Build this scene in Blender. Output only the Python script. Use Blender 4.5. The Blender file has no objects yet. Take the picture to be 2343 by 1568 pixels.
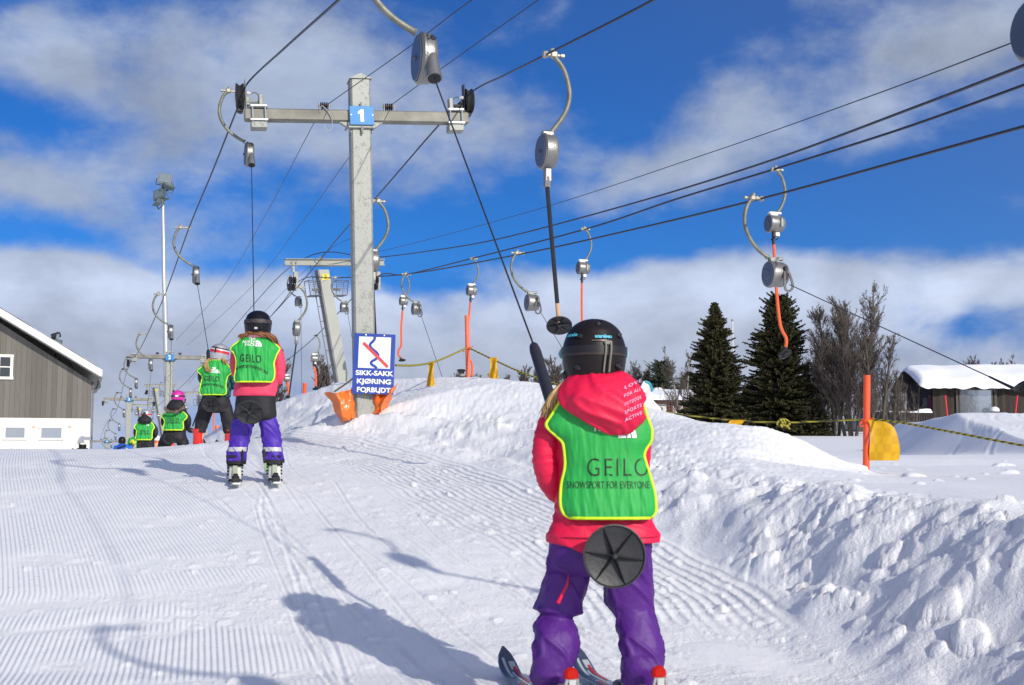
import bpy, math, random
import numpy as np
from mathutils import Vector, Matrix, Euler

SC = bpy.context.scene
COL = SC.collection
random.seed(7)

# ------------------------------------------------------------------ camera
F = 2790.0                      # focal length measured in 1/2342ths of the frame width
PITCH = math.atan(261 / F)
CAMZ = 1.2
cam_data = bpy.data.cameras.new("camera")
cam = bpy.data.objects.new("camera", cam_data)
COL.objects.link(cam)
cam.location = (0, 0, CAMZ)
cam.rotation_euler = (math.pi / 2 + PITCH, 0, 0)
cam_data.sensor_width = 36.0
cam_data.lens = 36.0 * F / 2342.0
cam_data.clip_start = 0.05
cam_data.clip_end = 3000
cam_data.dof.use_dof = True
cam_data.dof.focus_distance = 11.5
cam_data.dof.aperture_fstop = 10.0
SC.camera = cam

# ------------------------------------------------------------------ light
SUN_EL = math.radians(26.5)
SUN_AZ = math.atan2(0.586, -0.81)          # direction towards the sun, measured from +Y clockwise
sun_dir = Vector((math.sin(SUN_AZ) * math.cos(SUN_EL), math.cos(SUN_AZ) * math.cos(SUN_EL), math.sin(SUN_EL)))
sl = bpy.data.lights.new("sun", "SUN")
sl.energy = 4.5
sl.angle = math.radians(0.75)
sl.color = (1.0, 0.92, 0.79)
so = bpy.data.objects.new("sun", sl)
COL.objects.link(so)
so.rotation_euler = sun_dir.to_track_quat('Z', 'Y').to_euler()

SC.view_settings.view_transform = 'Standard'
SC.view_settings.look = 'None'
SC.view_settings.exposure = -0.25
SC.view_settings.gamma = 1.0
SC.render.film_transparent = False
SC.cycles.max_bounces = 6
SC.cycles.diffuse_bounces = 3
SC.cycles.glossy_bounces = 3
SC.cycles.transparent_max_bounces = 8
SC.cycles.use_denoising = True

world = bpy.data.worlds.new("World")
SC.world = world
world.use_nodes = True
wn, wl = world.node_tree.nodes, world.node_tree.links
wn.clear()
w_out = wn.new("ShaderNodeOutputWorld")
w_bg = wn.new("ShaderNodeBackground")
w_bg.inputs[1].default_value = 0.1
wl.new(w_bg.outputs[0], w_out.inputs[0])
sky = wn.new("ShaderNodeTexSky")
sky.sky_type = 'NISHITA'
sky.sun_disc = False
sky.sun_elevation = SUN_EL
sky.sun_rotation = SUN_AZ
sky.altitude = 900
sky.air_density = 1.0
sky.dust_density = 0.4
sky.ozone_density = 2.0


def M(op, a, b=None, c=None, clamp=False):
    n = wn.new("ShaderNodeMath"); n.operation = op; n.use_clamp = clamp
    for i, v in enumerate((a, b, c)):
        if v is None: continue
        if isinstance(v, (int, float)): n.inputs[i].default_value = v
        else: wl.new(v, n.inputs[i])
    return n.outputs[0]


tc = wn.new("ShaderNodeTexCoord")
sx = wn.new("ShaderNodeSeparateXYZ")
wl.new(tc.outputs['Generated'], sx.inputs[0])
az = M('ARCTAN2', sx.outputs[0], sx.outputs[1])
hor = M('SQRT', M('ADD', M('POWER', sx.outputs[0], 2.0), M('POWER', sx.outputs[1], 2.0)))
el = M('ARCTAN2', sx.outputs[2], hor)
# cloud field over azimuth / elevation (radians)
cv = wn.new("ShaderNodeCombineXYZ")
wl.new(M('MULTIPLY', az, 1.0), cv.inputs[0]); wl.new(M('MULTIPLY', el, 1.55), cv.inputs[1])
cv.inputs[2].default_value = 3.7


def wnoise(scale, detail, rough, dist=0.0, off=0.0):
    mp = wn.new("ShaderNodeMapping"); mp.inputs['Location'].default_value = (off, off * .7, 0)
    wl.new(cv.outputs[0], mp.inputs[0])
    n = wn.new("ShaderNodeTexNoise"); n.inputs['Scale'].default_value = scale
    n.inputs['Detail'].default_value = detail; n.inputs['Roughness'].default_value = rough
    n.inputs['Distortion'].default_value = dist
    wl.new(mp.outputs[0], n.inputs[0]); return n.outputs[0]


n1 = wnoise(6.0, 8.0, 0.56, 0.25, 1.3)
n2 = wnoise(22.0, 7.0, 0.6, 0.2, 5.1)
warp = wnoise(4.0, 4.0, 0.5, 0.0, 9.0)
warp2 = wnoise(4.5, 4.0, 0.5, 0.0, 2.0)
waz = M('ADD', az, M('MULTIPLY', M('SUBTRACT', warp, 0.5), 0.12))
wel = M('ADD', el, M('MULTIPLY', M('SUBTRACT', warp2, 0.5), 0.09))


def blob(px, py, rx, ry, amp, ang=0.0):
    a0 = math.atan((px - 1171) / F); e0 = math.atan((1045 - py) / F)
    dx = M('SUBTRACT', waz, a0); dy = M('SUBTRACT', wel, e0)
    c, s = math.cos(ang), math.sin(ang)
    ux = M('DIVIDE', M('ADD', M('MULTIPLY', dx, c), M('MULTIPLY', dy, s)), rx / F)
    uy = M('DIVIDE', M('SUBTRACT', M('MULTIPLY', dy, c), M('MULTIPLY', dx, s)), ry / F)
    r2 = M('ADD', M('MULTIPLY', ux, ux), M('MULTIPLY', uy, uy))
    return M('MULTIPLY', M('EXPONENT', M('MULTIPLY', r2, -1.0)), amp)


BLOBS = [(250, 180, 480, 170, .50, 0), (760, 130, 330, 200, .26, 0), (1150, 250, 260, 130, .16, .3), (60, 30, 170, 60, -.45, 0),
         (60, 330, 220, 60, -.42, .1), (300, 520, 300, 100, .42, -.1), (120, 600, 260, 60, -.28, 0), (60, 480, 180, 70, .3, 0),
         (620, 420, 160, 70, .05, 0), (850, 550, 330, 90, -.30, 0), (1190, 560, 200, 90, -.10, 0),
         (2150, 190, 620, 110, .50, .42), (1560, 330, 330, 80, .34, .45), (1330, 420, 260, 60, .2, .3), (1500, 80, 260, 110, -.42, .3),
         (1950, 470, 560, 75, -.52, .15), (1300, 560, 260, 40, -.10, .0), (2280, 20, 160, 60, .15, 0), (1120, 420, 120, 60, -.05, 0),
         (1010, 660, 190, 26, -.40, -.1), (2100, 650, 380, 70, .18, 0), (1500, 640, 260, 60, .22, 0), (450, 690, 420, 60, .25, 0),
         (2260, 780, 130, 40, -.22, 0), (1830, 640, 110, 30, .1, 0), (650, 320, 420, 90, .10, .1)]
dens = M('ADD', M('MULTIPLY', M('SUBTRACT', n1, 0.5), 1.35), M('MULTIPLY', M('SUBTRACT', n2, 0.5), 0.55))
for b in BLOBS:
    dens = M('ADD', dens, blob(*b))
# a bank of cloud low over the horizon
band = wn.new("ShaderNodeMapRange"); band.interpolation_type = 'SMOOTHSTEP'
wl.new(wel, band.inputs[0])
band.inputs[1].default_value = (1045 - 575) / F; band.inputs[2].default_value = (1045 - 675) / F
band.inputs[3].default_value = 0.0; band.inputs[4].default_value = 0.55
dens = M('ADD', dens, band.outputs[0])
dr = wn.new("ShaderNodeMapRange"); dr.interpolation_type = 'SMOOTHSTEP'
wl.new(dens, dr.inputs[0]); dr.inputs[1].default_value = -0.02; dr.inputs[2].default_value = 0.60
dr.inputs[3].default_value = 0.0; dr.inputs[4].default_value = 0.93
# cloud tone: brighter on thin sunny tops, greyer in thick low parts
tone = wn.new("ShaderNodeMapRange"); wl.new(el, tone.inputs[0])
tone.inputs[1].default_value = 0.0; tone.inputs[2].default_value = 0.20
tone.inputs[3].default_value = 0.0; tone.inputs[4].default_value = 1.0
cm = wn.new("ShaderNodeMixRGB"); wl.new(tone.outputs[0], cm.inputs[0])
cm.inputs[1].default_value = (5.9, 6.3, 7.4, 1); cm.inputs[2].default_value = (4.5, 5.3, 6.9, 1)
n3 = wnoise(9.0, 7.0, 0.58, 0.2, 14.0)
hl = wn.new("ShaderNodeMixRGB"); hl.blend_type = 'MULTIPLY'; hl.inputs[0].default_value = 1.0
sh = wn.new("ShaderNodeMapRange"); wl.new(n3, sh.inputs[0]); sh.inputs[1].default_value = .3; sh.inputs[2].default_value = .7
sh.inputs[3].default_value = .76; sh.inputs[4].default_value = 1.26
gq = M('DIVIDE', M('SUBTRACT', el, (1045 - 690) / F), 75 / F)
gb_ = M('MULTIPLY_ADD', M('EXPONENT', M('MULTIPLY', M('MULTIPLY', gq, gq), -1.0)), 0.42, 1.0)
cmb = wn.new("ShaderNodeMixRGB"); cmb.blend_type = 'MULTIPLY'; cmb.inputs[0].default_value = 1.0
wl.new(cm.outputs[0], cmb.inputs[1]); wl.new(gb_, cmb.inputs[2])
wl.new(cmb.outputs[0], hl.inputs[1]); wl.new(sh.outputs[0], hl.inputs[2])
tint = wn.new("ShaderNodeMixRGB"); tint.blend_type = 'MULTIPLY'; tint.inputs[0].default_value = 1.0
# the real sky above a snowy upland, seen deeper blue than the model's horizon
elc = M('MAXIMUM', sx.outputs[2], 0.16)
sv = wn.new("ShaderNodeCombineXYZ"); wl.new(sx.outputs[0], sv.inputs[0]); wl.new(sx.outputs[1], sv.inputs[1]); wl.new(elc, sv.inputs[2])
wl.new(sv.outputs[0], sky.inputs[0])
wl.new(sky.outputs[0], tint.inputs[1]); tint.inputs[2].default_value = (0.15, 0.55, 1.18, 1)
mx = wn.new("ShaderNodeMixRGB")
wl.new(dr.outputs[0], mx.inputs[0]); wl.new(tint.outputs[0], mx.inputs[1]); wl.new(hl.outputs[0], mx.inputs[2])
# fill glow added to the sky around the sun (behind the camera), lifting shadows
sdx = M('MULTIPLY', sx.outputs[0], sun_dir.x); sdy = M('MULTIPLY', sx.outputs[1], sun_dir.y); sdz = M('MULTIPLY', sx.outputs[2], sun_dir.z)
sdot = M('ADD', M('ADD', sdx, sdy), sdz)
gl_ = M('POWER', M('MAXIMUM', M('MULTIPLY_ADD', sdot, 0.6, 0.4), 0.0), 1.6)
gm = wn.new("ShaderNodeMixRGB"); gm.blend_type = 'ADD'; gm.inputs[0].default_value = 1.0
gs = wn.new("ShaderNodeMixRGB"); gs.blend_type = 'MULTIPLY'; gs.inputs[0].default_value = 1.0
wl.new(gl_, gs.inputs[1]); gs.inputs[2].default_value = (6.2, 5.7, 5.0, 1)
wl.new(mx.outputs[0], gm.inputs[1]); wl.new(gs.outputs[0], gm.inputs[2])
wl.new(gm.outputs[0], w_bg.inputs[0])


def P(px, py, d):
    """a pixel of the photograph and a distance (m, along +Y) -> a point in the world"""
    v = (784 - py) / F; u = (px - 1171) / F
    dy = math.cos(PITCH) - v * math.sin(PITCH)
    return Vector((d * u / dy, d, CAMZ + d * (math.sin(PITCH) + v * math.cos(PITCH)) / dy))


# ------------------------------------------------------------------ numpy noise
_rs = np.random.RandomState(11)
_perm = np.tile(_rs.permutation(512), 3)
_grad = _rs.uniform(0, 2 * np.pi, 512)
_gx, _gy = np.cos(_grad), np.sin(_grad)


def noise2(x, y):
    x = np.asarray(x, float); y = np.asarray(y, float)
    xi = np.floor(x).astype(int); yi = np.floor(y).astype(int)
    xf = x - xi; yf = y - yi
    u = xf * xf * xf * (xf * (xf * 6 - 15) + 10); v = yf * yf * yf * (yf * (yf * 6 - 15) + 10)
    def g(ix, iy, dx, dy):
        h = _perm[_perm[ix & 511] + (iy & 511)] & 511
        return _gx[h] * dx + _gy[h] * dy
    a = g(xi, yi, xf, yf); b = g(xi + 1, yi, xf - 1, yf); c = g(xi, yi + 1, xf, yf - 1); d = g(xi + 1, yi + 1, xf - 1, yf - 1)
    return (a + u * (b - a) + v * ((c + u * (d - c)) - (a + u * (b - a)))) * 1.5


def fbm(x, y, octv=4, gain=0.5, lac=2.03):
    s = 0; a = 1; t = 0
    for i in range(octv):
        s = s + a * noise2(x + 17.3 * i, y - 9.1 * i); t += a; a *= gain; x = x * lac; y = y * lac
    return s / t


def cells(x, y, jit=0.9, full=False):
    """distance to the nearest scattered point and a per-point random value"""
    xi = np.floor(x).astype(int); yi = np.floor(y).astype(int)
    best = np.full(np.shape(x), 9.0); sec = np.full(np.shape(x), 9.0); rnd = np.zeros(np.shape(x))
    for ox in (-1, 0, 1):
        for oy in (-1, 0, 1):
            cx = xi + ox; cy = yi + oy
            h = _perm[_perm[cx & 511] + (cy & 511)] & 511
            h2 = _perm[h + 77] & 511
            px = cx + .5 + jit * (h / 512. - .5); py = cy + .5 + jit * (h2 / 512. - .5)
            dd = np.hypot(px - x, py - y)
            m = dd < best
            sec = np.where(m, best, np.minimum(sec, dd)); best = np.where(m, dd, best); rnd = np.where(m, (_perm[h2 + 31] & 511) / 512., rnd)
    return (best, rnd, sec) if full else (best, rnd)


def sstep(a, b, x):
    t = np.clip((x - a) / (b - a), 0, 1)
    return t * t * (3 - 2 * t)


# ------------------------------------------------------------------ materials
MATS = {}


def mat(name, color, rough=0.6, metal=0.0, var=0.12, vscale=6.0, bump=0.0, bscale=60.0, spec=0.5, coat=0.0, sheen=0.0, trans=0.0):
    if name in MATS: return MATS[name]
    m = bpy.data.materials.new(name); m.use_nodes = True
    n, l = m.node_tree.nodes, m.node_tree.links
    b = n["Principled BSDF"]
    tcn = n.new("ShaderNodeTexCoord")
    ns = n.new("ShaderNodeTexNoise"); ns.inputs['Scale'].default_value = vscale; ns.inputs['Detail'].default_value = 5
    l.new(tcn.outputs['Object'], ns.inputs[0])
    mr = n.new("ShaderNodeMapRange"); l.new(ns.outputs[0], mr.inputs[0])
    mr.inputs[1].default_value = .3; mr.inputs[2].default_value = .7
    mr.inputs[3].default_value = 1 - var; mr.inputs[4].default_value = 1 + var
    mxn = n.new("ShaderNodeMixRGB"); mxn.blend_type = 'MULTIPLY'; mxn.inputs[0].default_value = 1
    mxn.inputs[1].default_value = (*color, 1); l.new(mr.outputs[0], mxn.inputs[2])
    l.new(mxn.outputs[0], b.inputs['Base Color'])
    b.inputs['Roughness'].default_value = rough; b.inputs['Metallic'].default_value = metal
    b.inputs['Specular IOR Level'].default_value = spec
    if coat: b.inputs['Coat Weight'].default_value = coat; b.inputs['Coat Roughness'].default_value = .12
    if sheen: b.inputs['Sheen Weight'].default_value = sheen
    if trans: b.inputs['Transmission Weight'].default_value = trans
    if bump:
        nb = n.new("ShaderNodeTexNoise"); nb.inputs['Scale'].default_value = bscale; nb.inputs['Detail'].default_value = 4
        l.new(tcn.outputs['Object'], nb.inputs[0])
        bp = n.new("ShaderNodeBump"); bp.inputs['Strength'].default_value = bump; bp.inputs['Distance'].default_value = .01
        l.new(nb.outputs[0], bp.inputs['Height']); l.new(bp.outputs[0], b.inputs['Normal'])
    MATS[name] = m
    return m


def galv():
    """galvanised steel with its spangle"""
    if 'galvanised' in MATS: return MATS['galvanised']
    m = mat('galvanised', (.42, .43, .41), .55, .25, .05, 2.0)
    n, l = m.node_tree.nodes, m.node_tree.links
    b = n["Principled BSDF"]
    tcn = n.new("ShaderNodeTexCoord")
    mp = n.new("ShaderNodeMapping"); mp.inputs['Scale'].default_value = (1, 1, .8); l.new(tcn.outputs['Object'], mp.inputs[0])
    v = n.new("ShaderNodeTexVoronoi"); v.inputs['Scale'].default_value = 70; l.new(mp.outputs[0], v.inputs[0])
    ns = n.new("ShaderNodeTexNoise"); ns.inputs['Scale'].default_value = 16; ns.inputs['Detail'].default_value = 8; l.new(mp.outputs[0], ns.inputs[0])
    ns2 = n.new("ShaderNodeTexNoise"); ns2.inputs['Scale'].default_value = 40; ns2.inputs['Detail'].default_value = 5; l.new(mp.outputs[0], ns2.inputs[0])
    bw = n.new("ShaderNodeRGBToBW"); l.new(v.outputs['Color'], bw.inputs[0])
    a = n.new("ShaderNodeMath"); a.operation = 'MULTIPLY_ADD'; l.new(bw.outputs[0], a.inputs[0]); a.inputs[1].default_value = .45; l.new(ns.outputs[0], a.inputs[2])
    a2 = n.new("ShaderNodeMath"); a2.operation = 'MULTIPLY_ADD'; l.new(ns2.outputs[0], a2.inputs[0]); a2.inputs[1].default_value = .6; l.new(a.outputs[0], a2.inputs[2])
    r = n.new("ShaderNodeValToRGB"); l.new(a2.outputs[0], r.inputs[0])
    r.color_ramp.elements[0].position = .62; r.color_ramp.elements[0].color = (.16, .17, .155, 1)
    r.color_ramp.elements[1].position = 1.12; r.color_ramp.elements[1].color = (.31, .325, .295, 1)
    l.new(r.outputs[0], b.inputs['Base Color'])
    return m


def planks(name, c1, c2, width=0.14, rough=.85, axis=0, gap=.06):
    """vertical weathered boards"""
    if name in MATS: return MATS[name]
    m = bpy.data.materials.new(name); m.use_nodes = True
    n, l = m.node_tree.nodes, m.node_tree.links
    b = n["Principled BSDF"]; b.inputs['Roughness'].default_value = rough
    tcn = n.new("ShaderNodeTexCoord"); s = n.new("ShaderNodeSeparateXYZ"); l.new(tcn.outputs['Object'], s.inputs[0])
    def MM(op, a, bb=None):
        q = n.new("ShaderNodeMath"); q.operation = op
        for i, v in enumerate((a, bb)):
            if v is None: continue
            if isinstance(v, (int, float)): q.inputs[i].default_value = v
            else: l.new(v, q.inputs[i])
        return q.outputs[0]
    u = MM('DIVIDE', s.outputs[axis] if axis < 3 else MM('ADD', s.outputs[0], s.outputs[1]), width)
    idx = MM('FLOOR', u); fr = MM('FRACT', u)
    wnz = n.new("ShaderNodeTexWhiteNoise"); wnz.noise_dimensions = '1D'; l.new(idx, wnz.inputs['W'])
    mp = n.new("ShaderNodeMapping"); mp.inputs['Scale'].default_value = (14, 14, .9) if axis != 2 else (.9, .9, 14); l.new(tcn.outputs['Object'], mp.inputs[0])
    ns = n.new("ShaderNodeTexNoise"); ns.inputs['Scale'].default_value = 1.5; ns.inputs['Detail'].default_value = 6; l.new(mp.outputs[0], ns.inputs[0])
    f = MM('ADD', MM('MULTIPLY', wnz.outputs[0], .55), MM('MULTIPLY', ns.outputs[0], .7))
    mxn = n.new("ShaderNodeMixRGB"); l.new(f, mxn.inputs[0]); mxn.inputs[1].default_value = (*c1, 1); mxn.inputs[2].default_value = (*c2, 1)
    g = MM('LESS_THAN', fr, gap)
    mg = n.new("ShaderNodeMixRGB"); l.new(g, mg.inputs[0]); l.new(mxn.outputs[0], mg.inputs[1]); mg.inputs[2].default_value = (c1[0] * .35, c1[1] * .35, c1[2] * .35, 1)
    l.new(mg.outputs[0], b.inputs['Base Color'])
    bp = n.new("ShaderNodeBump"); bp.inputs['Strength'].default_value = .5; bp.inputs['Distance'].default_value = .02
    l.new(MM('SUBTRACT', MM('MULTIPLY', ns.outputs[0], .4), g), bp.inputs['Height']); l.new(bp.outputs[0], b.inputs['Normal'])
    MATS[name] = m
    return m


# ------------------------------------------------------------------ mesh builder
class MB:
    def __init__(s): s.v = []; s.f = []

    def add(s, vs, fs):
        o = len(s.v); s.v.extend([tuple(v) for v in vs]); s.f.extend([tuple(i + o for i in f) for f in fs]); return s

    def box(s, c, dims, rot=None, bev=0.0, taper=1.0):
        x, y, z = dims[0] / 2, dims[1] / 2, dims[2] / 2
        if bev > 0:
            b = min(bev, x * .9, y * .9, z * .9)
            vs = []; fs = []
            # octagonal prism rings along z
            def ring(zz, k):
                xx, yy = x - k, y - k
                return [(-xx + b, -yy, zz), (xx - b, -yy, zz), (xx, -yy + b, zz), (xx, yy - b, zz), (xx - b, yy, zz), (-xx + b, yy, zz), (-xx, yy - b, zz), (-xx, -yy + b, zz)]
            rs = [ring(-z, b), ring(-z + b, 0), ring(z - b, 0), ring(z, b)]
            for r in rs: vs += r
            for k in range(3):
                for i in range(8):
                    j = (i + 1) % 8; fs.append((k * 8 + i, k * 8 + j, k * 8 + 8 + j, k * 8 + 8 + i))
            fs.append(tuple(range(7, -1, -1))); fs.append(tuple(range(24, 32)))
        else:
            t = taper
            vs = [(-x, -y, -z), (x, -y, -z), (x, y, -z), (-x, y, -z), (-x * t, -y * t, z), (x * t, -y * t, z), (x * t, y * t, z), (-x * t, y * t, z)]
            fs = [(3, 2, 1, 0), (4, 5, 6, 7), (0, 1, 5, 4), (1, 2, 6, 5), (2, 3, 7, 6), (3, 0, 4, 7)]
        R = rot if rot is not None else Matrix.Identity(3)
        c = Vector(c)
        return s.add([R @ Vector(v) + c for v in vs], fs)

    def tube(s, pts, r, n=8, cap=True, flat=1.0):
        pts = [Vector(p) for p in pts]
        k = len(pts)
        rs = [r] * k if isinstance(r, (int, float)) else list(r)
        up = None; vs = []; fs = []
        for i in range(k):
            t = (pts[min(i + 1, k - 1)] - pts[max(i - 1, 0)])
            if t.length < 1e-9: t = Vector((0, 0, 1))
            t.normalize()
            if up is None:
                up = Vector((0, 0, 1)) if abs(t.z) < .9 else Vector((0, 1, 0))
                up = (up - t * up.dot(t)).normalized()
            else:
                up = (up - t * up.dot(t))
                up = up.normalized() if up.length > 1e-6 else t.orthogonal().normalized()
            sd = t.cross(up)
            for j in range(n):
                a = 2 * math.pi * j / n
                vs.append(pts[i] + (up * math.cos(a) * flat + sd * math.sin(a)) * rs[i])
        for i in range(k - 1):
            for j in range(n):
                q = (j + 1) % n
                fs.append((i * n + j, i * n + q, i * n + n + q, i * n + n + j))
        if cap:
            fs.append(tuple(range(n - 1, -1, -1))); fs.append(tuple(range((k - 1) * n, k * n)))
        return s.add(vs, fs)

    def lathe(s, c, axis, prof, n=24, sx=1.0):
        """prof: list of (along, radius)"""
        axis = Vector(axis).normalized(); c = Vector(c)
        a = axis.orthogonal().normalized(); b = axis.cross(a)
        vs = []; fs = []
        for (h, r) in prof:
            for j in range(n):
                t = 2 * math.pi * j / n
                vs.append(c + axis * h + (a * math.cos(t) + b * math.sin(t)) * max(r, 1e-5))
        for i in range(len(prof) - 1):
            for j in range(n):
                q = (j + 1) % n
                fs.append((i * n + j, i * n + q, i * n + n + q, i * n + n + j))
        return s.add(vs, fs)

    def poly(s, pts, thick, nrm):
        """flat outline with thickness along nrm"""
        nrm = Vector(nrm).normalized() * thick; k = len(pts)
        pts = [Vector(p) for p in pts]
        vs = [p + nrm * .5 for p in pts] + [p - nrm * .5 for p in pts]
        fs = [tuple(range(k)), tuple(range(2 * k - 1, k - 1, -1))]
        for i in range(k):
            j = (i + 1) % k; fs.append((i, k + i, k + j, j))
        return s.add(vs, fs)

    def grid(s, A, closed=False):
        """A: array (rows, cols, 3)"""
        r, c = A.shape[:2]; o = len(s.v)
        s.v.extend([tuple(p) for p in A.reshape(-1, 3).tolist()])
        for i in range(r - 1):
            for j in range(c if closed else c - 1):
                q = (j + 1) % c
                s.f.append((o + i * c + j, o + i * c + q, o + i * c + c + q, o + i * c + c + j))
        return s

    def cap_ring(s, start, n, rev=False):
        ids = list(range(start, start + n))
        s.f.append(tuple(ids[::-1] if rev else ids)); return s


def rotz(a): return Matrix.Rotation(a, 3, 'Z')
def rotx(a): return Matrix.Rotation(a, 3, 'X')
def roty(a): return Matrix.Rotation(a, 3, 'Y')


def new_obj(name, mb, m, parent=None, smooth=True, loc=None, auto=40):
    me = bpy.data.meshes.new(name)
    if loc is not None:
        L = Vector(loc); vv = [(v[0] - L.x, v[1] - L.y, v[2] - L.z) for v in mb.v]
    else: vv = mb.v
    me.from_pydata(vv, [], mb.f)
    me.validate(verbose=False)
    if smooth:
        me.polygons.foreach_set('use_smooth', [True] * len(me.polygons))
        if auto:
            try: me.set_sharp_from_angle(angle=math.radians(auto))
            except Exception: pass
    o = bpy.data.objects.new(name, me)
    COL.objects.link(o)
    if m: me.materials.append(m)
    if loc is not None: o.location = loc
    if parent: o.parent = parent
    return o


def tag(o, label=None, cat=None, group=None, kind=None):
    if label: o['label'] = label
    if cat: o['category'] = cat
    if group: o['group'] = group
    if kind: o['kind'] = kind
    return o


def thing(name, label, cat, loc=(0, 0, 0), rz=0.0, group=None):
    o = bpy.data.objects.new(name, None); COL.objects.link(o)
    o.empty_display_size = .2
    o.location = loc; o.rotation_euler = (0, 0, rz)
    return tag(o, label, cat, group)


def loc_in(o):
    """world point -> local of a root placed with loc_rot (before depsgraph update)"""
    mm = Matrix.LocRotScale(o.location, o.rotation_euler, o.scale).inverted()
    return lambda p: mm @ Vector(p)


def catmull(pts, n):
    pts = [np.array(p, float) for p in pts]
    k = len(pts); out = []
    for i in range(k - 1):
        p0 = pts[max(i - 1, 0)]; p1 = pts[i]; p2 = pts[i + 1]; p3 = pts[min(i + 2, k - 1)]
        for t in np.linspace(0, 1, n, endpoint=False):
            out.append(.5 * ((2 * p1) + (-p0 + p2) * t + (2 * p0 - 5 * p1 + 4 * p2 - p3) * t * t + (-p0 + 3 * p1 - 3 * p2 + p3) * t ** 3))
    out.append(pts[-1])
    return out


def text2d(body, size, bold=0.0, align='CENTER', space=1.0, xs=1.0):
    cu = bpy.data.curves.new('lettering', 'FONT')
    cu.body = body; cu.size = size; cu.align_x = align; cu.align_y = 'CENTER'
    cu.offset = bold; cu.space_character = space; cu.resolution_u = 4
    ob = bpy.data.objects.new('lettering', cu)
    COL.objects.link(ob)
    bpy.context.view_layer.update()
    me = ob.to_mesh()
    vs = [(v.co.x * xs, v.co.y) for v in me.vertices]; fs = [tuple(p.vertices) for p in me.polygons]
    ob.to_mesh_clear()
    bpy.data.objects.remove(ob); bpy.data.curves.remove(cu)
    return vs, fs
# ================================================================== snow ground
GY = [-40, 0, 2, 3, 4.15, 4.85, 5.5, 6.5, 8, 9, 11, 13.5, 16, 20, 24, 37, 60, 120, 600]
GZ = [-6, .18, .27, .30, .33, .36, .45, .63, .86, 1.0, 1.18, 1.285, 1.25, 1.12, 1.0, .8, .6, .2, -4]
# cross profile of the ploughed bank: per y five (x, z) points - foot, shelf, crest, back, far
PR = [(-40, (2.2, -6, 3.2, -5.3, 4.4, -5.3, 6, -5.3)),
      (0, (2.1, .18, 3.1, .8, 4.2, .82, 6, .84)),
      (3, (1.65, .31, 2.6, .86, 3.3, .90, 5.2, .92)),
      (4.6, (1.36, .36, 2.3, .93, 3.2, .95, 5, .95)),
      (5.2, (1.27, .42, 2.2, .96, 3.1, .97, 5, .97)),
      (6, (1.17, .54, 1.85, 1.0, 2.7, 1.01, 4.6, 1.0)),
      (7, (.80, .72, 1.5, 1.02, 2.1, 1.05, 3.0, 1.03)),
      (8.2, (.28, .90, .95, 1.10, 1.5, 1.19, 2.45, 1.05)),
      (9, (-.02, 1.0, .8, 1.20, 1.74, 1.415, 2.85, 1.06)),
      (10.2, (-.45, 1.13, .35, 1.33, 1.30, 1.515, 3.1, 1.09)),
      (11.5, (-1.32, 1.35, -.60, 1.50, .55, 1.80, 2.9, 1.12)),
      (12.2, (-2.15, 1.43, -1.62, 1.60, .1, 1.94, 2.7, 1.2)),
      (14, (-3.0, 1.31, -1.9, 1.72, -.5, 2.11, 2.2, 1.3)),
      (16, (-4.1, 1.27, -2.9, 1.80, -2.1, 2.20, 1.2, 1.4)),
      (17.5, (-4.9, 1.25, -4.0, 1.72, -3.3, 1.98, .2, 1.4)),
      (20, (-5.6, 1.14, -4.9, 1.38, -4.3, 1.48, -1, 1.3)),
      (24, (-6.6, 1.0, -6.1, 1.12, -5.6, 1.15, -2, 1.1)),
      (40, (-10.5, .8, -9.8, .9, -9, .9, -5, 1.1)),
      (600, (-160, -4, -155, -3, -150, -3, -130, 2))]
PY = [p[0] for p in PR]; PV = np.array([p[1] for p in PR], float)


def pchip(xk, yk, x):
    """monotone cubic through rows of knots; xk, yk: (rows, k), x: (rows, n)"""
    h = np.diff(xk, axis=1); dlt = np.diff(yk, axis=1) / h
    k = xk.shape[1]; m = np.zeros_like(yk)
    for i in range(1, k - 1):
        a, b = dlt[:, i - 1], dlt[:, i]
        w1 = 2 * h[:, i] + h[:, i - 1]; w2 = h[:, i] + 2 * h[:, i - 1]
        ok = (a * b) > 0
        with np.errstate(divide='ignore', invalid='ignore'):
            m[:, i] = np.where(ok, (w1 + w2) / (w1 / a + w2 / b), 0)
    out = np.where(x <= xk[:, :1], yk[:, :1], yk[:, -1:])
    for i in range(k - 1):
        x0 = xk[:, i:i + 1]; hh = h[:, i:i + 1]; t = (x - x0) / hh
        msk = (t >= 0) & (t < 1)
        t = np.clip(t, 0, 1); t2 = t * t; t3 = t2 * t
        val = (2 * t3 - 3 * t2 + 1) * yk[:, i:i + 1] + (t3 - 2 * t2 + t) * hh * m[:, i:i + 1] + (-2 * t3 + 3 * t2) * yk[:, i + 1:i + 2] + (t3 - t2) * hh * m[:, i + 1:i + 2]
        out = np.where(msk, val, out)
    return out


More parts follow.
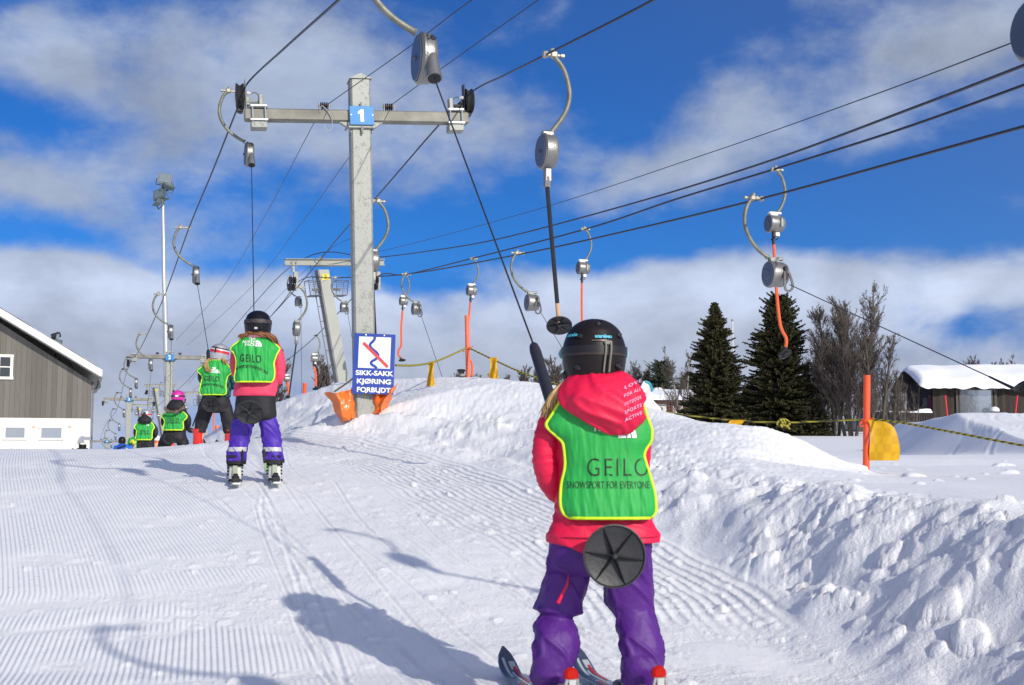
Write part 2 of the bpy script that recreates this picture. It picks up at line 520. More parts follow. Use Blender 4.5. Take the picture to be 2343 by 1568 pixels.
def ground(X, Y, detail=True):
    """X: (rows, n), Y: (rows,) -> Z and the pattern masks"""
    r, n = X.shape
    gy = np.interp(Y, GY, GZ)
    if r > 3: pass
    pv = np.stack([np.interp(Y, PY, PV[:, j]) for j in range(8)], 1)
    foot = pv[:, 0:1]
    wob = .05 * noise2(Y * 1.3, Y * 0 + 3.1) + .10 * noise2(Y * .45, Y * 0 + 8.1)
    near = sstep(30, 12, Y) * sstep(1, 3, Y)
    xk = np.concatenate([foot - .25, foot + (wob * near)[:, None], pv[:, 2:3], pv[:, 4:5], pv[:, 6:7]], 1)
    zk = np.concatenate([gy[:, None] + (pv[:, 1:2] - gy[:, None]) * .8, pv[:, 1:2] + .03, pv[:, 3:4], pv[:, 5:6], pv[:, 7:8]], 1)
    YY = np.repeat(Y[:, None], n, 1)
    Zb = pchip(xk, zk, X)
    # smooth approach of the bank: blend the track level into the foot level
    left = X < xk[:, :1]
    tb = sstep(-1.8, -.25, X - foot)
    Zl = gy[:, None] + (zk[:, :1] - gy[:, None]) * tb
    Z = np.where(left, Zl, Zb)
    # rising ground far off on the right
    bgz = np.interp(Y, [-40, 0, 12, 16, 30, 60, 75, 90, 200, 600], [-5.3, .84, 1.08, 1.12, 1.45, 2.22, 2.95, 3.4, 4.4, 5])
    w = sstep(-.14, .10, X / np.maximum(YY, 1)) * sstep(0, .8, (X - xk[:, 3:4]) / np.maximum(xk[:, 4:5] - xk[:, 3:4], .1)) * sstep(9, 20, YY)
    Z = Z * (1 - w) + bgz[:, None] * w
    # far left the piste falls away behind the crest
    Z = Z - .5 * sstep(-8, -30, X) * sstep(15, 30, YY)
    # the piled jump on the right
    def hill(cx, cy, rx, ry, h, p=2.0, sk=0.0):
        q = ((X - cx - sk * (YY - cy)) / rx) ** 2 + ((YY - cy) / ry) ** 2
        return h * np.exp(-q ** (p / 2) * 1.0)
    xl_ = 6.75 - .16 * (19 - YY) + .12 * noise2(YY * .5, YY * 0 + 2)
    mnd = 1.83 - .72 * np.maximum(0, xl_ - X) - .105 * np.maximum(0, 18.3 - YY) - .35 * np.maximum(0, YY - 24) + .05 * noise2(X * .5, YY * .4) - .10 * np.maximum(0, X - 16)
    Z = .5 * (Z + mnd + np.sqrt((Z - mnd) ** 2 + .004))
    Z = Z
    if not detail: return Z
    u = X - foot
    shelf = pv[:, 2:3] - foot
    # masks
    wall = sstep(-.02, .16, u) * (1 - sstep(shelf * 1.02, shelf * 1.55 + .05, u))
    fardim = sstep(40, 16, YY)
    hump = sstep(shelf * .9, shelf * 1.3, u) * (1 - sstep(0, 1.2, X - pv[:, 4:5])) * sstep(6.6, 8.5, YY)
    hump = hump * fardim
    rough_near = 1 - sstep(6.5, 9.5, YY)
    # downhill streak coordinates on the bank face
    a = 0.62
    s1 = u * math.cos(a) - YY * math.sin(a); s2 = u * math.sin(a) + YY * math.cos(a)
    big = fbm(X * 1.7 + 3, YY * 1.5, 3)
    mid = fbm(s1 * 3.6 + 9, s2 * 6.5, 4)
    fine = fbm(s1 * 14, s2 * 26 + 4, 3, .6)
    c1, r1 = cells(X * 4.2 + .6 * noise2(X * 3, YY * 3), YY * 4.2 + .6 * noise2(X * 3 + 9, YY * 3))
    c2, r2 = cells(X * 11, YY * 11)
    c3, r3 = cells(X * 24 + 5, YY * 24)
    blobs = np.sqrt(np.clip(1 - (c1 / .42) ** 2, 0, 1)) * (r1 > .72)
    crumbs = np.sqrt(np.clip(1 - (c2 / .40) ** 2, 0, 1)) * (r2 > .80)
    tiny = np.sqrt(np.clip(1 - (c3 / .38) ** 2, 0, 1)) * (r3 > .86)
    amp = wall * fardim
    top = sstep(.45, 1.0, u / np.maximum(shelf, .1))
    patch = .12 + .88 * sstep(-.12, .36, fbm(X * .9 + 5, YY * .9 + 2, 2))
    Z = Z + amp * (.075 * big * (.5 + rough_near) + (.024 + .026 * rough_near) * mid * patch + .014 * fine * patch)
    ridged = 1 - np.abs(fbm(s1 * 2.6, s2 * 4.4 + 20, 3)) * 2.4
    Z = Z + amp * np.clip(ridged, -.2, 1) * .020 * (.25 + .75 * rough_near + .2 * top) * patch
    clump = sstep(-.15, .35, fbm(X * 1.1, YY * 1.1 + 40, 2))
    Z = Z + amp * (.045 * blobs * clump * (.4 + .8 * rough_near) + .015 * crumbs * (.35 + clump) + .006 * tiny)
    f1, q1, s1_ = cells(X * 5.2 + .8 * noise2(X * 2.5, YY * 2.5), YY * 5.2 + .8 * noise2(X * 2.5 + 9, YY * 2.5), full=True)
    f2, q2, s2_ = cells(X * 13 + .5 * noise2(X * 7, YY * 7), YY * 13, full=True)
    ch1 = np.clip((s1_ - f1) * 3.2, 0, 1) * np.clip(q1 - .45, 0, 1) * 1.8
    ch2 = np.clip((s2_ - f2) * 3.0, 0, 1) * np.clip(q2 - .45, 0, 1) * 1.8
    cm_ = sstep(.0, .28, fbm(X * 1.5 + 30, YY * 1.5, 2) + .10 * top)
    Z = Z + amp * cm_ * (.036 * ch1 * (.4 + .7 * rough_near) + .024 * ch2)
    # shovelled lip running along the bank
    lipw = np.exp(-((u - shelf * .98 - .06 * noise2(YY * 2.2, YY * 0)) / .10) ** 2) * sstep(7.6, 9.2, YY) * fardim
    Z = Z + .05 * lipw * (1 + noise2(YY * 4, X * 3))
    lip2 = np.exp(-((u - shelf * .45 - .10 * noise2(YY * 1.2, YY * 0 + 5)) / .07) ** 2) * sstep(8.0, 9.5, YY) * fardim
    Z = Z - .035 * lip2
    hs1 = fbm(s1 * 5, s2 * 13 + 7, 3)
    Z = Z + hump * (.022 * big + .016 * hs1 + .006 * fbm(s1 * 22, s2 * 44, 2))
    hl_ = hump * (1 - sstep(.2, .9, (u - shelf)))
    Z = Z + hl_ * (.020 * mid + .008 * fine + .007 * crumbs)
    ks = wall * sstep(8.5, 11, YY) * fardim
    Z = Z + ks * .02 * fbm(s1 * 6, s2 * 9 + 2, 3)
    # flat ground behind the bank
    back = sstep(.9, 2.0, u / np.maximum(shelf, .1)) * (1 - hump)
    Z = Z + back * .012 * fbm(X * 1.2, YY * 1.2, 3) * sstep(120, 30, YY)
    Z = Z + back * (.030 * blobs * (r1 > .975) + .016 * crumbs * (r2 > .986)) * (1 - sstep(11, 14, YY))
    # ---- the groomed track
    trk = (1 - sstep(-.05, .10, u)) * sstep(60, 30, YY)
    Z = Z + trk * (.012 * fbm(X * .8, YY * .8 + 3, 3) + .004 * fbm(X * 5, YY * 5, 2))
    # corduroy direction: bends near the camera, then runs with the lift
    lift = X + .42 * YY
    bend = np.where(YY < 6, .15 * (6 - YY), 0)
    bend2 = .03 * np.sin(YY * .8)
    cu = lift + bend + bend2
    # three groomer passes with their seams
    # loose disturbed zones
    d1 = fbm(X * 1.3 + 2, YY * 1.9, 4)
    zone = sstep(.02, .22, d1 + .42 * sstep(-1.35, -.2, X + .20 * (YY - 4.2)) - .10)
    seam = np.exp(-((YY - 5.95 - .38 * (X + 1.8) - .10 * noise2(X * 1.5, YY * .2)) / .15) ** 2) * (1 - sstep(-.9, -.3, X))
    seam2 = np.exp(-((YY - 7.3 - .3 * (X + 1) - .25 * noise2(X * 1.1, YY * .2 + 7)) / .35) ** 2) * sstep(-2.1, -1.2, X)
    seam3 = np.exp(-((YY - 5.55 - .30 * (X + 1.8) - .08 * noise2(X * 2.5, YY * .2 + 3)) / .07) ** 2) * (1 - sstep(-1.3, -.6, X)) + np.exp(-((YY - 4.95) / .10) ** 2 - ((X + 1.78) / .16) ** 2) + .8 * np.exp(-((YY - 4.55 - .2 * noise2(X * 3, YY)) / .22) ** 2) * sstep(-1.2, -.5, X)
    tracklane = np.exp(-((X - np.interp(YY, [0, 4.15, 9, 13.8], [.5, .22, -1.55, -3.1])) / np.interp(YY, [0, 5, 9, 14], [.95, .75, .62, .5])) ** 4)
    rail = sstep(-1.05, -.75, u + .15 * noise2(YY * .7, YY * 0 + 1)) * sstep(5.2, 6.0, YY)     # ridges along the bank
    loose = np.clip(zone * .8 + np.maximum(seam, np.maximum(seam2, seam3)) * .95, 0, 1)
    lane = np.clip(tracklane, 0, 1)
    cord = trk * (1 - sstep(-.25, .35, X + .2 * (YY - 4.6)) * sstep(7, 5.5, YY)) * np.clip(1 - loose * 1.0, 0, 1) * (1 - lane * .93) * (1 - rail)
    farfade = sstep(16, 11, YY)
    cord = cord * farfade
    railm = trk * rail * sstep(16.5, 13, YY) * (1 - .75 * sstep(.2, .5, fbm(X * 2.2, YY * 2.2 + 9, 3)))
    lz = trk * np.clip(loose, 0, 1) * (1 - lane * .5)
    Z = Z + lz * (.010 * crumbs * sstep(-.3, .2, d1) + .006 * tiny + .007 * fbm(X * 7, YY * 26, 3)) * farfade
    Z = Z - .008 * trk * loose * (1 - lane)
    Z = Z + trk * (r2 > .988) * .010 * np.sqrt(np.clip(1 - (c2 / .28) ** 2, 0, 1)) * farfade * (1 - .6 * lane)
    Z = Z + trk * rail * farfade * (.006 * fine + .008 * crumbs * (r2 > .96))
    # ski tracks
    rsx = np.random.RandomState(5)
    for k in range(26):
        off = rsx.uniform(-.75, .75); amp_s = rsx.uniform(.02, .14); ph = rsx.uniform(0, 6); wl_ = rsx.uniform(.5, 1.4); sl_ = rsx.uniform(-.07, .07)
        wd = rsx.uniform(.006, .013); dp = rsx.uniform(.002, .006)
        y0 = rsx.uniform(1, 8); y1 = y0 + rsx.uniform(2, 7)
        cxk = np.interp(YY, [0, 4.15, 9, 13.8, 20], [.45, .20, -1.55, -3.1, -5.2]) + off * np.interp(YY, [0, 5, 9, 14], [1.25, 1.0, .8, .6]) + amp_s * np.sin(YY * wl_ + ph) + sl_ * (YY - 6)
        q = (X - cxk) / wd
        g = np.exp(-q ** 2) - .55 * np.exp(-((np.abs(q) - 2.0) / .8) ** 2) * (1 + 1.6 * fine)
        Z = Z - dp * g * sstep(y0, y0 + .6, YY) * sstep(y1 + .6, y1, YY) * trk
    lane_r = trk * lane
    Z = Z + lane_r * (.0045 * fbm(X * 8, YY * 4, 3) + .006 * crumbs * (r2 > .93)) * farfade
    # curved ski tracks on the flat behind the bank
    xw = .05 * noise2(X * .9, YY * .9)
    for (cx, cy, rr) in ((9.2, 11.6, 1.7), (9.6, 11.9, 1.55), (7.4, 13.6, 1.9), (10.0, 14.5, 2.2), (9.0, 13.0, 2.6), (8.2, 16.0, 2.0), (9.4, 16.5, 2.3), (8.8, 16.2, 2.15), (7.0, 15.0, 1.5)):
        q = (np.hypot(X - cx, (YY - cy) * .8) - rr + xw) / .028
        Z = Z - .006 * (np.exp(-q ** 2) - .5 * np.exp(-((np.abs(q) - 2) / .7) ** 2)) * (X > 3.2)
    return Z, cu / .0262, cord, (u + .02 * noise2(YY * 3, X)) / .062, railm, lz + amp + .4 * lane_r


def gz(x, y):
    return float(ground(np.array([[x]], float), np.array([y], float), False)[0, 0])


def build_snow():
    t_in = np.linspace(-.47, .47, 1040)
    g = .47 + (1.5 * (np.linspace(0, 1, 34)[1:] ** 1.6)) * 1.0
    far_t = np.array([2.4, 3.2, 5, 9, 20])
    t = np.concatenate([-far_t[::-1], -g[::-1], t_in, g, far_t])
    ys = [-40, -20, -10, -5, -2, 0, .8, 1.4, 1.9, 2.3, 2.6, 2.8]
    y = 2.95
    while y < 15.5: ys.append(y); y *= 1.0038
    while y < 60: ys.append(y); y *= 1.012
    while y < 640: ys.append(y); y *= 1.06
    Y = np.array(ys)
    sc = np.maximum(Y, 2.6)
    X = sc[:, None] * t[None, :]
    Z, cu, cord, ru, railm, lz = ground(X, Y)
    r, c = X.shape
    co = np.empty((r * c, 3)); co[:, 0] = X.ravel(); co[:, 1] = np.repeat(Y, c); co[:, 2] = Z.ravel()
    idx = np.arange(r * c).reshape(r, c)
    q = np.stack([idx[:-1, :-1], idx[:-1, 1:], idx[1:, 1:], idx[1:, :-1]], -1).reshape(-1, 4)
    me = bpy.data.meshes.new('snow_ground')
    me.vertices.add(len(co)); me.vertices.foreach_set('co', co.ravel())
    me.loops.add(q.size); me.loops.foreach_set('vertex_index', q.ravel())
    me.polygons.add(len(q)); me.polygons.foreach_set('loop_start', np.arange(0, q.size, 4)); me.polygons.foreach_set('loop_total', np.full(len(q), 4))
    me.update(calc_edges=True)
    me.polygons.foreach_set('use_smooth', np.ones(len(q), bool))
    for nm, arr in (('groom', cu), ('groom_mask', cord), ('rail', ru), ('rail_mask', railm), ('loose', lz)):
        at = me.attributes.new(nm, 'FLOAT', 'POINT'); at.data.foreach_set('value', np.ascontiguousarray(np.broadcast_to(arr, X.shape)).astype(np.float32).ravel())
    o = bpy.data.objects.new('snow_ground', me); COL.objects.link(o)
    tag(o, kind='structure')
    m = bpy.data.materials.new('snow'); m.use_nodes = True
    n, l = m.node_tree.nodes, m.node_tree.links
    b = n["Principled BSDF"]
    b.inputs['Roughness'].default_value = .62; b.inputs['Specular IOR Level'].default_value = .35
    b.inputs['Subsurface Weight'].default_value = 0.0
    def A(nm):
        a = n.new("ShaderNodeAttribute"); a.attribute_name = nm; return a.outputs['Fac']
    def MM(op, a, bb=None, cc=None):
        k = n.new("ShaderNodeMath"); k.operation = op
        for i, v in enumerate((a, bb, cc)):
            if v is None: continue
            if isinstance(v, (int, float)): k.inputs[i].default_value = v
            else: l.new(v, k.inputs[i])
        return k.outputs[0]
    tcn = n.new("ShaderNodeTexCoord")
    def NZ(scale, det, rough=.5, st=None):
        k = n.new("ShaderNodeTexNoise"); k.inputs['Scale'].default_value = scale; k.inputs['Detail'].default_value = det; k.inputs['Roughness'].default_value = rough
        if st:
            mp = n.new("ShaderNodeMapping"); mp.inputs['Scale'].default_value = st; l.new(tcn.outputs['Object'], mp.inputs[0]); l.new(mp.outputs[0], k.inputs[0])
        else: l.new(tcn.outputs['Object'], k.inputs[0])
        return k.outputs[0]
    wv = NZ(2.2, 3)
    ph = MM('ADD', A('groom'), MM('MULTIPLY', wv, .25))
    s = MM('SINE', MM('MULTIPLY', ph, 2 * math.pi))
    ridge = MM('POWER', MM('MULTIPLY_ADD', s, .5, .5), .95)
    brk = n.new("ShaderNodeMapRange"); l.new(NZ(16, 4, .65), brk.inputs[0]); brk.inputs[1].default_value = .30; brk.inputs[2].default_value = .46; brk.inputs[3].default_value = .7; brk.inputs[4].default_value = 1
    h1 = MM('MULTIPLY', MM('MULTIPLY', ridge, A('groom_mask')), MM('MULTIPLY', brk.outputs[0], .0050))
    s2 = MM('POWER', MM('MULTIPLY_ADD', MM('SINE', MM('MULTIPLY', A('rail'), 2 * math.pi)), .5, .5), 1.3)
    h2 = MM('MULTIPLY', MM('MULTIPLY', s2, A('rail_mask')), MM('MULTIPLY', brk.outputs[0], .014))
    gr = MM('MULTIPLY', NZ(260, 3, .6), .0016)
    gr2 = MM('MULTIPLY', MM('MULTIPLY', NZ(48, 5, .7), .011), MM('MULTIPLY_ADD', A('loose'), .9, .10))
    gr3 = MM('MULTIPLY', NZ(1, 4, .6, (26, 9, 20)), .0022)
    H = MM('ADD', MM('ADD', h1, h2), MM('ADD', MM('ADD', gr, gr2), gr3))
    bp = n.new("ShaderNodeBump"); bp.inputs['Strength'].default_value = 1.0; bp.inputs['Distance'].default_value = 1.0
    l.new(H, bp.inputs['Height']); l.new(bp.outputs[0], b.inputs['Normal'])
    cr = n.new("ShaderNodeMixRGB"); l.new(NZ(3.1, 5), cr.inputs[0]); cr.inputs[1].default_value = (.82, .845, .87, 1); cr.inputs[2].default_value = (.87, .885, .895, 1)
    l.new(cr.outputs[0], b.inputs['Base Color'])
    # the odd crystal that glints
    vo = n.new("ShaderNodeTexVoronoi"); vo.inputs['Scale'].default_value = 90; l.new(tcn.outputs['Object'], vo.inputs[0])
    bwv = n.new("ShaderNodeSeparateColor"); l.new(vo.outputs['Color'], bwv.inputs[0])
    gl = MM('GREATER_THAN', bwv.outputs[0], .992)
    rr = MM('SUBTRACT', .62, MM('MULTIPLY', gl, .5)); l.new(rr, b.inputs['Roughness'])
    me.materials.append(m)
    MATS['snow_ground'] = m
    return o


build_snow()
snow_m = mat('snow_cap', (.84, .87, .91), .7, 0, .03, 3, .5, 9)

# ================================================================== haul cables
BLACKM = mat('cable_steel', (.035, .037, .045), .45, .5, .2, 30)
LBL1 = 'cables of the blue-signed lift'
LBL2 = 'cables of the grey-towered lift'


def interp3(pts, y):
    ys = [p.y for p in pts]
    if ys[0] > ys[-1]: pts = pts[::-1]; ys = ys[::-1]
    return Vector([float(np.interp(y, ys, [p[i] for p in pts])) for i in range(3)])


def cable(name, pts3, r, label, group=None, m=None, n=6, per=10, curved=True):
    pts = catmull(pts3, per) if curved else pts3
    mb = MB().tube(pts, r, n)
    o = new_obj(name, mb, m or BLACKM, loc=pts3[0])
    return tag(o, label, 'cable', group), [Vector(p) for p in pts]


def pp(*a): return [P(*q) for q in a]


cable('haul_cable', [Vector((3.0, -4, 2.4)), Vector((1.33, 1.35, 3.0)), P(905, -120, 5.2)], .0042, 'haul cable passing over the photographer, above the top edge', LBL1)
_, C1L = cable('haul_cable', pp((905, -120, 5.2), (775, 0, 6.9), (655, 107, 9.0), (567, 190, 11.7), (545, 243, 12.2), (487, 390, 14), (432, 523, 16.3), (378, 672, 20.6), (334, 772, 25.4), (312, 812, 30), (303, 820, 36.6), (288, 858, 41), (268, 935, 50), (246, 965, 57.6), (236, 985, 66), (228, 1010, 80)), .0088,
                'thick dark haul cable over the left pulleys of the blue-signed towers', LBL1)
_, C1R = cable('haul_cable', pp((1720, -131, 5.4),  (1495, 0, 6.7), (1250, 125, 8.6), (1155, 172, 10.2), (1078, 212, 12.2), (1000, 291, 12.9), (855, 458, 15.8), (786, 530, 18.6), (686, 650, 22.5), (600, 742, 27.5), (520, 800, 33), (465, 833, 37.4), (420, 880, 43), (365, 925, 50), (340, 950, 58.5)), .0088,
                'thick dark haul cable over the right pulleys of the blue-signed towers', LBL1)
cable('signal_cable', pp((1320, -160, 6.4), (1080, 0, 8.1), (930, 112, 9.6), (760, 232, 11.9), (745, 245, 12.0), (716, 286, 12.5), (600, 505, 17), (500, 670, 24), (402, 780, 36)), .0042,
      'thin signal cable held on the left insulator of the nearest crossarm', LBL1)
cable('signal_cable', pp((1450, -160, 6.6), (1232, 0, 8.2), (1090, 100, 9.6), (893, 242, 12.2), (880, 255, 12.4), (790, 372, 14.5), (690, 510, 18), (560, 672, 26), (428, 790, 37)), .0042,
      'thin signal cable held on the right insulator of the nearest crossarm', LBL1)
_, C2L = cable('haul_cable', pp((2520, 245, 6.3), (2342, 290, 7.0), (2100, 357, 8.2), (1740, 455, 10.7), (1450, 525, 13.5), (1190, 582, 17), (928, 628, 22), (771, 636, 25), (690, 640, 27.4), (640, 700, 31), (560, 790, 40), (500, 845, 52), (460, 880, 70), (440, 893, 76)), .0105,
                'lowest dark haul cable of the grey-towered lift crossing the right sky', LBL2)
_, C2R = cable('haul_cable', pp((2520, 130, 7.6), (2342, 195, 8.4), (2060, 296, 10), (1770, 388, 12.2), (1550, 455, 14.2), (1338, 525, 16.7), (1083, 591, 20.6), (928, 629, 25), (852, 640, 27.6), (725, 767, 33), (659, 823, 39), (600, 868, 50), (520, 895, 76)), .0115,
                'dark haul cable with orange hangers, second from the bottom in the right sky', LBL2)
_, C2S = cable('signal_cable', pp((2520, 82, 5.8), (2342, 150, 6.5), (2100, 243, 8), (1750, 372, 11), (1450, 465, 14.5), (1150, 545, 19), (1000, 572, 22.5), (850, 590, 27), (700, 590, 27.2), (560, 720, 38), (430, 880, 75)), .0105,
                'clamped double signal cable strung along the tops of the grey towers', LBL2)
cable('signal_cable', pp((2520, 20, 5.8), (2342, 88, 6.6), (2000, 217, 9), (1600, 358, 13), (1200, 488, 19), (870, 575, 27.5), (730, 590, 27.6), (500, 830, 60)), .0048,
      'topmost and thinnest cable in the right sky above the grey-towered lift', LBL2)

# ================================================================== tow hangers
GAL = galv()
ALU = mat('cast_aluminium', (.26, .26, .25), .40, .7, .15, 9, .2, 120)
ALU_D = mat('reel_cover', (.10, .12, .16), .42, .4, .1, 8)
ARM_M = mat('arm_tube', (.19, .195, .155), .5, .3, .25, 14, .25, 60)
DARKM = mat('dark_steel', (.06, .058, .055), .5, .4, .3, 18)
BLK = mat('black_plastic', (.011, .012, .015), .48, 0, .2, 20, .15, 90)
ROD_O = mat('orange_rod', (.80, .115, .02), .4, 0, .1, 9, coat=.3)
ROD_P = mat('pink_rod', (.72, .06, .13), .4, 0, .1, 9)
DISCM = mat('platter_rubber', (.028, .029, .032), .5, 0, .25, 9, .15, 60)
TAN = mat('tan_grip', (.62, .38, .19), .55, 0, .12, 12)
WHITE = mat('white_paint', (.78, .77, .72), .5, 0, .06, 8)
INK = mat('black_ink', (.012, .012, .02), .6, 0, .1, 8)


def disc_mesh(c, nrm, r, spokes=6, ang=0.3):
    """platter: shallow dish with a rim, ribs and a hub; nrm points to the ribbed side"""
    nrm = Vector(nrm).normalized(); c = Vector(c); mb = MB()
    mb.lathe(c, nrm, [(-.20 * r, 0), (-.22 * r, .3 * r), (-.16 * r, .75 * r), (-.06 * r, .97 * r), (.0, 1.0 * r), (.06 * r, 1.0 * r), (.07 * r, .955 * r), (.0, .93 * r), (-.07 * r, .72 * r), (-.10 * r, .35 * r), (-.10 * r, 0)], 36)
    a = nrm.orthogonal().normalized(); b = nrm.cross(a)
    for k in range(spokes):
        t = ang + 2 * math.pi * k / spokes
        dd = a * math.cos(t) + b * math.sin(t); sd = nrm.cross(dd)
        p0 = c + dd * .05 * r; p1 = c + dd * .93 * r; w = .035 * r
        vs = [p0 - sd * w * 1.8 - nrm * .1 * r, p0 + sd * w * 1.8 - nrm * .1 * r, p1 + sd * w * .5, p1 - sd * w * .5, p0 + nrm * .13 * r, p1 + nrm * .04 * r]
        mb.add(vs, [(0, 4, 5, 3), (1, 2, 5, 4), (0, 1, 4), (3, 5, 2)])
    mb.lathe(c, nrm, [(-.1 * r, .12 * r), (.12 * r, .10 * r), (.17 * r, .06 * r), (.17 * r, 0)], 12)
    return mb


# geometry of a hanger in its own plane: u sideways (positive = the side the reel hangs), z up
ARM1 = [(-.115, .0), (-.165, -.06), (-.197, -.17), (-.192, -.26), (-.155, -.345), (-.09, -.42), (-.01, -.475), (.06, -.51)]
ARM2 = [(-.085, .0), (-.135, -.07), (-.16, -.17), (-.15, -.27), (-.10, -.37), (-.03, -.445), (.05, -.5)]
ARM3 = [(.06, -.005), (.13, -.09), (.165, -.20), (.17, -.29), (.14, -.39), (.08, -.48), (.03, -.545)]
ARM4 = [(.05, -.005), (.11, -.08), (.145, -.20), (.14, -.30), (.10, -.40), (.05, -.47)]


def hanger(clamp, style, s=1.0, rz=.31, label='', group=None, small=False, num=None, mirror=1, name='tow_hanger', lean=0):
    """style 'A' upward side of the first lift, 'B' its return side, 'C' and 'D' the second lift"""
    t = thing(name, label, 'ski lift hanger', clamp, rz, group)
    if lean: t.rotation_euler = (0, lean, rz)
    n = 6 if small else 10
    arm = {'A': ARM1, 'B': ARM3, 'C': ARM2, 'D': ARM4}[style]
    arm = [(x * mirror, z) for x, z in arm]
    V = lambda x, z, y=0: Vector((x * s, y * s, z * s))
    pts = catmull([V(*a) for a in arm], 2 if small else 5)
    new_obj('arm', MB().tube(pts, [.0165 * s] * (len(pts) - 2) + [.019 * s, .024 * s], n), ARM_M, t)
    sgn = 1 if arm[0][0] > 0 else -1
    mb = MB().tube([V(-.018 * sgn, -.002), V(.02 * sgn, 0), V(arm[0][0] + .045 * sgn, 0)], [.007 * s, .012 * s, .010 * s], 6)
    mb.box(V(arm[0][0], .002), (.052 * s, .044 * s, .05 * s), bev=.01 * s)
    if not small:
        mb.tube([V(arm[0][0] + .05 * sgn, .0), V(arm[0][0] + .075 * sgn, 0)], .015 * s, 6)
        mb.tube([V(arm[0][0] - .01 * sgn, .02), V(arm[0][0] - .01 * sgn, .042)], .017 * s, 8)
        mb.tube([V(0, -.02), V(0, .018)], .021 * s, 8)
        mb.tube([V(.018 * sgn, .0), V(.05 * sgn, .014)], .012 * s, 6)
    new_obj('clamp', mb, DARKM if small else mat('clamp_steel', (.34, .33, .27), .5, .5, .25, 30), t)
    ex, ez = arm[-1]
    if style in 'AB':
        w, r = (.078, .128) if style == 'A' else (.095, .122)
        cx = ex + (.045 * mirror if style == 'A' else -.015 * mirror); cz = ez - r * .98
        ax = Vector((1, 0, 0))
        prof = [(-w / 2, 0), (-w / 2, r * .9), (-w / 2 + .012, r), (-w / 2 + .022, r), (-w / 2 + .026, r * .95), (w / 2 - .02, r * .95), (w / 2 - .012, r * .92), (w / 2, r * .84), (w / 2, 0)]
        mb = MB().lathe(V(cx, cz), ax, [(a * s, b * s) for a, b in prof], 14 if small else 32)
        if style == 'B': mb.box(V(cx + .0, ez - .005), (.085 * s, .05 * s, .05 * s), bev=.008 * s)
        reel = new_obj('reel', mb, ALU, t)
        if not small:
            mb = MB().lathe(V(cx - w / 2 - .002, cz), -ax, [(0, r * .88 * s), (.006 * s, r * .84 * s), (.006 * s, 0)], 28)
            mb.lathe(V(cx - w / 2 - .01, cz), -ax, [(0, .014 * s), (.014 * s, .010 * s), (.014 * s, 0)], 8)
            new_obj('cover', mb, ALU_D, reel)
        if style == 'A':
            # fairlead funnel on the camera side of the reel
            p0 = V(cx + .012, cz - .005, -r * .72); p1 = V(cx + .010, cz - r * 1.12, -r * 1.22)
            mb = MB().tube([p0, p0.lerp(p1, .5), p1], [.026 * s, .031 * s, .039 * s], n + 4)
            f = new_obj('fairlead', mb, ALU, t)
            e = (p1 - p0).normalized()
            new_obj('mouth', MB().tube([p1 + e * .001, p1 + e * .004], .032 * s, 12), INK, f)
            if num and not small:
                vs, fs = text2d(num, .068 * s, .0012)
                vv = []
                for (a, b) in vs:
                    th = math.radians(40) + b / (r * s)
                    vv.append(V(cx, cz) + Vector((a, -math.cos(th) * r * .97 * s, math.sin(th) * r * .97 * s)))
                new_obj('number', MB().add(vv, fs), INK, reel, smooth=False)
            t['exit'] = list(p1)
        else:
            mb = MB().box(V(cx + .0, cz - r - .03), (.05 * s, .045 * s, .11 * s), bev=.008 * s)
            mb.tube([V(cx - .004, cz - r - .05), V(cx - .004, cz - r - .12)], .026 * s, 8)
            new_obj('rod_socket', mb, ALU, t)
            t['exit'] = list(V(cx - .004, cz - r - .11))
    else:
        w, r = (.155, .115) if style == 'C' else (.17, .098)
        cx = ex + (.075 if style == 'C' else -.035) * mirror; cz = ez - r - .03
        ax = Vector((1, 0, 0))
        prof = [(-w / 2, 0), (-w / 2, r * .94), (-w / 2 + .014, r), (-w / 2 + .03, r), (-w / 2 + .034, r * .93), (w / 2 - .03, r * .93), (w / 2, r * .82), (w / 2, 0)]
        mb = MB().lathe(V(cx, cz), ax, [(a * s, b * s) for a, b in prof], 14 if small else 30)
        reel = new_obj('reel', mb, ALU, t)
        mb = MB().box(V(cx, ez - .012), (w * .85 * s, .05 * s, .028 * s), bev=.006 * s)
        mb.box(V(cx - .02, ez - .03), (w * .5 * s, .06 * s, .02 * s))
        new_obj('bracket', mb, WHITE if style == 'D' else GAL, t)
        if not small:
            new_obj('cover', MB().lathe(V(cx - w / 2 - .001, cz), -ax, [(0, r * .86 * s), (.005 * s, r * .82 * s), (.006 * s, .4 * r * s), (.012 * s, .36 * r * s), (.012 * s, 0)], 24), ALU_D, reel)
            new_obj('slot', MB().box(V(cx + .03, cz + .0, -r * .95), (.03 * s, .03 * s, r * 1.0 * s), bev=.006 * s), INK if style == 'C' else GAL, reel)
        if style == 'C':
            lp = [V(cx + .02, cz + .01, -r * .98), V(cx + .0, cz - r * .8, -r * 1.25), V(cx + .005, cz - r * 1.30, -r * 1.3), V(cx + .045, cz - r * 1.36, -r * 1.3), V(cx + .075, cz - r * .95, -r * 1.25), V(cx + .06, cz + .0, -r * 1.0)]
            new_obj('guide_loop', MB().tube(catmull(lp, 4), .011 * s, 6), ALU, t)
            t['exit'] = list(V(cx + .045, cz - r * .9, -r * 1.25))
        else:
            mb = MB().box(V(cx + .02, cz - r - .018), (.05 * s, .05 * s, .05 * s), bev=.006 * s)
            new_obj('bracket', mb, WHITE, t)
            mb = MB().tube([V(cx - .02, cz - r + .01), V(cx - .02, cz - r - .13)], .019 * s, 7)
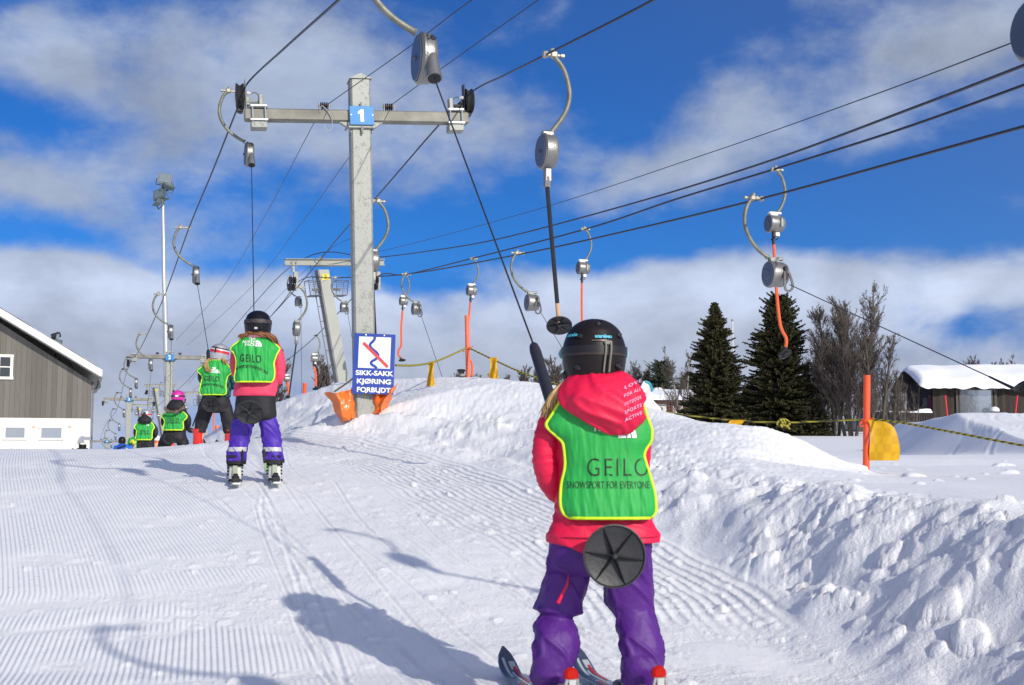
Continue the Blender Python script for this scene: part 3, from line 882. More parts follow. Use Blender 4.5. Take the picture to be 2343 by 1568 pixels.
            if not small:
                lp = [V(cx - .03, cz - r - .05, -.03), V(cx + .01, cz - r - .045, -.045), V(cx + .03, cz - r - .06, 0), V(cx, cz - r - .08, .03), V(cx - .05, cz - r - .075, .0)]
                mb.tube(catmull(lp + [lp[0]], 4), .005 * s, 5)
            new_obj('rod_socket', mb, BLK, t)
            t['exit'] = list(V(cx - .02, cz - r - .12))
    return t


def exit_w(t):
    mm = Matrix.LocRotScale(t.location, t.rotation_euler, t.scale)
    p = mm @ Vector(t['exit']); return p


def rod_disc(t, style, pts, r_disc, nrm, small=False, rad=.014):
    """rigid rod through world points, ending in a platter"""
    L = loc_in(t); n = 6 if small else 8
    lp = [L(p) for p in pts]
    if style == 'B':
        new_obj('rod', MB().tube([lp[0], lp[-1].lerp(lp[0], .16)], rad, n), BLK, t)
        new_obj('grip', MB().tube([lp[-1].lerp(lp[0], .16), lp[-1].lerp(lp[0], .02)], rad * 1.02, n), TAN, t)
    else:
        k = max(2, len(lp) - 3)
        sm = catmull(lp, 4); cut = int(len(sm) * .55)
        new_obj('rod', MB().tube([lp[0]] + sm[1:], rad, n), ROD_O, t)
        q = Vector(sm[-1]); d_ = (q - Vector(sm[-3])).normalized()
        new_obj('grip', MB().tube([q - d_ * .01, q + d_ * .055], rad * 1.15, n), BLK, t)
    new_obj('platter', disc_mesh(lp[-1] if style == 'B' else lp[-1] + (lp[-1] - Vector(sm[-3])).normalized() * .06, (Matrix.Rotation(-t.rotation_euler.z, 3, 'Z') @ Vector(nrm)), r_disc), DISCM, t)
    if 'exit' in t: del t['exit']


def cord(t, end, r=.0035, sag=0.0):
    L = loc_in(t)
    a = Vector(t['exit']); b = L(end)
    m_ = a.lerp(b, .5) + Vector((0, 0, -sag))
    pts = [a, m_, b] if sag else [a, b]
    if 'exit' in t: del t['exit']
    return new_obj('cord', MB().tube(pts, r, 5), BLACKM, t)


GR1U = 'tow hangers on the upward side of the blue-signed lift'
GR1D = 'tow hangers on the return side of the blue-signed lift'
GR2U = 'tow hangers on the upward side of the grey-towered lift'
GR2D = 'orange tow hangers on the return side of the grey-towered lift'

RZ = .30


def at(C, px, py, d): return P(px, py, d)


# -- first lift, upward side, the reel hanging at the right of a bow bulging left
h26 = hanger(P(926, -160, 6.3), 'A', 1.10, RZ, 'large aluminium reel numbered 26 above the nearest girl, its cord pulling her', GR1U, num='26')
h25 = hanger(P(549, 211, 12.0), 'A', 1.0, RZ, 'reel numbered 25 hanging beside the left end of the nearest crossarm', GR1U, num='25')
h24 = hanger(P(433, 522, 16.3), 'A', 1.0, RZ, 'reel numbered 24 pulling the girl in the silver helmet, hanging right of the floodlights', GR1U, num='24')
h23 = hanger(P(378, 674, 20.6), 'A', 1.0, RZ, 'bow hanger whose reel hangs in front of the floodlight mast', GR1U, num='23')
h22 = hanger(P(335, 764, 25.4), 'A', 1.0, RZ, 'bow hanger just above the left end of the crossarm signed 2', GR1U)
h21 = hanger(P(303, 818, 30.6), 'A', 1.0, RZ, 'bow hanger at the left end of the crossarm signed 2', GR1U, small=True)
farU = [(291, 845, 35.5, 'bow hanger just below the left end of the crossarm signed 2'), (277, 899, 41.0, 'small bow hanger, second below the crossarm signed 2'),
        (267, 936, 46.5, 'small bow hanger just above the crossarm signed 3'), (259, 962, 52, 'small bow hanger at the left end of the crossarm signed 3'),
        (250, 985, 58, 'tiny bow hanger just below the crossarm signed 3'), (244, 1003, 64, 'tiny bow hanger lowest before the snow crest at the far left')]
hf = []
for i, (px, py, d, lb) in enumerate(farU):
    if i == 0:
        h = hanger(P(px, py, d), 'A', 1.05, RZ, lb, GR1U, small=True); proto = h
    else:
        h = proto.copy(); COL.objects.link(h); h.location = P(px, py, d); h['label'] = lb
        for ch in proto.children:
            c = ch.copy(); COL.objects.link(c); c.parent = h
            for g_ in ch.children:
                e = g_.copy(); COL.objects.link(e); e.parent = c
    hf.append(h)

# -- first lift, return side, black rods
hB = hanger(P(1247, 125, 8.6), 'B', 1.08, RZ, 'large bow hanger with a long black rod and round platter against the blue sky', GR1D)
e = exit_w(hB); rod_disc(hB, 'B', [e, P(1279, 745, 8.75)], .094, (.02, -.62, -.8), rad=.0165)
hB2 = hanger(P(853, 460, 15.0), 'B', 1.15, RZ, 'bow hanger bulging out behind the nearest tower post, its black rod ending behind the sign', GR1D)
e = exit_w(hB2); rod_disc(hB2, 'B', [e, P(866, 905, 15.3)], .09, (.02, -.62, -.8))
hB3 = hanger(P(678, 657, 22.5), 'B', 1.18, RZ, 'bow hanger with a black rod right of the girl in the black helmet', GR1D)
e = exit_w(hB3); rod_disc(hB3, 'B', [e, P(655, 950, 22.6)], .10, (.02, -.62, -.8))
hB4 = hanger(P(459, 843, 38.5), 'B', 1.3, RZ, 'small bow hanger with a rod behind the kid in the pink helmet', GR1D, small=True)
e = exit_w(hB4); rod_disc(hB4, 'B', [e, P(437, 985, 38.6)], .13, (.02, -.62, -.8), small=True, rad=.026)

# -- second lift, upward side: retracted cords
hC = hanger(P(1741, 455, 10.7), 'C', 1.05, RZ, 'large bow hanger whose cord runs down to the right edge of the sky', GR2U)
cC = exit_w(hC)
tipC = P(2262, 862, 8.4)
LC = loc_in(hC)
cord(hC, P(2262, 862, 8.4), .0042)
new_obj('rod', MB().tube([LC(P(2262, 862, 8.4)), LC(P(2318, 889, 8.2))], [.007, .012], 8), BLK, hC)
new_obj('platter', disc_mesh(LC(P(2352, 880, 8.1)), (.1, -.35, -.9), .098), BLK, hC)
h = hanger(P(1196, 580, 17), 'C', 1.08, RZ, 'bow hanger with a steel reel left of the large black platter', GR2U)
cord(h, P(1400, 985, 15.2), .0042)
h = hanger(P(938, 628, 22), 'C', .98, RZ, 'bow hanger right of the nearest tower post, its arm crossing an orange hanger', GR2U)
cord(h, P(1024, 900, 19.5), .0045)
h = hanger(P(775, 636, 25), 'C', .95, RZ, 'bow hanger whose reel touches the left edge of the nearest tower post', GR2U)
cord(h, P(824, 880, 24), .0045)
h = hanger(P(672, 633, 28), 'C', .92, RZ, 'bow hanger below the left pulleys of the tower with yellow plate 2', GR2U)
cord(h, P(690, 900, 28), .0045)

# -- second lift, return side: orange rods
ends = [(1767, 388, 12.2, [(1771, 625), (1776, 665), (1783, 735), (1789, 757), (1798, 775), (1797, 797)], .0165, .07, 'big bow hanger with an orange rod and platter in front of the spruce', (.25, -.55, -.8)),
        (1331, 524, 16.7, [(1328, 645), (1331, 730), (1336, 800), (1341, 850)], .0165, .08, 'bow hanger with an orange rod going down behind the nearest black helmet', (.25, -.55, -.8)),
        (1077, 592, 20.6, [(1070, 690), (1070, 760), (1072, 815), (1079, 830), (1080, 850), (1078, 862)], .018, .09, 'bow hanger above the orange post on the snow bank', (.1, -.3, -.95)),
        (922, 629, 25, [(916, 706), (918, 750), (918, 788), (913, 800), (911, 810), (916, 819)], .021, .075, 'bow hanger with an orange and pink rod right of the blue sign', (.1, -.25, -.97))]
for px, py, d, rp, rad, rd, lb, nr in ends:
    h = hanger(P(px, py, d), 'D', .94 if d < 14 else .92, RZ, lb, GR2D)
    e = exit_w(h); rod_disc(h, 'D', [e] + [P(a, b, e.y + .0) for a, b in rp[1:]], rd, nr, rad=rad)
for px, py, d, zx, zy, lb in [(719, 768, 33, 722, 885, 'small bow hanger with an orange rod left of the grey tower leg'), (656, 822, 39, 659, 905, 'small bow hanger with an orange rod touching the black rod right of the black helmet')]:
    h = hanger(P(px, py, d), 'D', 1.05, RZ, lb, GR2D, small=True)
    e = exit_w(h); rod_disc(h, 'D', [e, P(zx, zy - 30, e.y), P(zx, zy, e.y)], .09, (.1, -.3, -.95), small=True, rad=.03)
h = hanger(P(490, 893, 60), 'D', 1.2, RZ, 'tiny hanger with an orange rod between the two rear kids', GR2D, small=True)
e = exit_w(h); rod_disc(h, 'D', [e, P(488, 990, 60)], .12, (.1, -.3, -.95), small=True, rad=.035)

# reel just entering the frame at the top right
hE = hanger(P(2360, -345, 3.6), 'B', .86, RZ, 'dark reel cut off by the right edge of the sky, at its top corner', GR1D)
e = exit_w(hE); rod_disc(hE, 'B', [e, P(2480, 520, 3.8)], .09, (.02, -.62, -.8), rad=.012)

h27 = hanger(Vector((1.33, 1.35, 3.0)), 'A', 1.05, RZ, 'bow hanger above the photographer, seen only as a shadow on the groomed snow', GR1U)
cord(h27, Vector((2.1, -1.2, 1.25)), .006)
# ---- the clusters of tiny hangers further down the second lift
protoC = hanger(P(344, 915, 88), 'C', 1.25, RZ, 'tiny hanger left of the yellow plate of the farthest grey tower but one', GR2U, small=True)
tiny = [(372, 876, 78, 'tiny hanger, highest of those left of yellow plate 4'), (357, 925, 84, 'tiny hanger in line with the thin grey arm beyond crossarm 3'),
        (388, 905, 72, 'tiny hanger just left of the post signed 2'), (308, 925, 105, 'tiny hanger left of the farthest grey tower'), (326, 965, 112, 'tiny hanger above the silver helmet with the red stripe'),
        (352, 958, 98, 'tiny hanger right above the silver helmet with the red stripe'), (420, 903, 76, 'tiny hanger right of the pink helmet')]
for px, py, d, lb in tiny:
    h = protoC.copy(); COL.objects.link(h); h.location = P(px, py, d); h['label'] = lb
    for ch in protoC.children:
        c = ch.copy(); COL.objects.link(c); c.parent = h
cord(protoC, P(346, 1015, 88), .012)
for o in list(bpy.data.objects):
    if 'exit' in o: o['exit_keep'] = list(o['exit'])
# ================================================================== lift towers
BLUE = mat('blue_enamel', (.003, .19, .50), .35, 0, .05, 5, coat=.3)
WSIGN = mat('sign_white', (.82, .84, .84), .45, 0, .03, 5)
RUBB = mat('sheave_rubber', (.018, .017, .016), .5, 0, .3, 14)
ZINC = mat('bright_zinc', (.66, .68, .64), .32, .75, .08, 20)
BASE_S = {}


def tower1(base, top_h, arm_h, rz, tilt, label, num, left=-1.13, right=1.13, under=False, pole_w=.205, detail=True, sunk=.5, shear=0.0):
    t = thing('lift_tower', label, 'lift tower', base, 0, 'blue-signed ski lift towers')
    t.rotation_euler = (0, -tilt, rz)
    pw = pole_w
    mb = MB().box((0, 0, (top_h - sunk) / 2), (pw, pw, top_h + sunk), bev=.018)
    mb.add([(-pw * .56, -pw * .56, top_h - .01), (pw * .56, -pw * .56, top_h - .01), (pw * .56, pw * .56, top_h - .01), (-pw * .56, pw * .56, top_h - .01), (0, -pw * .56, top_h + .045), (0, pw * .56, top_h + .045)],
           [(0, 1, 4), (1, 2, 5, 4), (2, 3, 5), (3, 0, 4, 5), (3, 2, 1, 0)])
    mb.v = [(x + shear * (z - arm_h), y, z) for x, y, z in mb.v]
    new_obj('pole', mb, GAL, t)
    ah = .118
    arm = new_obj('crossarm', MB().box(((left + right) / 2, -.05, arm_h), (right - left, .12, ah), bev=.012), mat('weathered_zinc', (.21, .205, .17), .6, .1, .3, 5, .2, 40), t)
    mb = MB()
    for s_ in (-1, 1):
        mb.tube([(s_ * pw * .62, -.13, arm_h - ah * .7), (s_ * pw * .62, .0, arm_h - ah * .75), (s_ * pw * .62, .16, arm_h - ah * .7)], .011, 6)
        mb.poly([(s_ * pw * .5, -.06, arm_h - ah * .52), (s_ * (pw * .5 + .12), -.06, arm_h - ah * .52), (s_ * (pw * .5 + .02), -.06, arm_h - ah * 1.1), (s_ * pw * .5, -.06, arm_h - ah * 1.5)], .06, (0, 1, 0))
    mb.box((0, -.118, arm_h - ah * .95), (pw * 1.35, .03, .045), bev=.006)
    mb.tube([(0, -.125, arm_h - .04), (0, -.13, arm_h - .19)], .012, 6)
    mb.tube([(0, -.125, arm_h + .05), (0, -.13, arm_h + .13)], .010, 6)
    new_obj('bracket', mb, DARKM if not detail else GAL, t)
    pl = new_obj('number_plate', MB().box((0, -.150, arm_h - .01), (.245, .006, .192), bev=.002), BLUE, t)
    vs, fs = text2d(num, .165, .006)
    if num == '1': vs, fs = [(-.016, -.062), (.018, -.062), (.018, .062), (-.008, .062), (-.042, .034), (-.036, .012), (-.016, .024)], [(0, 1, 2, 3, 6), (3, 4, 5, 6)]
    new_obj('number', MB().add([(a, -.1545, arm_h - .012 + b) for a, b in vs], fs), WSIGN, pl, smooth=False)
    mb = MB()
    for s_ in (-.108, .108): mb.tube([(s_, -.152, arm_h - .005), (s_, -.157, arm_h - .005)], .008, 8)
    new_obj('rivet', mb, WSIGN, pl)
    for sgn, xe in ((-1, left), (1, right)):
        z0 = arm_h + (-1 if under else 1) * ah / 2; q = -1 if under else 1
        xc = xe - sgn * .14
        new_obj('clamp_plate', MB().box((xc, -.05, arm_h + ah * .5 + .010), (.17, .17, .016)), GAL, t)
        new_obj('clamp_plate', MB().box((xc, -.05, arm_h - ah * .5 - .045), (.155, .15, .075), bev=.004), GAL, t)
        mb = MB()
        for dx in (-.062, .062): mb.tube([(xc + dx, -.135, arm_h + ah * .5 + .03), (xc + dx, -.135, arm_h - ah * .5 - .02)], .0075, 6)
        mb.box((xc, -.137, arm_h + ah * .5 + .018), (.165, .02, .020), bev=.004); mb.box((xc, -.137, arm_h - ah * .5 - .004), (.175, .02, .020), bev=.004)
        new_obj('u_bolt', mb, ZINC, t)
        wz = z0 + q * .145; xw = xe + sgn * .03
        mb = MB().lathe((xw, 0, wz), (1, 0, 0), [(-.038, 0), (-.038, .125), (-.030, .128), (-.012, .112), (.0, .105), (.012, .112), (.030, .128), (.038, .125), (.038, 0)], 30 if detail else 14)
        wh = new_obj('sheave', mb, RUBB, t)
        mb = MB().lathe((xw + sgn * .0, 0, wz), (1, 0, 0), [(-.046, 0), (-.046, .035), (-.04, .085), (-.036, .09), (.036, .09), (.04, .085), (.046, .035), (.046, 0)], 20 if detail else 10)
        new_obj('hub', mb, DARKM, wh)
        mb = MB()
        mb.box((xw - sgn * .055, -.01, wz + q * .015), (.012, .10, .30), rot=rotx(.12), bev=.004)
        mb.box((xw - sgn * .075, .05, wz - q * .05), (.035, .16, .09), bev=.006)
        mb.tube([(xw + sgn * .04, .0, wz), (xw - sgn * .06, 0, wz)], .02, 8)
        mb.tube([(xw - sgn * .05, -.02, wz - q * .06), (xw - sgn * .19, -.02, wz - q * .06)], .016, 8)
        new_obj('sheave_bracket', mb, DARKM if sgn > 0 else GAL, t)
        new_obj('stub_plate', MB().box((xw - sgn * .20, -.02, wz - q * .05), (.045, .09, .13), bev=.008), GAL, t)
        if detail:
            mb = MB().lathe((xw - sgn * .062, -.04, wz + q * .02), (-sgn, 0, 0), [(0, .008), (.004, .02), (.02, .02), (.03, .012), (.045, .010), (.045, 0)], 10)
            new_obj('sensor', mb, mat('pale_plastic', (.62, .55, .55), .4), t)
            new_obj('wire', MB().tube(catmull([(xw - sgn * .105, -.04, wz + q * .02), (xw - sgn * .15, -.06, wz + q * .02), (xw - sgn * .19, -.05, wz - q * .02)], 4), .004, 5), DARKM, t)
            new_obj('catcher', MB().box((xw + sgn * .0, .05, wz - .13), (.06, .10, .05), rot=roty(.2), bev=.01), DARKM, t)
    for sx_ in (-.36, .30):
        mb = MB()
        for dx in (-.05, .05): mb.box((sx_ + dx, -.03, arm_h + ah * .5 + .04), (.010, .035, .10), bev=.002)
        mb.tube([(sx_ - .07, -.03, arm_h + ah * .5 + .055), (sx_ + .07, -.03, arm_h + ah * .5 + .055)], .007, 6)
        new_obj('insulator_bracket', mb, GAL, t)
        prof = []
        for k in range(4):
            a = -.04 + k * .02
            prof += [(a, .018), (a + .004, .038), (a + .012, .038), (a + .016, .018)]
        new_obj('insulator', MB().lathe((sx_, -.03, arm_h + ah * .5 + .055), (1, 0, 0), [(-.042, 0)] + prof + [(.042, 0)], 14), mat('brown_porcelain', (.035, .015, .010), .25, 0, .2, 9), t)
    if detail:
        pts = [(-.42, -.12, arm_h + .02), (-.40, -.13, arm_h + .085), (-.36, -.13, arm_h + .06), (-.33, -.125, arm_h + .02), (-.30, -.12, arm_h - .05), (-.30, -.115, arm_h - .13), (-.34, -.115, arm_h - .165), (-.375, -.115, arm_h - .13), (-.37, -.115, arm_h - .10)]
        new_obj('loose_wire', MB().tube(catmull(pts, 5), .005, 5), mat('grey_wire', (.30, .31, .30), .5), t)
    return t


b1 = P(834, 975, 12.2)
top1 = P(808, 188, 12.2); a1 = P(818, 266, 12.2)
H1 = (top1 - b1).length; A1 = (a1 - b1).length
tower1(b1 + Vector((.03 * A1, 0, 0)), H1, A1 - .035, .27, .058, 'nearest galvanised steel tower post with blue plate 1 and wide crossarm', '1', left=-1.155, right=1.12, shear=.03)
d2 = 37.0
g2 = P(382, 1045, d2); g2.z = gz(g2.x, g2.y)
tower1(g2, P(382, 806, d2).z - g2.z, P(382, 818, d2).z - g2.z, .30, 0, 'galvanised tower post with blue plate 2 behind the kid in the pink helmet', '2', left=-1.17, right=1.12, under=True, pole_w=.215, detail=False)
d3 = 58.0
g3 = P(291, 1060, d3); g3.z = gz(g3.x, g3.y)
tower1(g3, P(291, 904, d3).z - g3.z, P(291, 914, d3).z - g3.z, .30, 0, 'small distant tower post with blue plate 3 left of the silver helmet', '3', left=-1.15, right=1.12, under=True, pole_w=.26, detail=False)
d4 = 84.0
g4 = P(243, 1060, d4); g4.z = gz(g4.x, g4.y)
tower1(g4, P(243, 1002, d4).z - g4.z, P(243, 1010, d4).z - g4.z, .30, 0, 'farthest tiny tower just showing its crossarm over the snow crest', '4', left=-1.2, right=1.2, under=True, pole_w=.26, detail=False)

GREYP = mat('grey_green_paint', (.30, .315, .275), .5, 0, .07, 1.5)
GREYD = mat('grey_paint_dark', (.17, .18, .18), .55, 0, .15, 5)
YEL = mat('yellow_plate', (.80, .58, .02), .45, 0, .05, 6)
mesh_m = mat('basket_steel', (.13, .14, .15), .5, .5, .2, 9)


def grey_tower(topc, base, L, R, num, label, scale=1.0, detail=True, leg_w=(.235, .24)):
    """topc: top of leg; L, R: ends of the beam"""
    t = thing('lift_tower', label, 'lift tower', base, 0, 'grey-painted ski lift towers')
    q = loc_in(t); tl, l_, r_ = q(topc), q(L), q(R)
    ax = (r_ - l_).normalized(); up = Vector((0, 0, 1)); bk = ax.cross(up) * -1
    hb = .13 * scale; fl = .014 * scale
    mb = MB()
    R3 = Matrix((ax, bk, up)).transposed()
    mid = (l_ + r_) / 2; Ln = (r_ - l_).length
    mb.box(mid, (Ln, .02 * scale, hb), rot=R3)
    for dz in (-.5, .5): mb.box(mid + up * dz * hb, (Ln, .12 * scale, fl), rot=R3)
    c = tl + up * 0
    mb.poly([mid.lerp(l_, .48) - up * hb * .52, mid.lerp(r_, .55) - up * hb * .52, c + ax * .14 * scale - up * hb * .55, c - ax * .14 * scale - up * hb * .55], .10 * scale, bk)
    new_obj('beam', mb, GREYP, t)
    w0, w1 = leg_w
    top = tl - up * hb * 1.2; bot = Vector((0, 0, -.6)); bot = bot
    mb = MB()
    sdx = ax
    def ringq(c_, w): return [c_ - sdx * w / 2 - bk * w * .5, c_ + sdx * w / 2 - bk * w * .5, c_ + sdx * w / 2 + bk * w * .5, c_ - sdx * w / 2 + bk * w * .5]
    a_, b_ = ringq(bot, w1 * scale), ringq(top, w0 * scale)
    mb.add(a_ + b_, [(0, 1, 5, 4), (1, 2, 6, 5), (2, 3, 7, 6), (3, 0, 4, 7), (4, 5, 6, 7)])
    new_obj('leg', mb, GREYP, t)
    dr_ = (top - bot); n = dr_.normalized()
    mb = MB(); o1 = -sdx * (w0 / 2 + .025) * scale; o2 = -sdx * (w0 / 2 + .085) * scale
    mb.box((bot + top) / 2 - sdx * (w0 / 2 + .012) * scale, (.03 * scale, w0 * scale * .9, dr_.length), rot=Matrix((sdx, bk, n)).transposed())
    new_obj('edge_channel', mb, GREYD, t)
    mb = MB()
    mb.tube([bot + o2 * 1.25, top + o2 * 1.25 + n * .15], .012 * scale, 5)
    k = int(dr_.length / .32)
    for i in range(k):
        p = bot + dr_ * (i + .5) / k
        mb.tube([p + o1, p + o2 * 1.25], .009 * scale, 4)
    new_obj('ladder', mb, GREYD, t)
    pz = top - n * .40 * scale
    y = new_obj('number_plate', MB().box(top - n * .17 * scale - bk * (w0 * .55) * scale, (.155 * scale, .006, .135 * scale), rot=R3), YEL, t)
    vs, fs = text2d(num, .13 * scale, .0015)
    c0 = top - n * .17 * scale - bk * (w0 * .55 + .006) * scale
    new_obj('number', MB().add([c0 + ax * a + up * b for a, b in vs], fs), INK, y, smooth=False)
    for sg, off in ((-1, .26), (1, .30)):
        c_ = top - n * .42 * scale + ax * sg * off * scale * 1.2
        mb = MB()
        w, h_, dp = .26 * scale, .34 * scale, .30 * scale
        cr = [c_ + ax * sx_ * w / 2 + up * sz * h_ / 2 - bk * (.14 * scale + (sz < 0) * .03) + ax * (sz < 0) * sg * -.04 for sx_, sz in ((-1, -1), (1, -1), (1, 1), (-1, 1))]
        mb.tube(cr + [cr[0]], .012 * scale, 5)
        for i in range(1, 7):
            mb.tube([cr[0].lerp(cr[1], i / 7), cr[3].lerp(cr[2], i / 7)], .0035 * scale, 3)
            mb.tube([cr[0].lerp(cr[3], i / 7), cr[1].lerp(cr[2], i / 7)], .0035 * scale, 3)
        for i in (0, 1, 2, 3): mb.tube([cr[i], cr[i] + bk * dp], .009 * scale, 4)
        mb.tube([cr[0] + bk * dp, cr[1] + bk * dp, cr[2] + bk * dp, cr[3] + bk * dp, cr[0] + bk * dp], .010 * scale, 4)
        mb.box((cr[0] + cr[1]) / 2 + bk * dp / 2, (w, dp, .02 * scale), rot=R3)
        mb.box(c_ - ax * sg * .16 * scale - up * .02, (.3 * scale, .04 * scale, .05 * scale), rot=R3)
        new_obj('work_basket', mb, mesh_m, t)
    for sg, e_ in ((-1, l_.lerp(mid, .17)), (1, r_.lerp(mid, .17))):
        mb = MB()
        mb.box(e_ - up * (hb * .5 + .08 * scale), (.05 * scale, .06 * scale, .16 * scale), rot=R3)
        mb.box(e_ - up * (hb * .5 + .22 * scale) + ax * .06 * scale, (.09 * scale, .05 * scale, .14 * scale), rot=R3)
        mb.box(e_ - up * (hb * .5 + .42 * scale) + ax * .08 * scale, (.05 * scale, .07 * scale, .30 * scale), rot=R3)
        for dx in (-.05, .05): mb.tube([e_ + ax * dx * scale + up * hb * .2 - bk * .06 * scale, e_ + ax * dx * scale - up * hb * 1.1 - bk * .06 * scale], .01 * scale, 5)
        br = new_obj('pulley_bracket', mb, GAL, t)
        mb = MB()
        for i in range(2):
            for dx in (-.055, .03):
                c_ = e_ - up * (hb * .5 + (.34 + .14 * i) * scale) + ax * dx * scale + bk * (.0 + .1 * i)
                mb.lathe(c_, ax, [(-.02 * scale, 0), (-.02 * scale, .085 * scale), (0, .07 * scale), (.02 * scale, .085 * scale), (.02 * scale, 0)], 16)
        new_obj('pulley', mb, RUBB, t)
    mb = MB()
    for f_ in (.35, .78):
        p = l_.lerp(r_, f_) + up * (hb * .5 + .03)
        mb.box(p, (.05 * scale, .05 * scale, .06 * scale))
    new_obj('cable_saddle', mb, GREYD, t)
    return t


gb = P(800, 935, 27); gb.z = min(gb.z, gz(gb.x, gb.y) - .1)
grey_tower(P(737, 603, 27), P(803, 925, 27), P(651, 600, 26.5), P(878, 601, 27.6), '2', 'grey-green leaning steel tower with yellow plate 2 just behind the nearest post')
for (tx, ty, bx, by, lx, rx, d, num, lb) in ((458, 899, 480, 1060, 415, 500, 74, '3', 'grey leaning tower with yellow plate 3 hidden partly by the girl in the silver helmet'),
                                           (355, 882, 388, 1062, 330, 403, 96, '4', 'grey leaning tower whose leg passes just behind the post with blue plate 2'),
                                           (318, 927, 340, 1062, 296, 354, 124, '5', 'farthest grey tower, its arm above the silver helmet with the red stripe')):
    grey_tower(P(tx, ty, d), P(bx, by, d), P(lx, ty, d - 1), P(rx, ty, d + 1), num, lb, scale=d / 27 * (rx - lx) / 227 * 1.0)

# ------------------------------------------------------------------ floodlight mast
fb = P(386, 1045, 38.2); fb.z = gz(fb.x, fb.y)
mast = thing('floodlight_mast', 'tall slim steel mast with four floodlights behind the post signed 2', 'floodlight mast', fb)
q = loc_in(mast)
new_obj('mast', MB().tube([q(P(384, 1040, 38.2)), q(P(377, 690, 38.2))], .082, 12).tube([q(P(377, 694, 38.2)), q(P(376, 688, 38.2)), q(P(372.5, 470, 38.2))], [.084, .062, .055], 12), mat('bright_galvanised', (.55, .57, .56), .35, .6, .05, 3), mast)
LAMP = mat('lamp_housing', (.11, .15, .15), .5, .2, .12, 8)
GLASS = mat('lamp_glass', (.26, .32, .33), .12, .5, .06, 5)
for (px, py, rx_, ry_, rz_, s_) in ((376, 412, -.35, .15, .35, .84), (384, 426, -.9, .2, .7, .75), (367, 447, -.35, -.25, -.35, .84), (364, 462, -.7, -.2, -.9, .75)):
    c = q(P(px, py, 38.0)); Rm = Euler((rx_, ry_, rz_)).to_matrix()
    w, h_, dp = .50 * s_, .46 * s_, .20 * s_
    mb = MB()
    fr = [Rm @ Vector(v) + c for v in ((-w / 2, -dp / 2, -h_ / 2), (w / 2, -dp / 2, -h_ / 2), (w / 2, -dp / 2, h_ / 2), (-w / 2, -dp / 2, h_ / 2))]
    bk_ = [Rm @ Vector(v) + c for v in ((-w * .32, dp / 2, -h_ * .3), (w * .32, dp / 2, -h_ * .3), (w * .32, dp / 2, h_ * .3), (-w * .32, dp / 2, h_ * .3))]
    mb.add(fr + bk_, [(0, 1, 2, 3), (7, 6, 5, 4), (0, 4, 5, 1), (1, 5, 6, 2), (2, 6, 7, 3), (3, 7, 4, 0)])
    mb.tube([Rm @ Vector((-w * .54, 0, 0)) + c, Rm @ Vector((-w * .54, dp, -h_ * .3)) + c, Rm @ Vector((w * .54, dp, -h_ * .3)) + c, Rm @ Vector((w * .54, 0, 0)) + c], .02, 5)
    lp = new_obj('floodlight', mb, LAMP, mast, smooth=False)
    new_obj('glass', MB().box(Rm @ Vector((0, -dp / 2 - .008, .0)) + c, (w * .78, .012, h_ * .74), rot=Rm), GLASS, lp, smooth=False)
mb = MB().tube([q(P(372.5, 474, 38.2)), q(P(373, 400, 38.2))], .045, 8)
mb.tube([q(P(360, 444, 38.2)), q(P(386, 434, 38.2))], .035, 6); mb.tube([q(P(360, 462, 38.2)), q(P(384, 454, 38.2))], .03, 6)
new_obj('lamp_bracket', mb, LAMP, mast)

# ================================================================== sign on the nearest post
NAVY = mat('sign_navy', (.022, .05, .31), .22, 0, .05, 4, coat=.7)
RED = mat('sign_red', (.62, .05, .035), .3, 0, .04, 5, coat=.4)
WGL = mat('sign_gloss_white', (.72, .75, .74), .2, 0, .04, 4, coat=.8)
scn = P(855, 833, 12.03); sw, shh = .407, .60
sg = thing('warning_sign', 'blue and white sign SIKK-SAKK KJØRING FORBUDT fixed low on the nearest post', 'sign', scn)
sg.rotation_euler = (math.radians(-2.5), .03, .12)


def bow(x, z): return -.004 - .010 * math.cos(x / sw * 2.4) + .004 * math.sin(z * 9 + x * 7)


def bgrid(x0, x1, z0, z1, off, nx=14, nz=18):
    X_, Z_ = np.meshgrid(np.linspace(x0, x1, nx), np.linspace(z0, z1, nz))
    A_ = np.zeros((nz, nx, 3)); A_[..., 0] = X_; A_[..., 2] = Z_
    for i in range(nz):
        for j in range(nx): A_[i, j, 1] = bow(X_[i, j], Z_[i, j]) + off
    return A_


mb = MB().grid(bgrid(-sw / 2, sw / 2, -shh / 2, shh / 2, 0)); mb.grid(bgrid(-sw / 2, sw / 2, -shh / 2, shh / 2, .004)[:, ::-1])
board = new_obj('board', mb, NAVY, sg)
pz0, pz1 = -.045, .268
new_obj('white_panel', MB().grid(bgrid(-.155, .160, pz0, pz1, -.0018)), WGL, board)


def ribbon(path, w, off):
    pts = catmull([(a, 0, b) for a, b in path], 7); A_ = np.zeros((len(pts), 2, 3))
    for i in range(len(pts)):
        a = pts[max(i - 1, 0)]; b = pts[min(i + 1, len(pts) - 1)]
        tx, tz = b[0] - a[0], b[2] - a[2]; l_ = math.hypot(tx, tz); nx, nz = -tz / l_, tx / l_
        for k, s_ in enumerate((-1, 1)):
            x = pts[i][0] + nx * w / 2 * s_; z = pts[i][2] + nz * w / 2 * s_
            A_[i, k] = (x, bow(x, z) + off, z)
    return A_


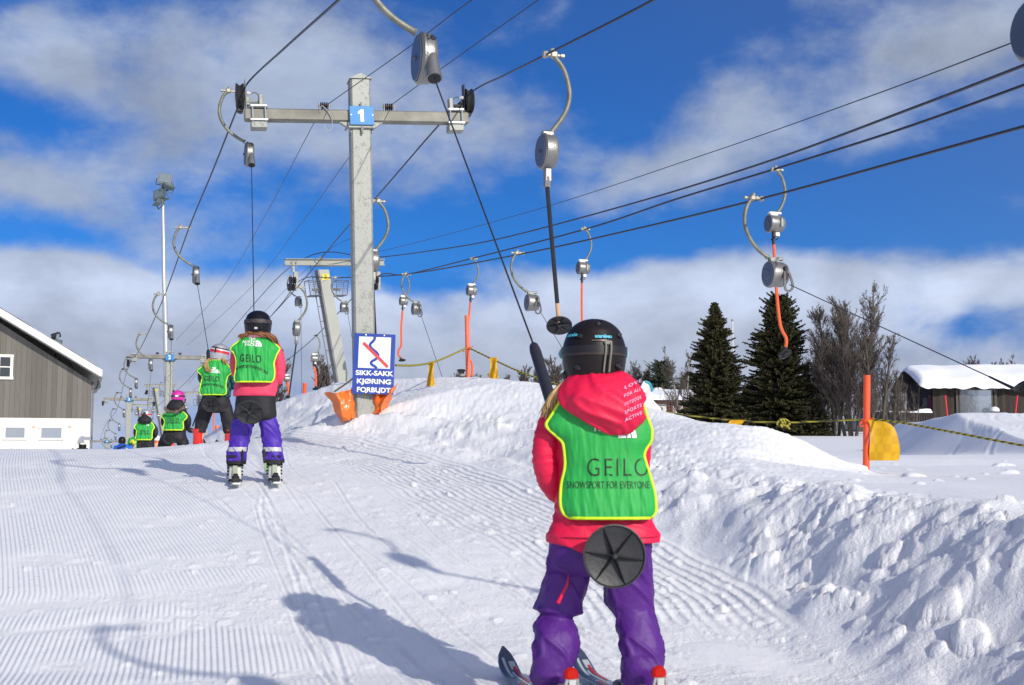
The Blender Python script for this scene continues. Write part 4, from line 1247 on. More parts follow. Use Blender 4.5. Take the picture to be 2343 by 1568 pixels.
new_obj('zigzag', MB().grid(ribbon([(.0, .27), (-.008, .235), (-.045, .19), (-.030, .155), (.015, .12), (.040, .085), (.020, .05), (-.022, .02), (-.024, -.005), (.015, -.03), (.030, -.046)], .026, -.0032)), NAVY, board)
new_obj('red_bar', MB().grid(ribbon([(-.112, .205), (-.03, .13), (.05, .055), (.138, -.028)], .030, -.0045)), RED, board)
for tx_, zz, sz in (('SIKK-SAKK', -.096, .066), ('KJØRING', -.178, .066), ('FORBUDT', -.262, .066)):
    vs, fs = text2d(tx_, sz, .0019, xs=1.0)
    wd = max(a for a, b in vs) - min(a for a, b in vs); tgt = {'SIKK-SAKK': .370, 'KJØRING': .335, 'FORBUDT': .33}[tx_]; k = tgt / wd
    new_obj('lettering', MB().add([(a * k + .008, bow(a * k, zz + b) - .002, zz + b) for a, b in vs], fs), WSIGN, board, smooth=False)
mb = MB()
for a, b in ((-.09, .285), (.09, .285), (-.07, -.288), (.06, -.288), (-.06, .17), (.035, .075)):
    mb.lathe((a, bow(a, b), b), (0, -1, 0), [(0, .008), (.003, .007), (.005, 0)], 10)
new_obj('screw', mb, ZINC, board)

# ------------------------------------------------------------------ orange padding round the post foot
ORT = mat('orange_tarpaulin', (.78, .16, .015), .38, 0, .10, 5, .25, 22, coat=.25)
pad = thing('post_padding', 'torn orange tarpaulin padding wrapped round the foot of the nearest post', 'padding', P(834, 985, 12.2))
q = loc_in(pad)


def sheet(topL, topR, botL, botR, d0, folds, ph, bulge=.10, n=26, m_=22):
    A_ = np.zeros((m_, n, 3))
    for i in range(m_):
        f = i / (m_ - 1)
        for j in range(n):
            g = j / (n - 1)
            a = np.array(topL) * (1 - g) + np.array(topR) * g; b = np.array(botL) * (1 - g) + np.array(botR) * g
            px, py = a * (1 - f) + b * f
            py += 5 * math.sin(g * math.pi) * (1 - f) * (1 if ph < 2 else 1.5)
            off = .035 * math.sin(g * folds * 2 * math.pi + ph + f * 2.0) * (1 - .35 * f) + (.05) * float(noise2(g * 3.1 + ph * 5 + f * 1.6, f * 1.7 + g)) + .012 * float(noise2(g * 9 + f * 4, f * 5 + ph)) - bulge * math.sin(g * math.pi)
            px += 5 * float(noise2(f * 3.3 + ph, g * 2.1)); py += 4 * float(noise2(g * 4.1, f * 2 + ph))
            p = q(P(px, py, d0 + off)); A_[i, j] = p
    return A_


mb = MB().grid(sheet((744, 897), (806, 888), (782, 970), (815, 955), 12.05, 1.7, .4)); 
mb.grid(sheet((744, 897), (806, 888), (782, 970), (815, 955), 12.06, 1.7, .4)[:, ::-1])
new_obj('left_flap', mb, ORT, pad, auto=60)
mb = MB().grid(sheet((851, 893), (912, 876), (854, 950), (882, 938), 12.12, 1.6, 2.4)); mb.grid(sheet((851, 893), (912, 876), (854, 950), (882, 938), 12.13, 1.6, 2.4)[:, ::-1])
new_obj('right_flap', mb, ORT, pad, auto=60)
mb = MB().grid(sheet((806, 885), (856, 885), (812, 955), (856, 955), 12.45, 1.5, .5, bulge=-.05)); new_obj('back_flap', mb, ORT, pad, auto=60)

# ================================================================== posts, rope and pennants
ORP = mat('orange_post', (.80, .085, .015), .42, 0, .06, 6, coat=.2)
RSX = mat('red_stake', (.75, .03, .03), .4, 0, .05, 6)
PINKP = mat('faded_orange_post', (.80, .16, .08), .45, 0, .06, 6)


def post(px, top, bot, d, r, label, m=ORP, group='orange marker posts', lean=0, wrap=None, deep=.15):
    b = P(px, bot, d); tp = P(px + lean, top, d)
    t = thing('marker_post', label, 'post', b, 0, group); qq = loc_in(t)
    a, e_ = qq(b), qq(tp); dn = (a - e_).normalized()
    mb = MB().tube([a + dn * deep, e_], r, 16)
    new_obj('post', mb, m, t)
    if wrap:
        c = qq(P(px, wrap, d)); mb = MB()
        for k in range(2):
            ring = [c + Vector((math.cos(a_) * (r + .006), math.sin(a_) * (r + .006), .008 * math.sin(a_ * 2 + k) + .014 * k - .01)) for a_ in np.linspace(0, 6.28, 14)]
            mb.tube(ring, .007, 5)
        mb.tube([c + Vector((-r, -.01, 0)), c + Vector((-r - .03, -.02, -.02)), c + Vector((-r - .028, -.02, -.045)), c + Vector((-r, -.02, -.04))], .006, 5)
        mb.tube([c + Vector((r, -.01, .01)), c + Vector((r + .03, -.02, .02))], .006, 5)
        new_obj('strap', mb, ORP, t)
    return t


post(1981, 859, 1073, 9.6, .0265, 'tall orange marker post with the big yellow pennant', lean=2, wrap=963)
post(1071, 722, 878, 14.0, .027, 'tall salmon orange marker post on the bank right of the blue sign', PINKP, lean=-3, wrap=797)
post(696, 877, 900, 17.5, .028, 'short orange post tip on the bank right of the black helmet', lean=1)
post(497, 974, 1012, 24, .045, 'orange post seen between the legs of the girl in the silver helmet', PINKP)
post(393, 1010, 1050, 28, .06, 'orange post seen between the legs of the kid in the pink helmet')
post(2168, 905, 962, 62, .035, 'thin red stake in front of the dark cabin left of its window', RSX, 'red snow stakes by the cabin', lean=-6)
post(2321, 905, 958, 62, .035, 'thin red stake in front of the dark cabin right of its window', RSX, 'red snow stakes by the cabin', lean=6)

ROPE = bpy.data.materials.new('yellow_black_rope'); ROPE.use_nodes = True
_n, _l = ROPE.node_tree.nodes, ROPE.node_tree.links
_b = _n["Principled BSDF"]; _b.inputs['Roughness'].default_value = .8
_t = _n.new("ShaderNodeTexCoord"); _w = _n.new("ShaderNodeTexWave"); _w.inputs['Scale'].default_value = 14; _w.bands_direction = 'DIAGONAL'; _w.inputs['Distortion'].default_value = 1.0
_l.new(_t.outputs['Object'], _w.inputs[0]); _r = _n.new("ShaderNodeValToRGB"); _l.new(_w.outputs[0], _r.inputs[0])
_r.color_ramp.elements[0].position = .35; _r.color_ramp.elements[0].color = (.07, .065, .015, 1); _r.color_ramp.elements[1].position = .65; _r.color_ramp.elements[1].color = (.40, .35, .035, 1)
_l.new(_r.outputs[0], _b.inputs['Base Color'])
rope_px = [(905, 836, 12.6), (950, 836, 13.0), (1000, 826, 13.5), (1066, 797, 13.95)]
cable('barrier_rope', pp(*rope_px), .0115, 'black and yellow rope between the blue sign and the salmon orange post', 'black and yellow barrier ropes', ROPE)
cable('barrier_rope', pp((1074, 797, 13.95), (1130, 824, 13.5), (1200, 855, 12.9), (1300, 888, 12.2), (1400, 916, 11.6), (1482, 938, 11.2)), .010, 'black and yellow rope running down from the salmon orange post behind the nearest girl', 'black and yellow barrier ropes', ROPE)
cable('barrier_rope', pp((1482, 938, 11.2), (1600, 954, 10.8), (1700, 963.5, 10.4), (1790, 967, 10.1), (1880, 964, 9.9), (1972, 960, 9.62)), .0070, 'black and yellow rope in front of the spruces ending at the orange post', 'black and yellow barrier ropes', ROPE)
cable('barrier_rope', pp((1990, 960, 9.6), (2060, 967, 9.3), (2200, 993, 8.7), (2342, 1020, 8.2), (2500, 1045, 7.7)), .0082, 'black and yellow rope from the orange post to the right edge', 'black and yellow barrier ropes', ROPE)
cable('barrier_rope', pp((765, 896, 14.5), (800, 872, 13.4), (822, 850, 12.4)), .0105, 'short black and yellow rope left of the nearest post above the orange padding', 'black and yellow barrier ropes', ROPE)
kn = P(1792, 968, 10.05); mb = MB()
mb.tube(catmull([kn + Vector((.05 * math.cos(a), .02 * math.sin(2 * a), .028 * math.sin(a))) for a in np.linspace(0, 6.28, 9)], 3), .011, 6)
mb.tube(catmull([kn + Vector((.025 * math.cos(a), .02 * math.cos(a), .03 * math.sin(a + 1))) for a in np.linspace(0, 6.28, 9)], 3), .010, 6)
mb.tube(catmull([kn, kn + Vector((.03, -.01, -.03)), kn + Vector((.05, -.01, -.05))], 4), .008, 5)
tag(new_obj('rope_knot', mb, ROPE, loc=kn), 'knot in the yellow rope in front of the big spruce', 'knot')

FLAGM = bpy.data.materials.new('yellow_check_fabric'); FLAGM.use_nodes = True
_n, _l = FLAGM.node_tree.nodes, FLAGM.node_tree.links
_b = _n["Principled BSDF"]; _b.inputs['Roughness'].default_value = .5
_t = _n.new("ShaderNodeTexCoord"); _c = _n.new("ShaderNodeTexChecker"); _c.inputs['Scale'].default_value = 16
_l.new(_t.outputs['Object'], _c.inputs[0]); _c.inputs[1].default_value = (.80, .48, .008, 1); _c.inputs[2].default_value = (.70, .40, .006, 1)
_l.new(_c.outputs[0], _b.inputs['Base Color']); _b.inputs['Transmission Weight'].default_value = 0.0
_tr = _n.new("ShaderNodeBsdfTranslucent"); _tr.inputs[0].default_value = (.8, .48, .02, 1); _mx = _n.new("ShaderNodeMixShader"); _mx.inputs[0].default_value = .3
_l.new(_b.outputs[0], _mx.inputs[1]); _l.new(_tr.outputs[0], _mx.inputs[2]); _l.new(_mx.outputs[0], _n["Material Output"].inputs[0])


def cloth(rows, d, label, name='pennant', group='yellow pennants on the rope', amp=.015, roll=.0):
    """rows: (py, xl, xr)"""
    base = P((rows[0][1] + rows[0][2]) / 2, rows[0][0], d)
    pts = catmull([(a, b, c) for a, b, c in rows], 6); n = 18
    A_ = np.zeros((len(pts), n, 3))
    for i, (py, xl, xr) in enumerate(pts):
        f = i / (len(pts) - 1)
        for j in range(n):
            g = j / (n - 1)
            off = amp * (math.sin(g * 5 + f * 2.2) * (.4 + f) + .5 * math.sin(g * 2 + f * 7)) + roll * (1 - math.cos(g * math.pi))
            dip = 3 * math.sin(g * math.pi) * (1 - f) * 0
            A_[i, j] = P(xl + (xr - xl) * g, py + dip, d + off)
    B_ = A_.copy(); B_[..., 1] += .0025
    mb = MB().grid(A_); mb.grid(B_[:, ::-1])
    o = new_obj(name, mb, FLAGM, loc=base, auto=None)
    return tag(o, label, 'pennant', group)


f1 = cloth([(961, 1984, 2014), (975, 1990, 2042), (1000, 1991, 2053), (1025, 1989, 2058), (1040, 1988, 2058), (1054, 1989, 2055)], 9.55, 'large yellow checkered pennant hanging from the orange post')
cloth([(828, 980, 993), (840, 980, 992), (855, 979, 991), (868, 977, 993), (884, 975, 994)], 13.35, 'narrow folded ochre pennant between the blue sign and the salmon orange post', amp=.03)
cloth([(818, 1120, 1138), (832, 1122, 1136), (845, 1121, 1138), (858, 1118, 1139), (870, 1117, 1140)], 13.4, 'ochre pennant hanging right of the salmon orange post', amp=.03)
cloth([(961, 1672, 1706), (965, 1668, 1702), (970, 1665, 1697), (974, 1664, 1694)], 10.4, 'ochre pennant flipped over the rope in front of the left spruce', amp=.01)

# ------------------------------------------------------------------ lantern on a pole beyond the bank, flagpole
bl = P(1054, 905, 60)
t = thing('lamp_post', 'small black lamp post left of the salmon orange post on the skyline', 'lamp post', bl)
q = loc_in(t)
new_obj('post', MB().tube([(0, 0, 0), q(P(1055, 862, 60))], .10, 8), DARKM, t)
mb = MB().box(q(P(1055, 862, 60)), (.5, .4, .14), bev=.03).box(q(P(1055, 853, 60)), (.3, .3, .35), bev=.05).box(q(P(1055, 848, 60)), (.42, .36, .1), bev=.03)
new_obj('lantern', mb, BLK, t)
new_obj('lamp_shade', MB().box(q(P(1056, 858.5, 59.7)), (.34, .1, .14), bev=.02), GAL, t)
fp = P(1680, 1000, 95)
t = thing('flagpole', 'slim white flagpole rising between the two spruces', 'flagpole', fp); q = loc_in(t)
new_obj('pole', MB().tube([(0, 0, -.5), q(P(1675, 735, 95))], [.10, .06], 8), mat('pole_white', (.55, .56, .55), .5), t)
new_obj('finial', MB().lathe(q(P(1675, 733, 95)), (0, 0, 1), [(-.1, 0), (-.07, .09), (0, .12), (.07, .09), (.1, 0)], 10), GAL, t)

# ================================================================== trees
BARK = mat('bark_grey', (.085, .070, .055), .9, 0, .3, 4, .5, 9)
TWIG = mat('twigs', (.095, .076, .064), .9, 0, .25, 3)
BIRCH = mat('birch_bark', (.30, .27, .22), .8, 0, .45, 3)
NEEDLE = mat('spruce_needles', (.047, .046, .014), .85, 0, .5, .9)
NEEDLE2 = mat('pine_needles', (.040, .062, .026), .8, 0, .4, 1.1)


def bare_tree(seed, H, spread=.35, kmul=1.0, stems=1, levels=4, twig=.0075, trunk_r=.10, vertical=.75):
    rs = random.Random(seed); trunk = MB(); crown = MB()
    def grow(p, dirn, length, r, lev, mb):
        n = 4 if lev < 2 else 3
        pts = [p]; d_ = dirn.copy(); steps = 5 if lev < 2 else 3
        for i in range(steps):
            d_ = (d_ + Vector((rs.uniform(-.07, .07), rs.uniform(-.07, .07), rs.uniform(0, .11) * vertical))).normalized()
            pts.append(pts[-1] + d_ * length / steps)
        rr = [r * (1 - .72 * i / steps) for i in range(steps + 1)]
        mb.tube(pts, rr, n if lev else 7, cap=False)
        if lev >= levels: return
        k = {0: int((H * 3.0 + 4) * kmul), 1: int(8 * min(kmul, 1.2)), 2: 6, 3: 3, 4: 3}[lev]
        for i in range(k):
            f = rs.uniform(.22 if lev == 0 else .15, 1.0)
            ii = min(int(f * steps), steps - 1); q_ = pts[ii].lerp(pts[ii + 1], f * steps - ii)
            a = rs.uniform(0, 6.28); base = (pts[ii + 1] - pts[ii]).normalized()
            sd = base.orthogonal().normalized(); sd = Matrix.Rotation(a, 3, base) @ sd
            ang = rs.uniform(.30, .70) if lev else rs.uniform(.35, .65)
            nd = (base * math.cos(ang) + sd * math.sin(ang) + Vector((0, 0, .16 * vertical))).normalized()
            ln = length * rs.uniform(.30, .62) * (1.15 - .5 * f)
            if lev == 0: ln = H * spread * (1.2 - .8 * f) * rs.uniform(.6, 1.1)
            grow(q_, nd, ln, max(r * (1 - .72 * f) * rs.uniform(.35, .55), twig), lev + 1, crown)
    for s_ in range(stems):
        a = rs.uniform(0, 6.28); o_ = 0 if stems == 1 else rs.uniform(.02, .10) * H
        a = (s_ + rs.uniform(-.25, .25)) * 6.28 / stems; dirn = Vector((math.cos(a) * (.0 if stems == 1 else .14), math.sin(a) * (.0 if stems == 1 else .14), 1)).normalized()
        grow(Vector((math.cos(a) * o_ * .5, math.sin(a) * o_ * .5, -.3)), dirn, H * rs.uniform(.85, 1.0) if stems > 1 else H, trunk_r * rs.uniform(.7, 1), 0, trunk)
    return trunk, crown


def put_bare(name, label, loc, seed, H, cat='tree', group=None, bark=BARK, **kw):
    t = thing(name, label, cat, loc, 0, group)
    tr, cr = bare_tree(seed, H, **kw)
    new_obj('trunk', tr, bark, t); new_obj('crown', cr, TWIG, t, auto=None, smooth=False)
    return t


def copy_tree(src, loc, s, rz, label, group=None):
    t = src.copy(); COL.objects.link(t); t.location = loc; t.scale = (s, s, s); t.rotation_euler = (0, 0, rz)
    t['label'] = label
    if group: t['group'] = group
    for ch in src.children:
        c = ch.copy(); COL.objects.link(c); c.parent = t
    return t


def spruce(seed, H, R, dens=1.0, top_power=1.0, gaps=.0):
    rs = random.Random(seed); nb = MB(); tr = MB()
    tr.tube([(0, 0, -.4), (0, 0, H * .5), (.03, .02, H * .99)], [.16, .09, .012], 8)
    z = .06 * H; k = 0
    while z < H * .985:
        f = z / H
        rad = R * (1 - f) ** top_power * rs.uniform(.62, 1.18) + .05
        nbr = int((7 + 9 * (1 - f)) * dens)
        for i in range(nbr):
            a = rs.uniform(0, 6.28)
            lob = 1 + .34 * float(noise2(math.cos(a) * 1.3 + seed, z * 1.1 + math.sin(a) * 1.3)) + .22 * float(noise2(a * 2.2 + 5, z * 3.1 + seed))
            ln = rad * rs.uniform(.55, 1.12) * lob
            droop = -.10 - .38 * (1 - f) + rs.uniform(-.16, .16)
            ux, uy = math.cos(a), math.sin(a)
            def pt(t_): return Vector((ux * ln * t_, uy * ln * t_, z + ln * (droop * t_ + .42 * t_ * t_ * (.5 + f * .3)) + (.15 if f > .8 else 0) * t_ * ln))
            if i % 2 == 0: tr.tube([pt(0), pt(.5), pt(.92)], [.02, .012, .004], 3, cap=False)
            m_ = max(5, int(ln * 19 * dens))
            for j in range(m_):
                t_ = (j + rs.random()) / m_ * .94 + .06
                p = pt(t_); sd = Vector((-uy, ux, 0)); fw = Vector((ux, uy, -.05))
                for s_ in (-1, 1):
                    l2 = (.085 + .15 * (1 - t_) * min(ln, 1.2)) * rs.uniform(.6, 1.25); l2 = max(l2, .07)
                    dd = (sd * s_ * rs.uniform(.55, 1.0) + fw * rs.uniform(.5, 1.0) + Vector((0, 0, rs.uniform(-.75, .35)))).normalized()
                    w = Vector((0, 0, 1)).cross(dd).normalized() * rs.uniform(.012, .026) + Vector((0, 0, rs.uniform(-.03, .03)))
                    e_ = p + dd * l2
                    nb.add([p - w * .7, p + dd * l2 * .5 - w * 1.2, e_, p + dd * l2 * .5 + w * 1.2, p + w * .7], [(0, 1, 2, 3, 4)])
                    q_ = Vector((0, 0, -1)) * rs.uniform(.02, .07)
                    nb.add([p + q_ * 0, p + dd * l2 * .6 + q_, e_, p + dd * l2 * .4 - q_ * .4], [(0, 1, 2, 3)])
        z += rs.uniform(.35, 1.0) * H * .016 * (1.25 - f * .6)
    return tr, nb


def put_spruce(label, loc, seed, H, R, **kw):
    t = thing('spruce_tree', label, 'tree', loc, 0)
    tr, nb = spruce(seed, H, R, **kw)
    new_obj('trunk', tr, BARK, t); new_obj('crown', nb, NEEDLE, t, auto=None, smooth=False)
    return t


def hgt(px, top, bot, d): return (P(px, top, d) - P(px, bot, d)).length


DT = 60
put_spruce('slender dark spruce with a spire top left of the flagpole', P(1640, 1012, DT), 3, hgt(1640, 690, 1012, DT), 2.5, top_power=.90, dens=1.7)
put_spruce('broad dark spruce behind the hanging orange rod', P(1787, 1016, DT), 8, hgt(1787, 672, 1016, DT), 2.35, top_power=.50, dens=1.75)
put_spruce('low young spruce at the foot of the broad spruce, left side', P(1715, 1010, 62), 12, hgt(1715, 880, 1010, 62), 1.5, top_power=.8)
put_spruce('low young spruce at the foot of the broad spruce, right side', P(1862, 1014, 59), 15, hgt(1860, 905, 1014, 59), 1.1, top_power=.8)
t = thing('pine_tree', 'rounded green pine above the red cabin roof', 'tree', P(1515, 1000, 110)); tr, nb = spruce(21, hgt(1515, 824, 1000, 110), 2.9, top_power=.45, dens=.8)
new_obj('trunk', tr, BARK, t); new_obj('crown', nb, NEEDLE2, t, auto=None, smooth=False)
t = thing('pine_tree', 'dark pine between the rounded pine and the slender spruce', 'tree', P(1575, 1000, 118)); tr, nb = spruce(22, hgt(1575, 850, 1000, 118), 2.6, top_power=.5, dens=.7)
new_obj('trunk', tr, BARK, t); new_obj('crown', nb, NEEDLE2, t, auto=None, smooth=False)

T1 = put_bare('bare_birch', 'tallest bare birch with fine upright branches right of the broad spruce', P(1948, 1006, 58), 41, hgt(1955, 655, 1006, 58), stems=4, spread=.30, trunk_r=.10, levels=4, vertical=.9, kmul=1.6, twig=.009)
T2 = put_bare('bare_birch', 'bare many-stemmed birch between the broad spruce and the tallest birch', P(1912, 1008, 59), 42, hgt(1915, 775, 1008, 59), stems=4, spread=.26, trunk_r=.11, levels=4, vertical=1.1)
T3 = put_bare('bare_birch', 'bare birch leaning right behind the orange post', P(2002, 1004, 57), 43, hgt(2000, 765, 1004, 57), stems=3, spread=.30, trunk_r=.12, levels=4, vertical=.9)
T4 = put_bare('bare_birch', 'pale-barked young birch in front of the red cabin window', P(1566, 990, 80), 44, hgt(1570, 790, 990, 80), stems=2, spread=.30, trunk_r=.09, levels=4, bark=BIRCH, vertical=.9)
T5 = put_bare('bare_shrub', 'round bare shrub on the skyline right of the dark lantern', P(1090, 905, 50), 45, 1.1, cat='shrub', stems=5, spread=.45, trunk_r=.02, levels=3, twig=.007, vertical=.6)
more = [(T1, 1870, 1010, 60, .60, 1.0, 'bare birch close beside the broad spruce, half hidden'), (T2, 2035, 1003, 62, .72, 2.0, 'bare birch between the orange post and the dark cabin gable'),
        (T3, 2058, 1000, 70, .55, 3.0, 'thin bare birch touching the dark cabin gable'), (T4, 1690, 1000, 84, .95, 1.2, 'pale bare birch in the gap between the two spruces'), (T4, 2070, 1000, 66, .55, .4, 'small pale birch left of the cabin veranda'),
        (T1, 1470, 1000, 112, .95, 2.2, 'bare tree rising right of the nearest black helmet'), (T2, 1440, 1000, 118, 1.05, .8, 'bare tree directly behind the nearest black helmet'), (T3, 1590, 1000, 105, 1.05, 4.0, 'bare tree above the right end of the red cabin'),
        (T2, 1545, 1000, 125, 1.2, 3.2, 'bare tree behind the rounded green pine'), (T3, 1895, 1008, 66, .72, 5.0, 'bare tree behind the birches right of the broad spruce'), (T2, 1990, 1004, 72, .85, 4.4, 'bare tree in the thicket behind the orange post'),
        (T1, 2235, 960, 100, .72, 1.4, 'bare pyramid-shaped tree behind the cabin roof'), (T3, 2345, 960, 92, 1.0, .9, 'bare tree at the right edge behind the cabin'), (T2, 1945, 1006, 76, .8, 2.7, 'bare tree deep in the thicket behind the tallest birch'),
        (T3, 1640, 1005, 100, 1.0, 1.9, 'bare tree behind the slender spruce'), (T2, 1745, 1005, 92, 1.05, .3, 'bare tree behind the gap between the spruces')]
for src, px, py, d, s, rz, lb in more:
    copy_tree(src, P(px, py, d), s, rz, lb, 'bare trees at the edge of the slope')
shr = [(1040, 900, 52, 1.0, 1.0, 'bare shrub on the skyline left of the dark lantern'), (1065, 900, 48, .9, 2.0, 'bare shrub at the foot of the dark lantern'), (1125, 897, 60, 1.1, 3.0, 'low bare shrub on the skyline below the ochre pennant'),
       (1200, 892, 55, 1.25, .5, 'bare shrub on the skyline left of the black tow handle'), (1268, 900, 55, 1.9, 4.0, 'taller bare shrub on the skyline just right of the black tow handle'), (1228, 893, 58, 1.2, 2.6, 'bare shrub on the skyline behind the black tow handle'),
       (1158, 893, 60, .9, 1.6, 'tiny bare shrub on the skyline right of the ochre pennant'),
       (738, 905, 45, 1.75, 5.0, 'bare bush behind the bank between the orange rod and the grey tower leg'), (622, 965, 40, 2.3, 1.2, 'bare bush behind the bank touching the girl in pink and purple'),
       (2278, 960, 96, 5.2, 1.1, 'round bare bush behind the cabin roof'), (2212, 960, 99, 3.6, 2.2, 'low bare bush at the left of the pyramid-shaped tree')]
for px, py, d, s, rz, lb in shr:
    copy_tree(T5, P(px, py, d), s, rz, lb, 'bare shrubs on the skyline')
# far-off brushwood under the trees
rs = random.Random(77); mb = MB()
for i in range(420):
    px = rs.uniform(1840, 2110) if i % 2 else rs.uniform(1440, 1760); d = rs.uniform(66, 84)
    b_ = P(px, rs.uniform(1000, 1008), d); h_ = rs.uniform(.8, 3.2); a = rs.uniform(-.25, .25)
    tp = b_ + Vector((a * h_, rs.uniform(-.3, .3), h_))
    mb.tube([b_, b_.lerp(tp, .5) + Vector((rs.uniform(-.1, .1), 0, 0)), tp], [.02, .013, .005], 3, cap=False)
    for k in range(5):
        f = rs.uniform(.3, .95); p = b_.lerp(tp, f)
        mb.tube([p, p + Vector((rs.uniform(-.5, .5), rs.uniform(-.2, .2), rs.uniform(.1, .6)))], [.008, .004], 3, cap=False)
tag(new_obj('brushwood', mb, TWIG, smooth=False, auto=None, loc=P(1900, 1005, 75)), 'dark leafless brushwood between the tree trunks', 'brushwood', kind='stuff')

# a dark car behind the birches
cb = P(2015, 1003, 68); t = thing('parked_car', 'dark car half hidden behind the birches and the orange post', 'car', cb, .2)
mb = MB(); prof = [(-1.9, .3), (-1.95, .75), (-1.2, .9), (-.7, 1.38), (.8, 1.42), (1.35, .95), (1.95, .85), (2.0, .35)]
mb.poly([(x, 0, z) for x, z in prof], 1.6, (0, 1, 0)); new_obj('body', mb, mat('car_paint', (.02, .03, .035), .25, 0, .1, 3, coat=.6), t)
new_obj('side_window', MB().poly([(-.62, -.805, .95), (-.4, -.805, 1.3), (.6, -.805, 1.33), (.95, -.805, .98)], .01, (0, 1, 0)), mat('dark_glass', (.01, .012, .014), .1), t)
for x in (-1.25, 1.25): new_obj('wheel', MB().lathe((x, -.72, .32), (0, 1, 0), [(-.1, 0), (-.1, .3), (-.06, .33), (.06, .33), (.1, .3), (.1, 0)], 20), RUBB, t)
new_obj('snow_cover', MB().box((0.05, 0, 1.45), (1.5, 1.4, .1), bev=.04), snow_m, t)

# ================================================================== buildings
WOODG = planks('weathered_boards', (.085, .078, .066), (.175, .165, .145), .24, gap=.035)
WOODD = planks('tarred_boards', (.012, .010, .009), (.045, .036, .030), .19, .8)
WOODF = planks('brown_boards', (.008, .006, .005), (.055, .040, .030), .21, .85)
LOGR = planks('red_logs', (.075, .022, .012), (.22, .065, .030), .24, .8, axis=2, gap=.12)
DGL = mat('window_glass', (.03, .035, .04), .08, 0, .1, 2, spec=.8)
FASC = mat('white_boards', (.74, .73, .68), .55, 0, .05, 3)

# -- left house, gable towards us
D = 60.0
hb_ = P(100, 1060, D)
house = thing('wooden_house', 'weathered grey board house with white basement and snowy roof at the left edge', 'house', Vector((hb_.x, D, gz(hb_.x, D))), .345)
q = loc_in(house)
def HP(px, py, dd=0):
    a = q(Vector((0, 0, CAMZ))); b = q(P(px, py, 10)); f = (0 - a.y) / (b.y - a.y)
    return a.lerp(b, f)
zb = HP(0, 1075).z
xR = HP(209, 960).x; xL = xR - 17.0
zs = HP(209, 958).z; ze = HP(209, 874).z
slope = math.tan(math.atan((862 - 712) / 233.))
xm = (xR + xL) / 2; zr = ze + (xR - xm) * slope
depth = 14.0
mb = MB().add([(xL + .03, 0.05, zs), (xR - .03, 0.05, zs), (xR - .03, 0.05, ze), (xm, .05, zr), (xL + .03, .05, ze), (xL + .03, depth, zs), (xR - .03, depth, zs), (xR - .03, depth, ze), (xm, depth, zr), (xL + .03, depth, ze)],
             [(0, 1, 2, 3, 4), (9, 8, 7, 6, 5), (1, 6, 7, 2), (0, 4, 9, 5)])
wall = new_obj('wall', mb, WOODG, house, smooth=False)
base = new_obj('basement_wall', MB().box(((xL + xR) / 2, depth / 2, (zs + zb) / 2 - .3), (xR - xL - .10, depth - .02, zs - zb + .6)), mat('basement_plaster', (.72, .70, .64), .8, 0, .04, 1.2, .2, 20), house, smooth=False)
# roof slabs with overhang
ov = HP(233, 862).x; zo = HP(233, 866).z
rt = .36
mb = MB()
for sg in (1, -1):
    xe = ov if sg > 0 else 2 * xm - ov
    zt = zr + .10
    vs = [(xm, -.9, zt), (xe, -.9, zo), (xe, depth + .6, zo), (xm, depth + .6, zt)]
    vs2 = [(x, y, z + rt) for x, y, z in vs]
    mb.add(vs + vs2, [(0, 1, 2, 3), (7, 6, 5, 4), (0, 4, 5, 1), (1, 5, 6, 2), (2, 6, 7, 3)] if sg > 0 else [(3, 2, 1, 0), (4, 5, 6, 7), (1, 5, 4, 0), (2, 6, 5, 1), (3, 7, 6, 2)])
roof = new_obj('roof', mb, FASC, house, smooth=False)
mb = MB()
A_ = np.zeros((14, 90, 3))
for sg in (1, -1):
    xe = ov if sg > 0 else 2 * xm - ov
    for i in range(14):
        for j in range(90):
            f = j / 89; x = xm + (xe - xm) * f * (.985); z = zr + .10 + (zo - zr - .10) * f * .985 + rt
            y = -.88 + (depth + 1.4) * i / 13
            edge = min(1, (1 - f) * 14, i * 1.0 + .25)
            A_[i, j] = (x, y, z + .10 * edge * (1 + .8 * float(noise2(x * 1.9, y * .8 + 3 * sg))) + .005)
    mb.grid(A_ if sg > 0 else A_[:, ::-1])
new_obj('snow_layer', mb, snow_m, roof)
new_obj('soffit_shade_strip', MB().box((xR + .02, depth / 2, ze - .06), (.06, depth, .16)), DARKM, house, smooth=False)  # dark strip standing in for the shade under the eave
mb = MB().tube([(xR + .04, -.02, ze - .1), (xR + .04, -.02, zb)], .045, 8).tube([(ov - .12, -.85, zo - .10), (xR + .35, -.3, zo - .45), (xR + .05, -.02, zo - .75)], .05, 8)
mb.tube([(ov - .04, -.9, zo + .02), (ov - .04, depth, zo + .02)], .07, 8)
new_obj('downpipe', mb, GREYD, house)


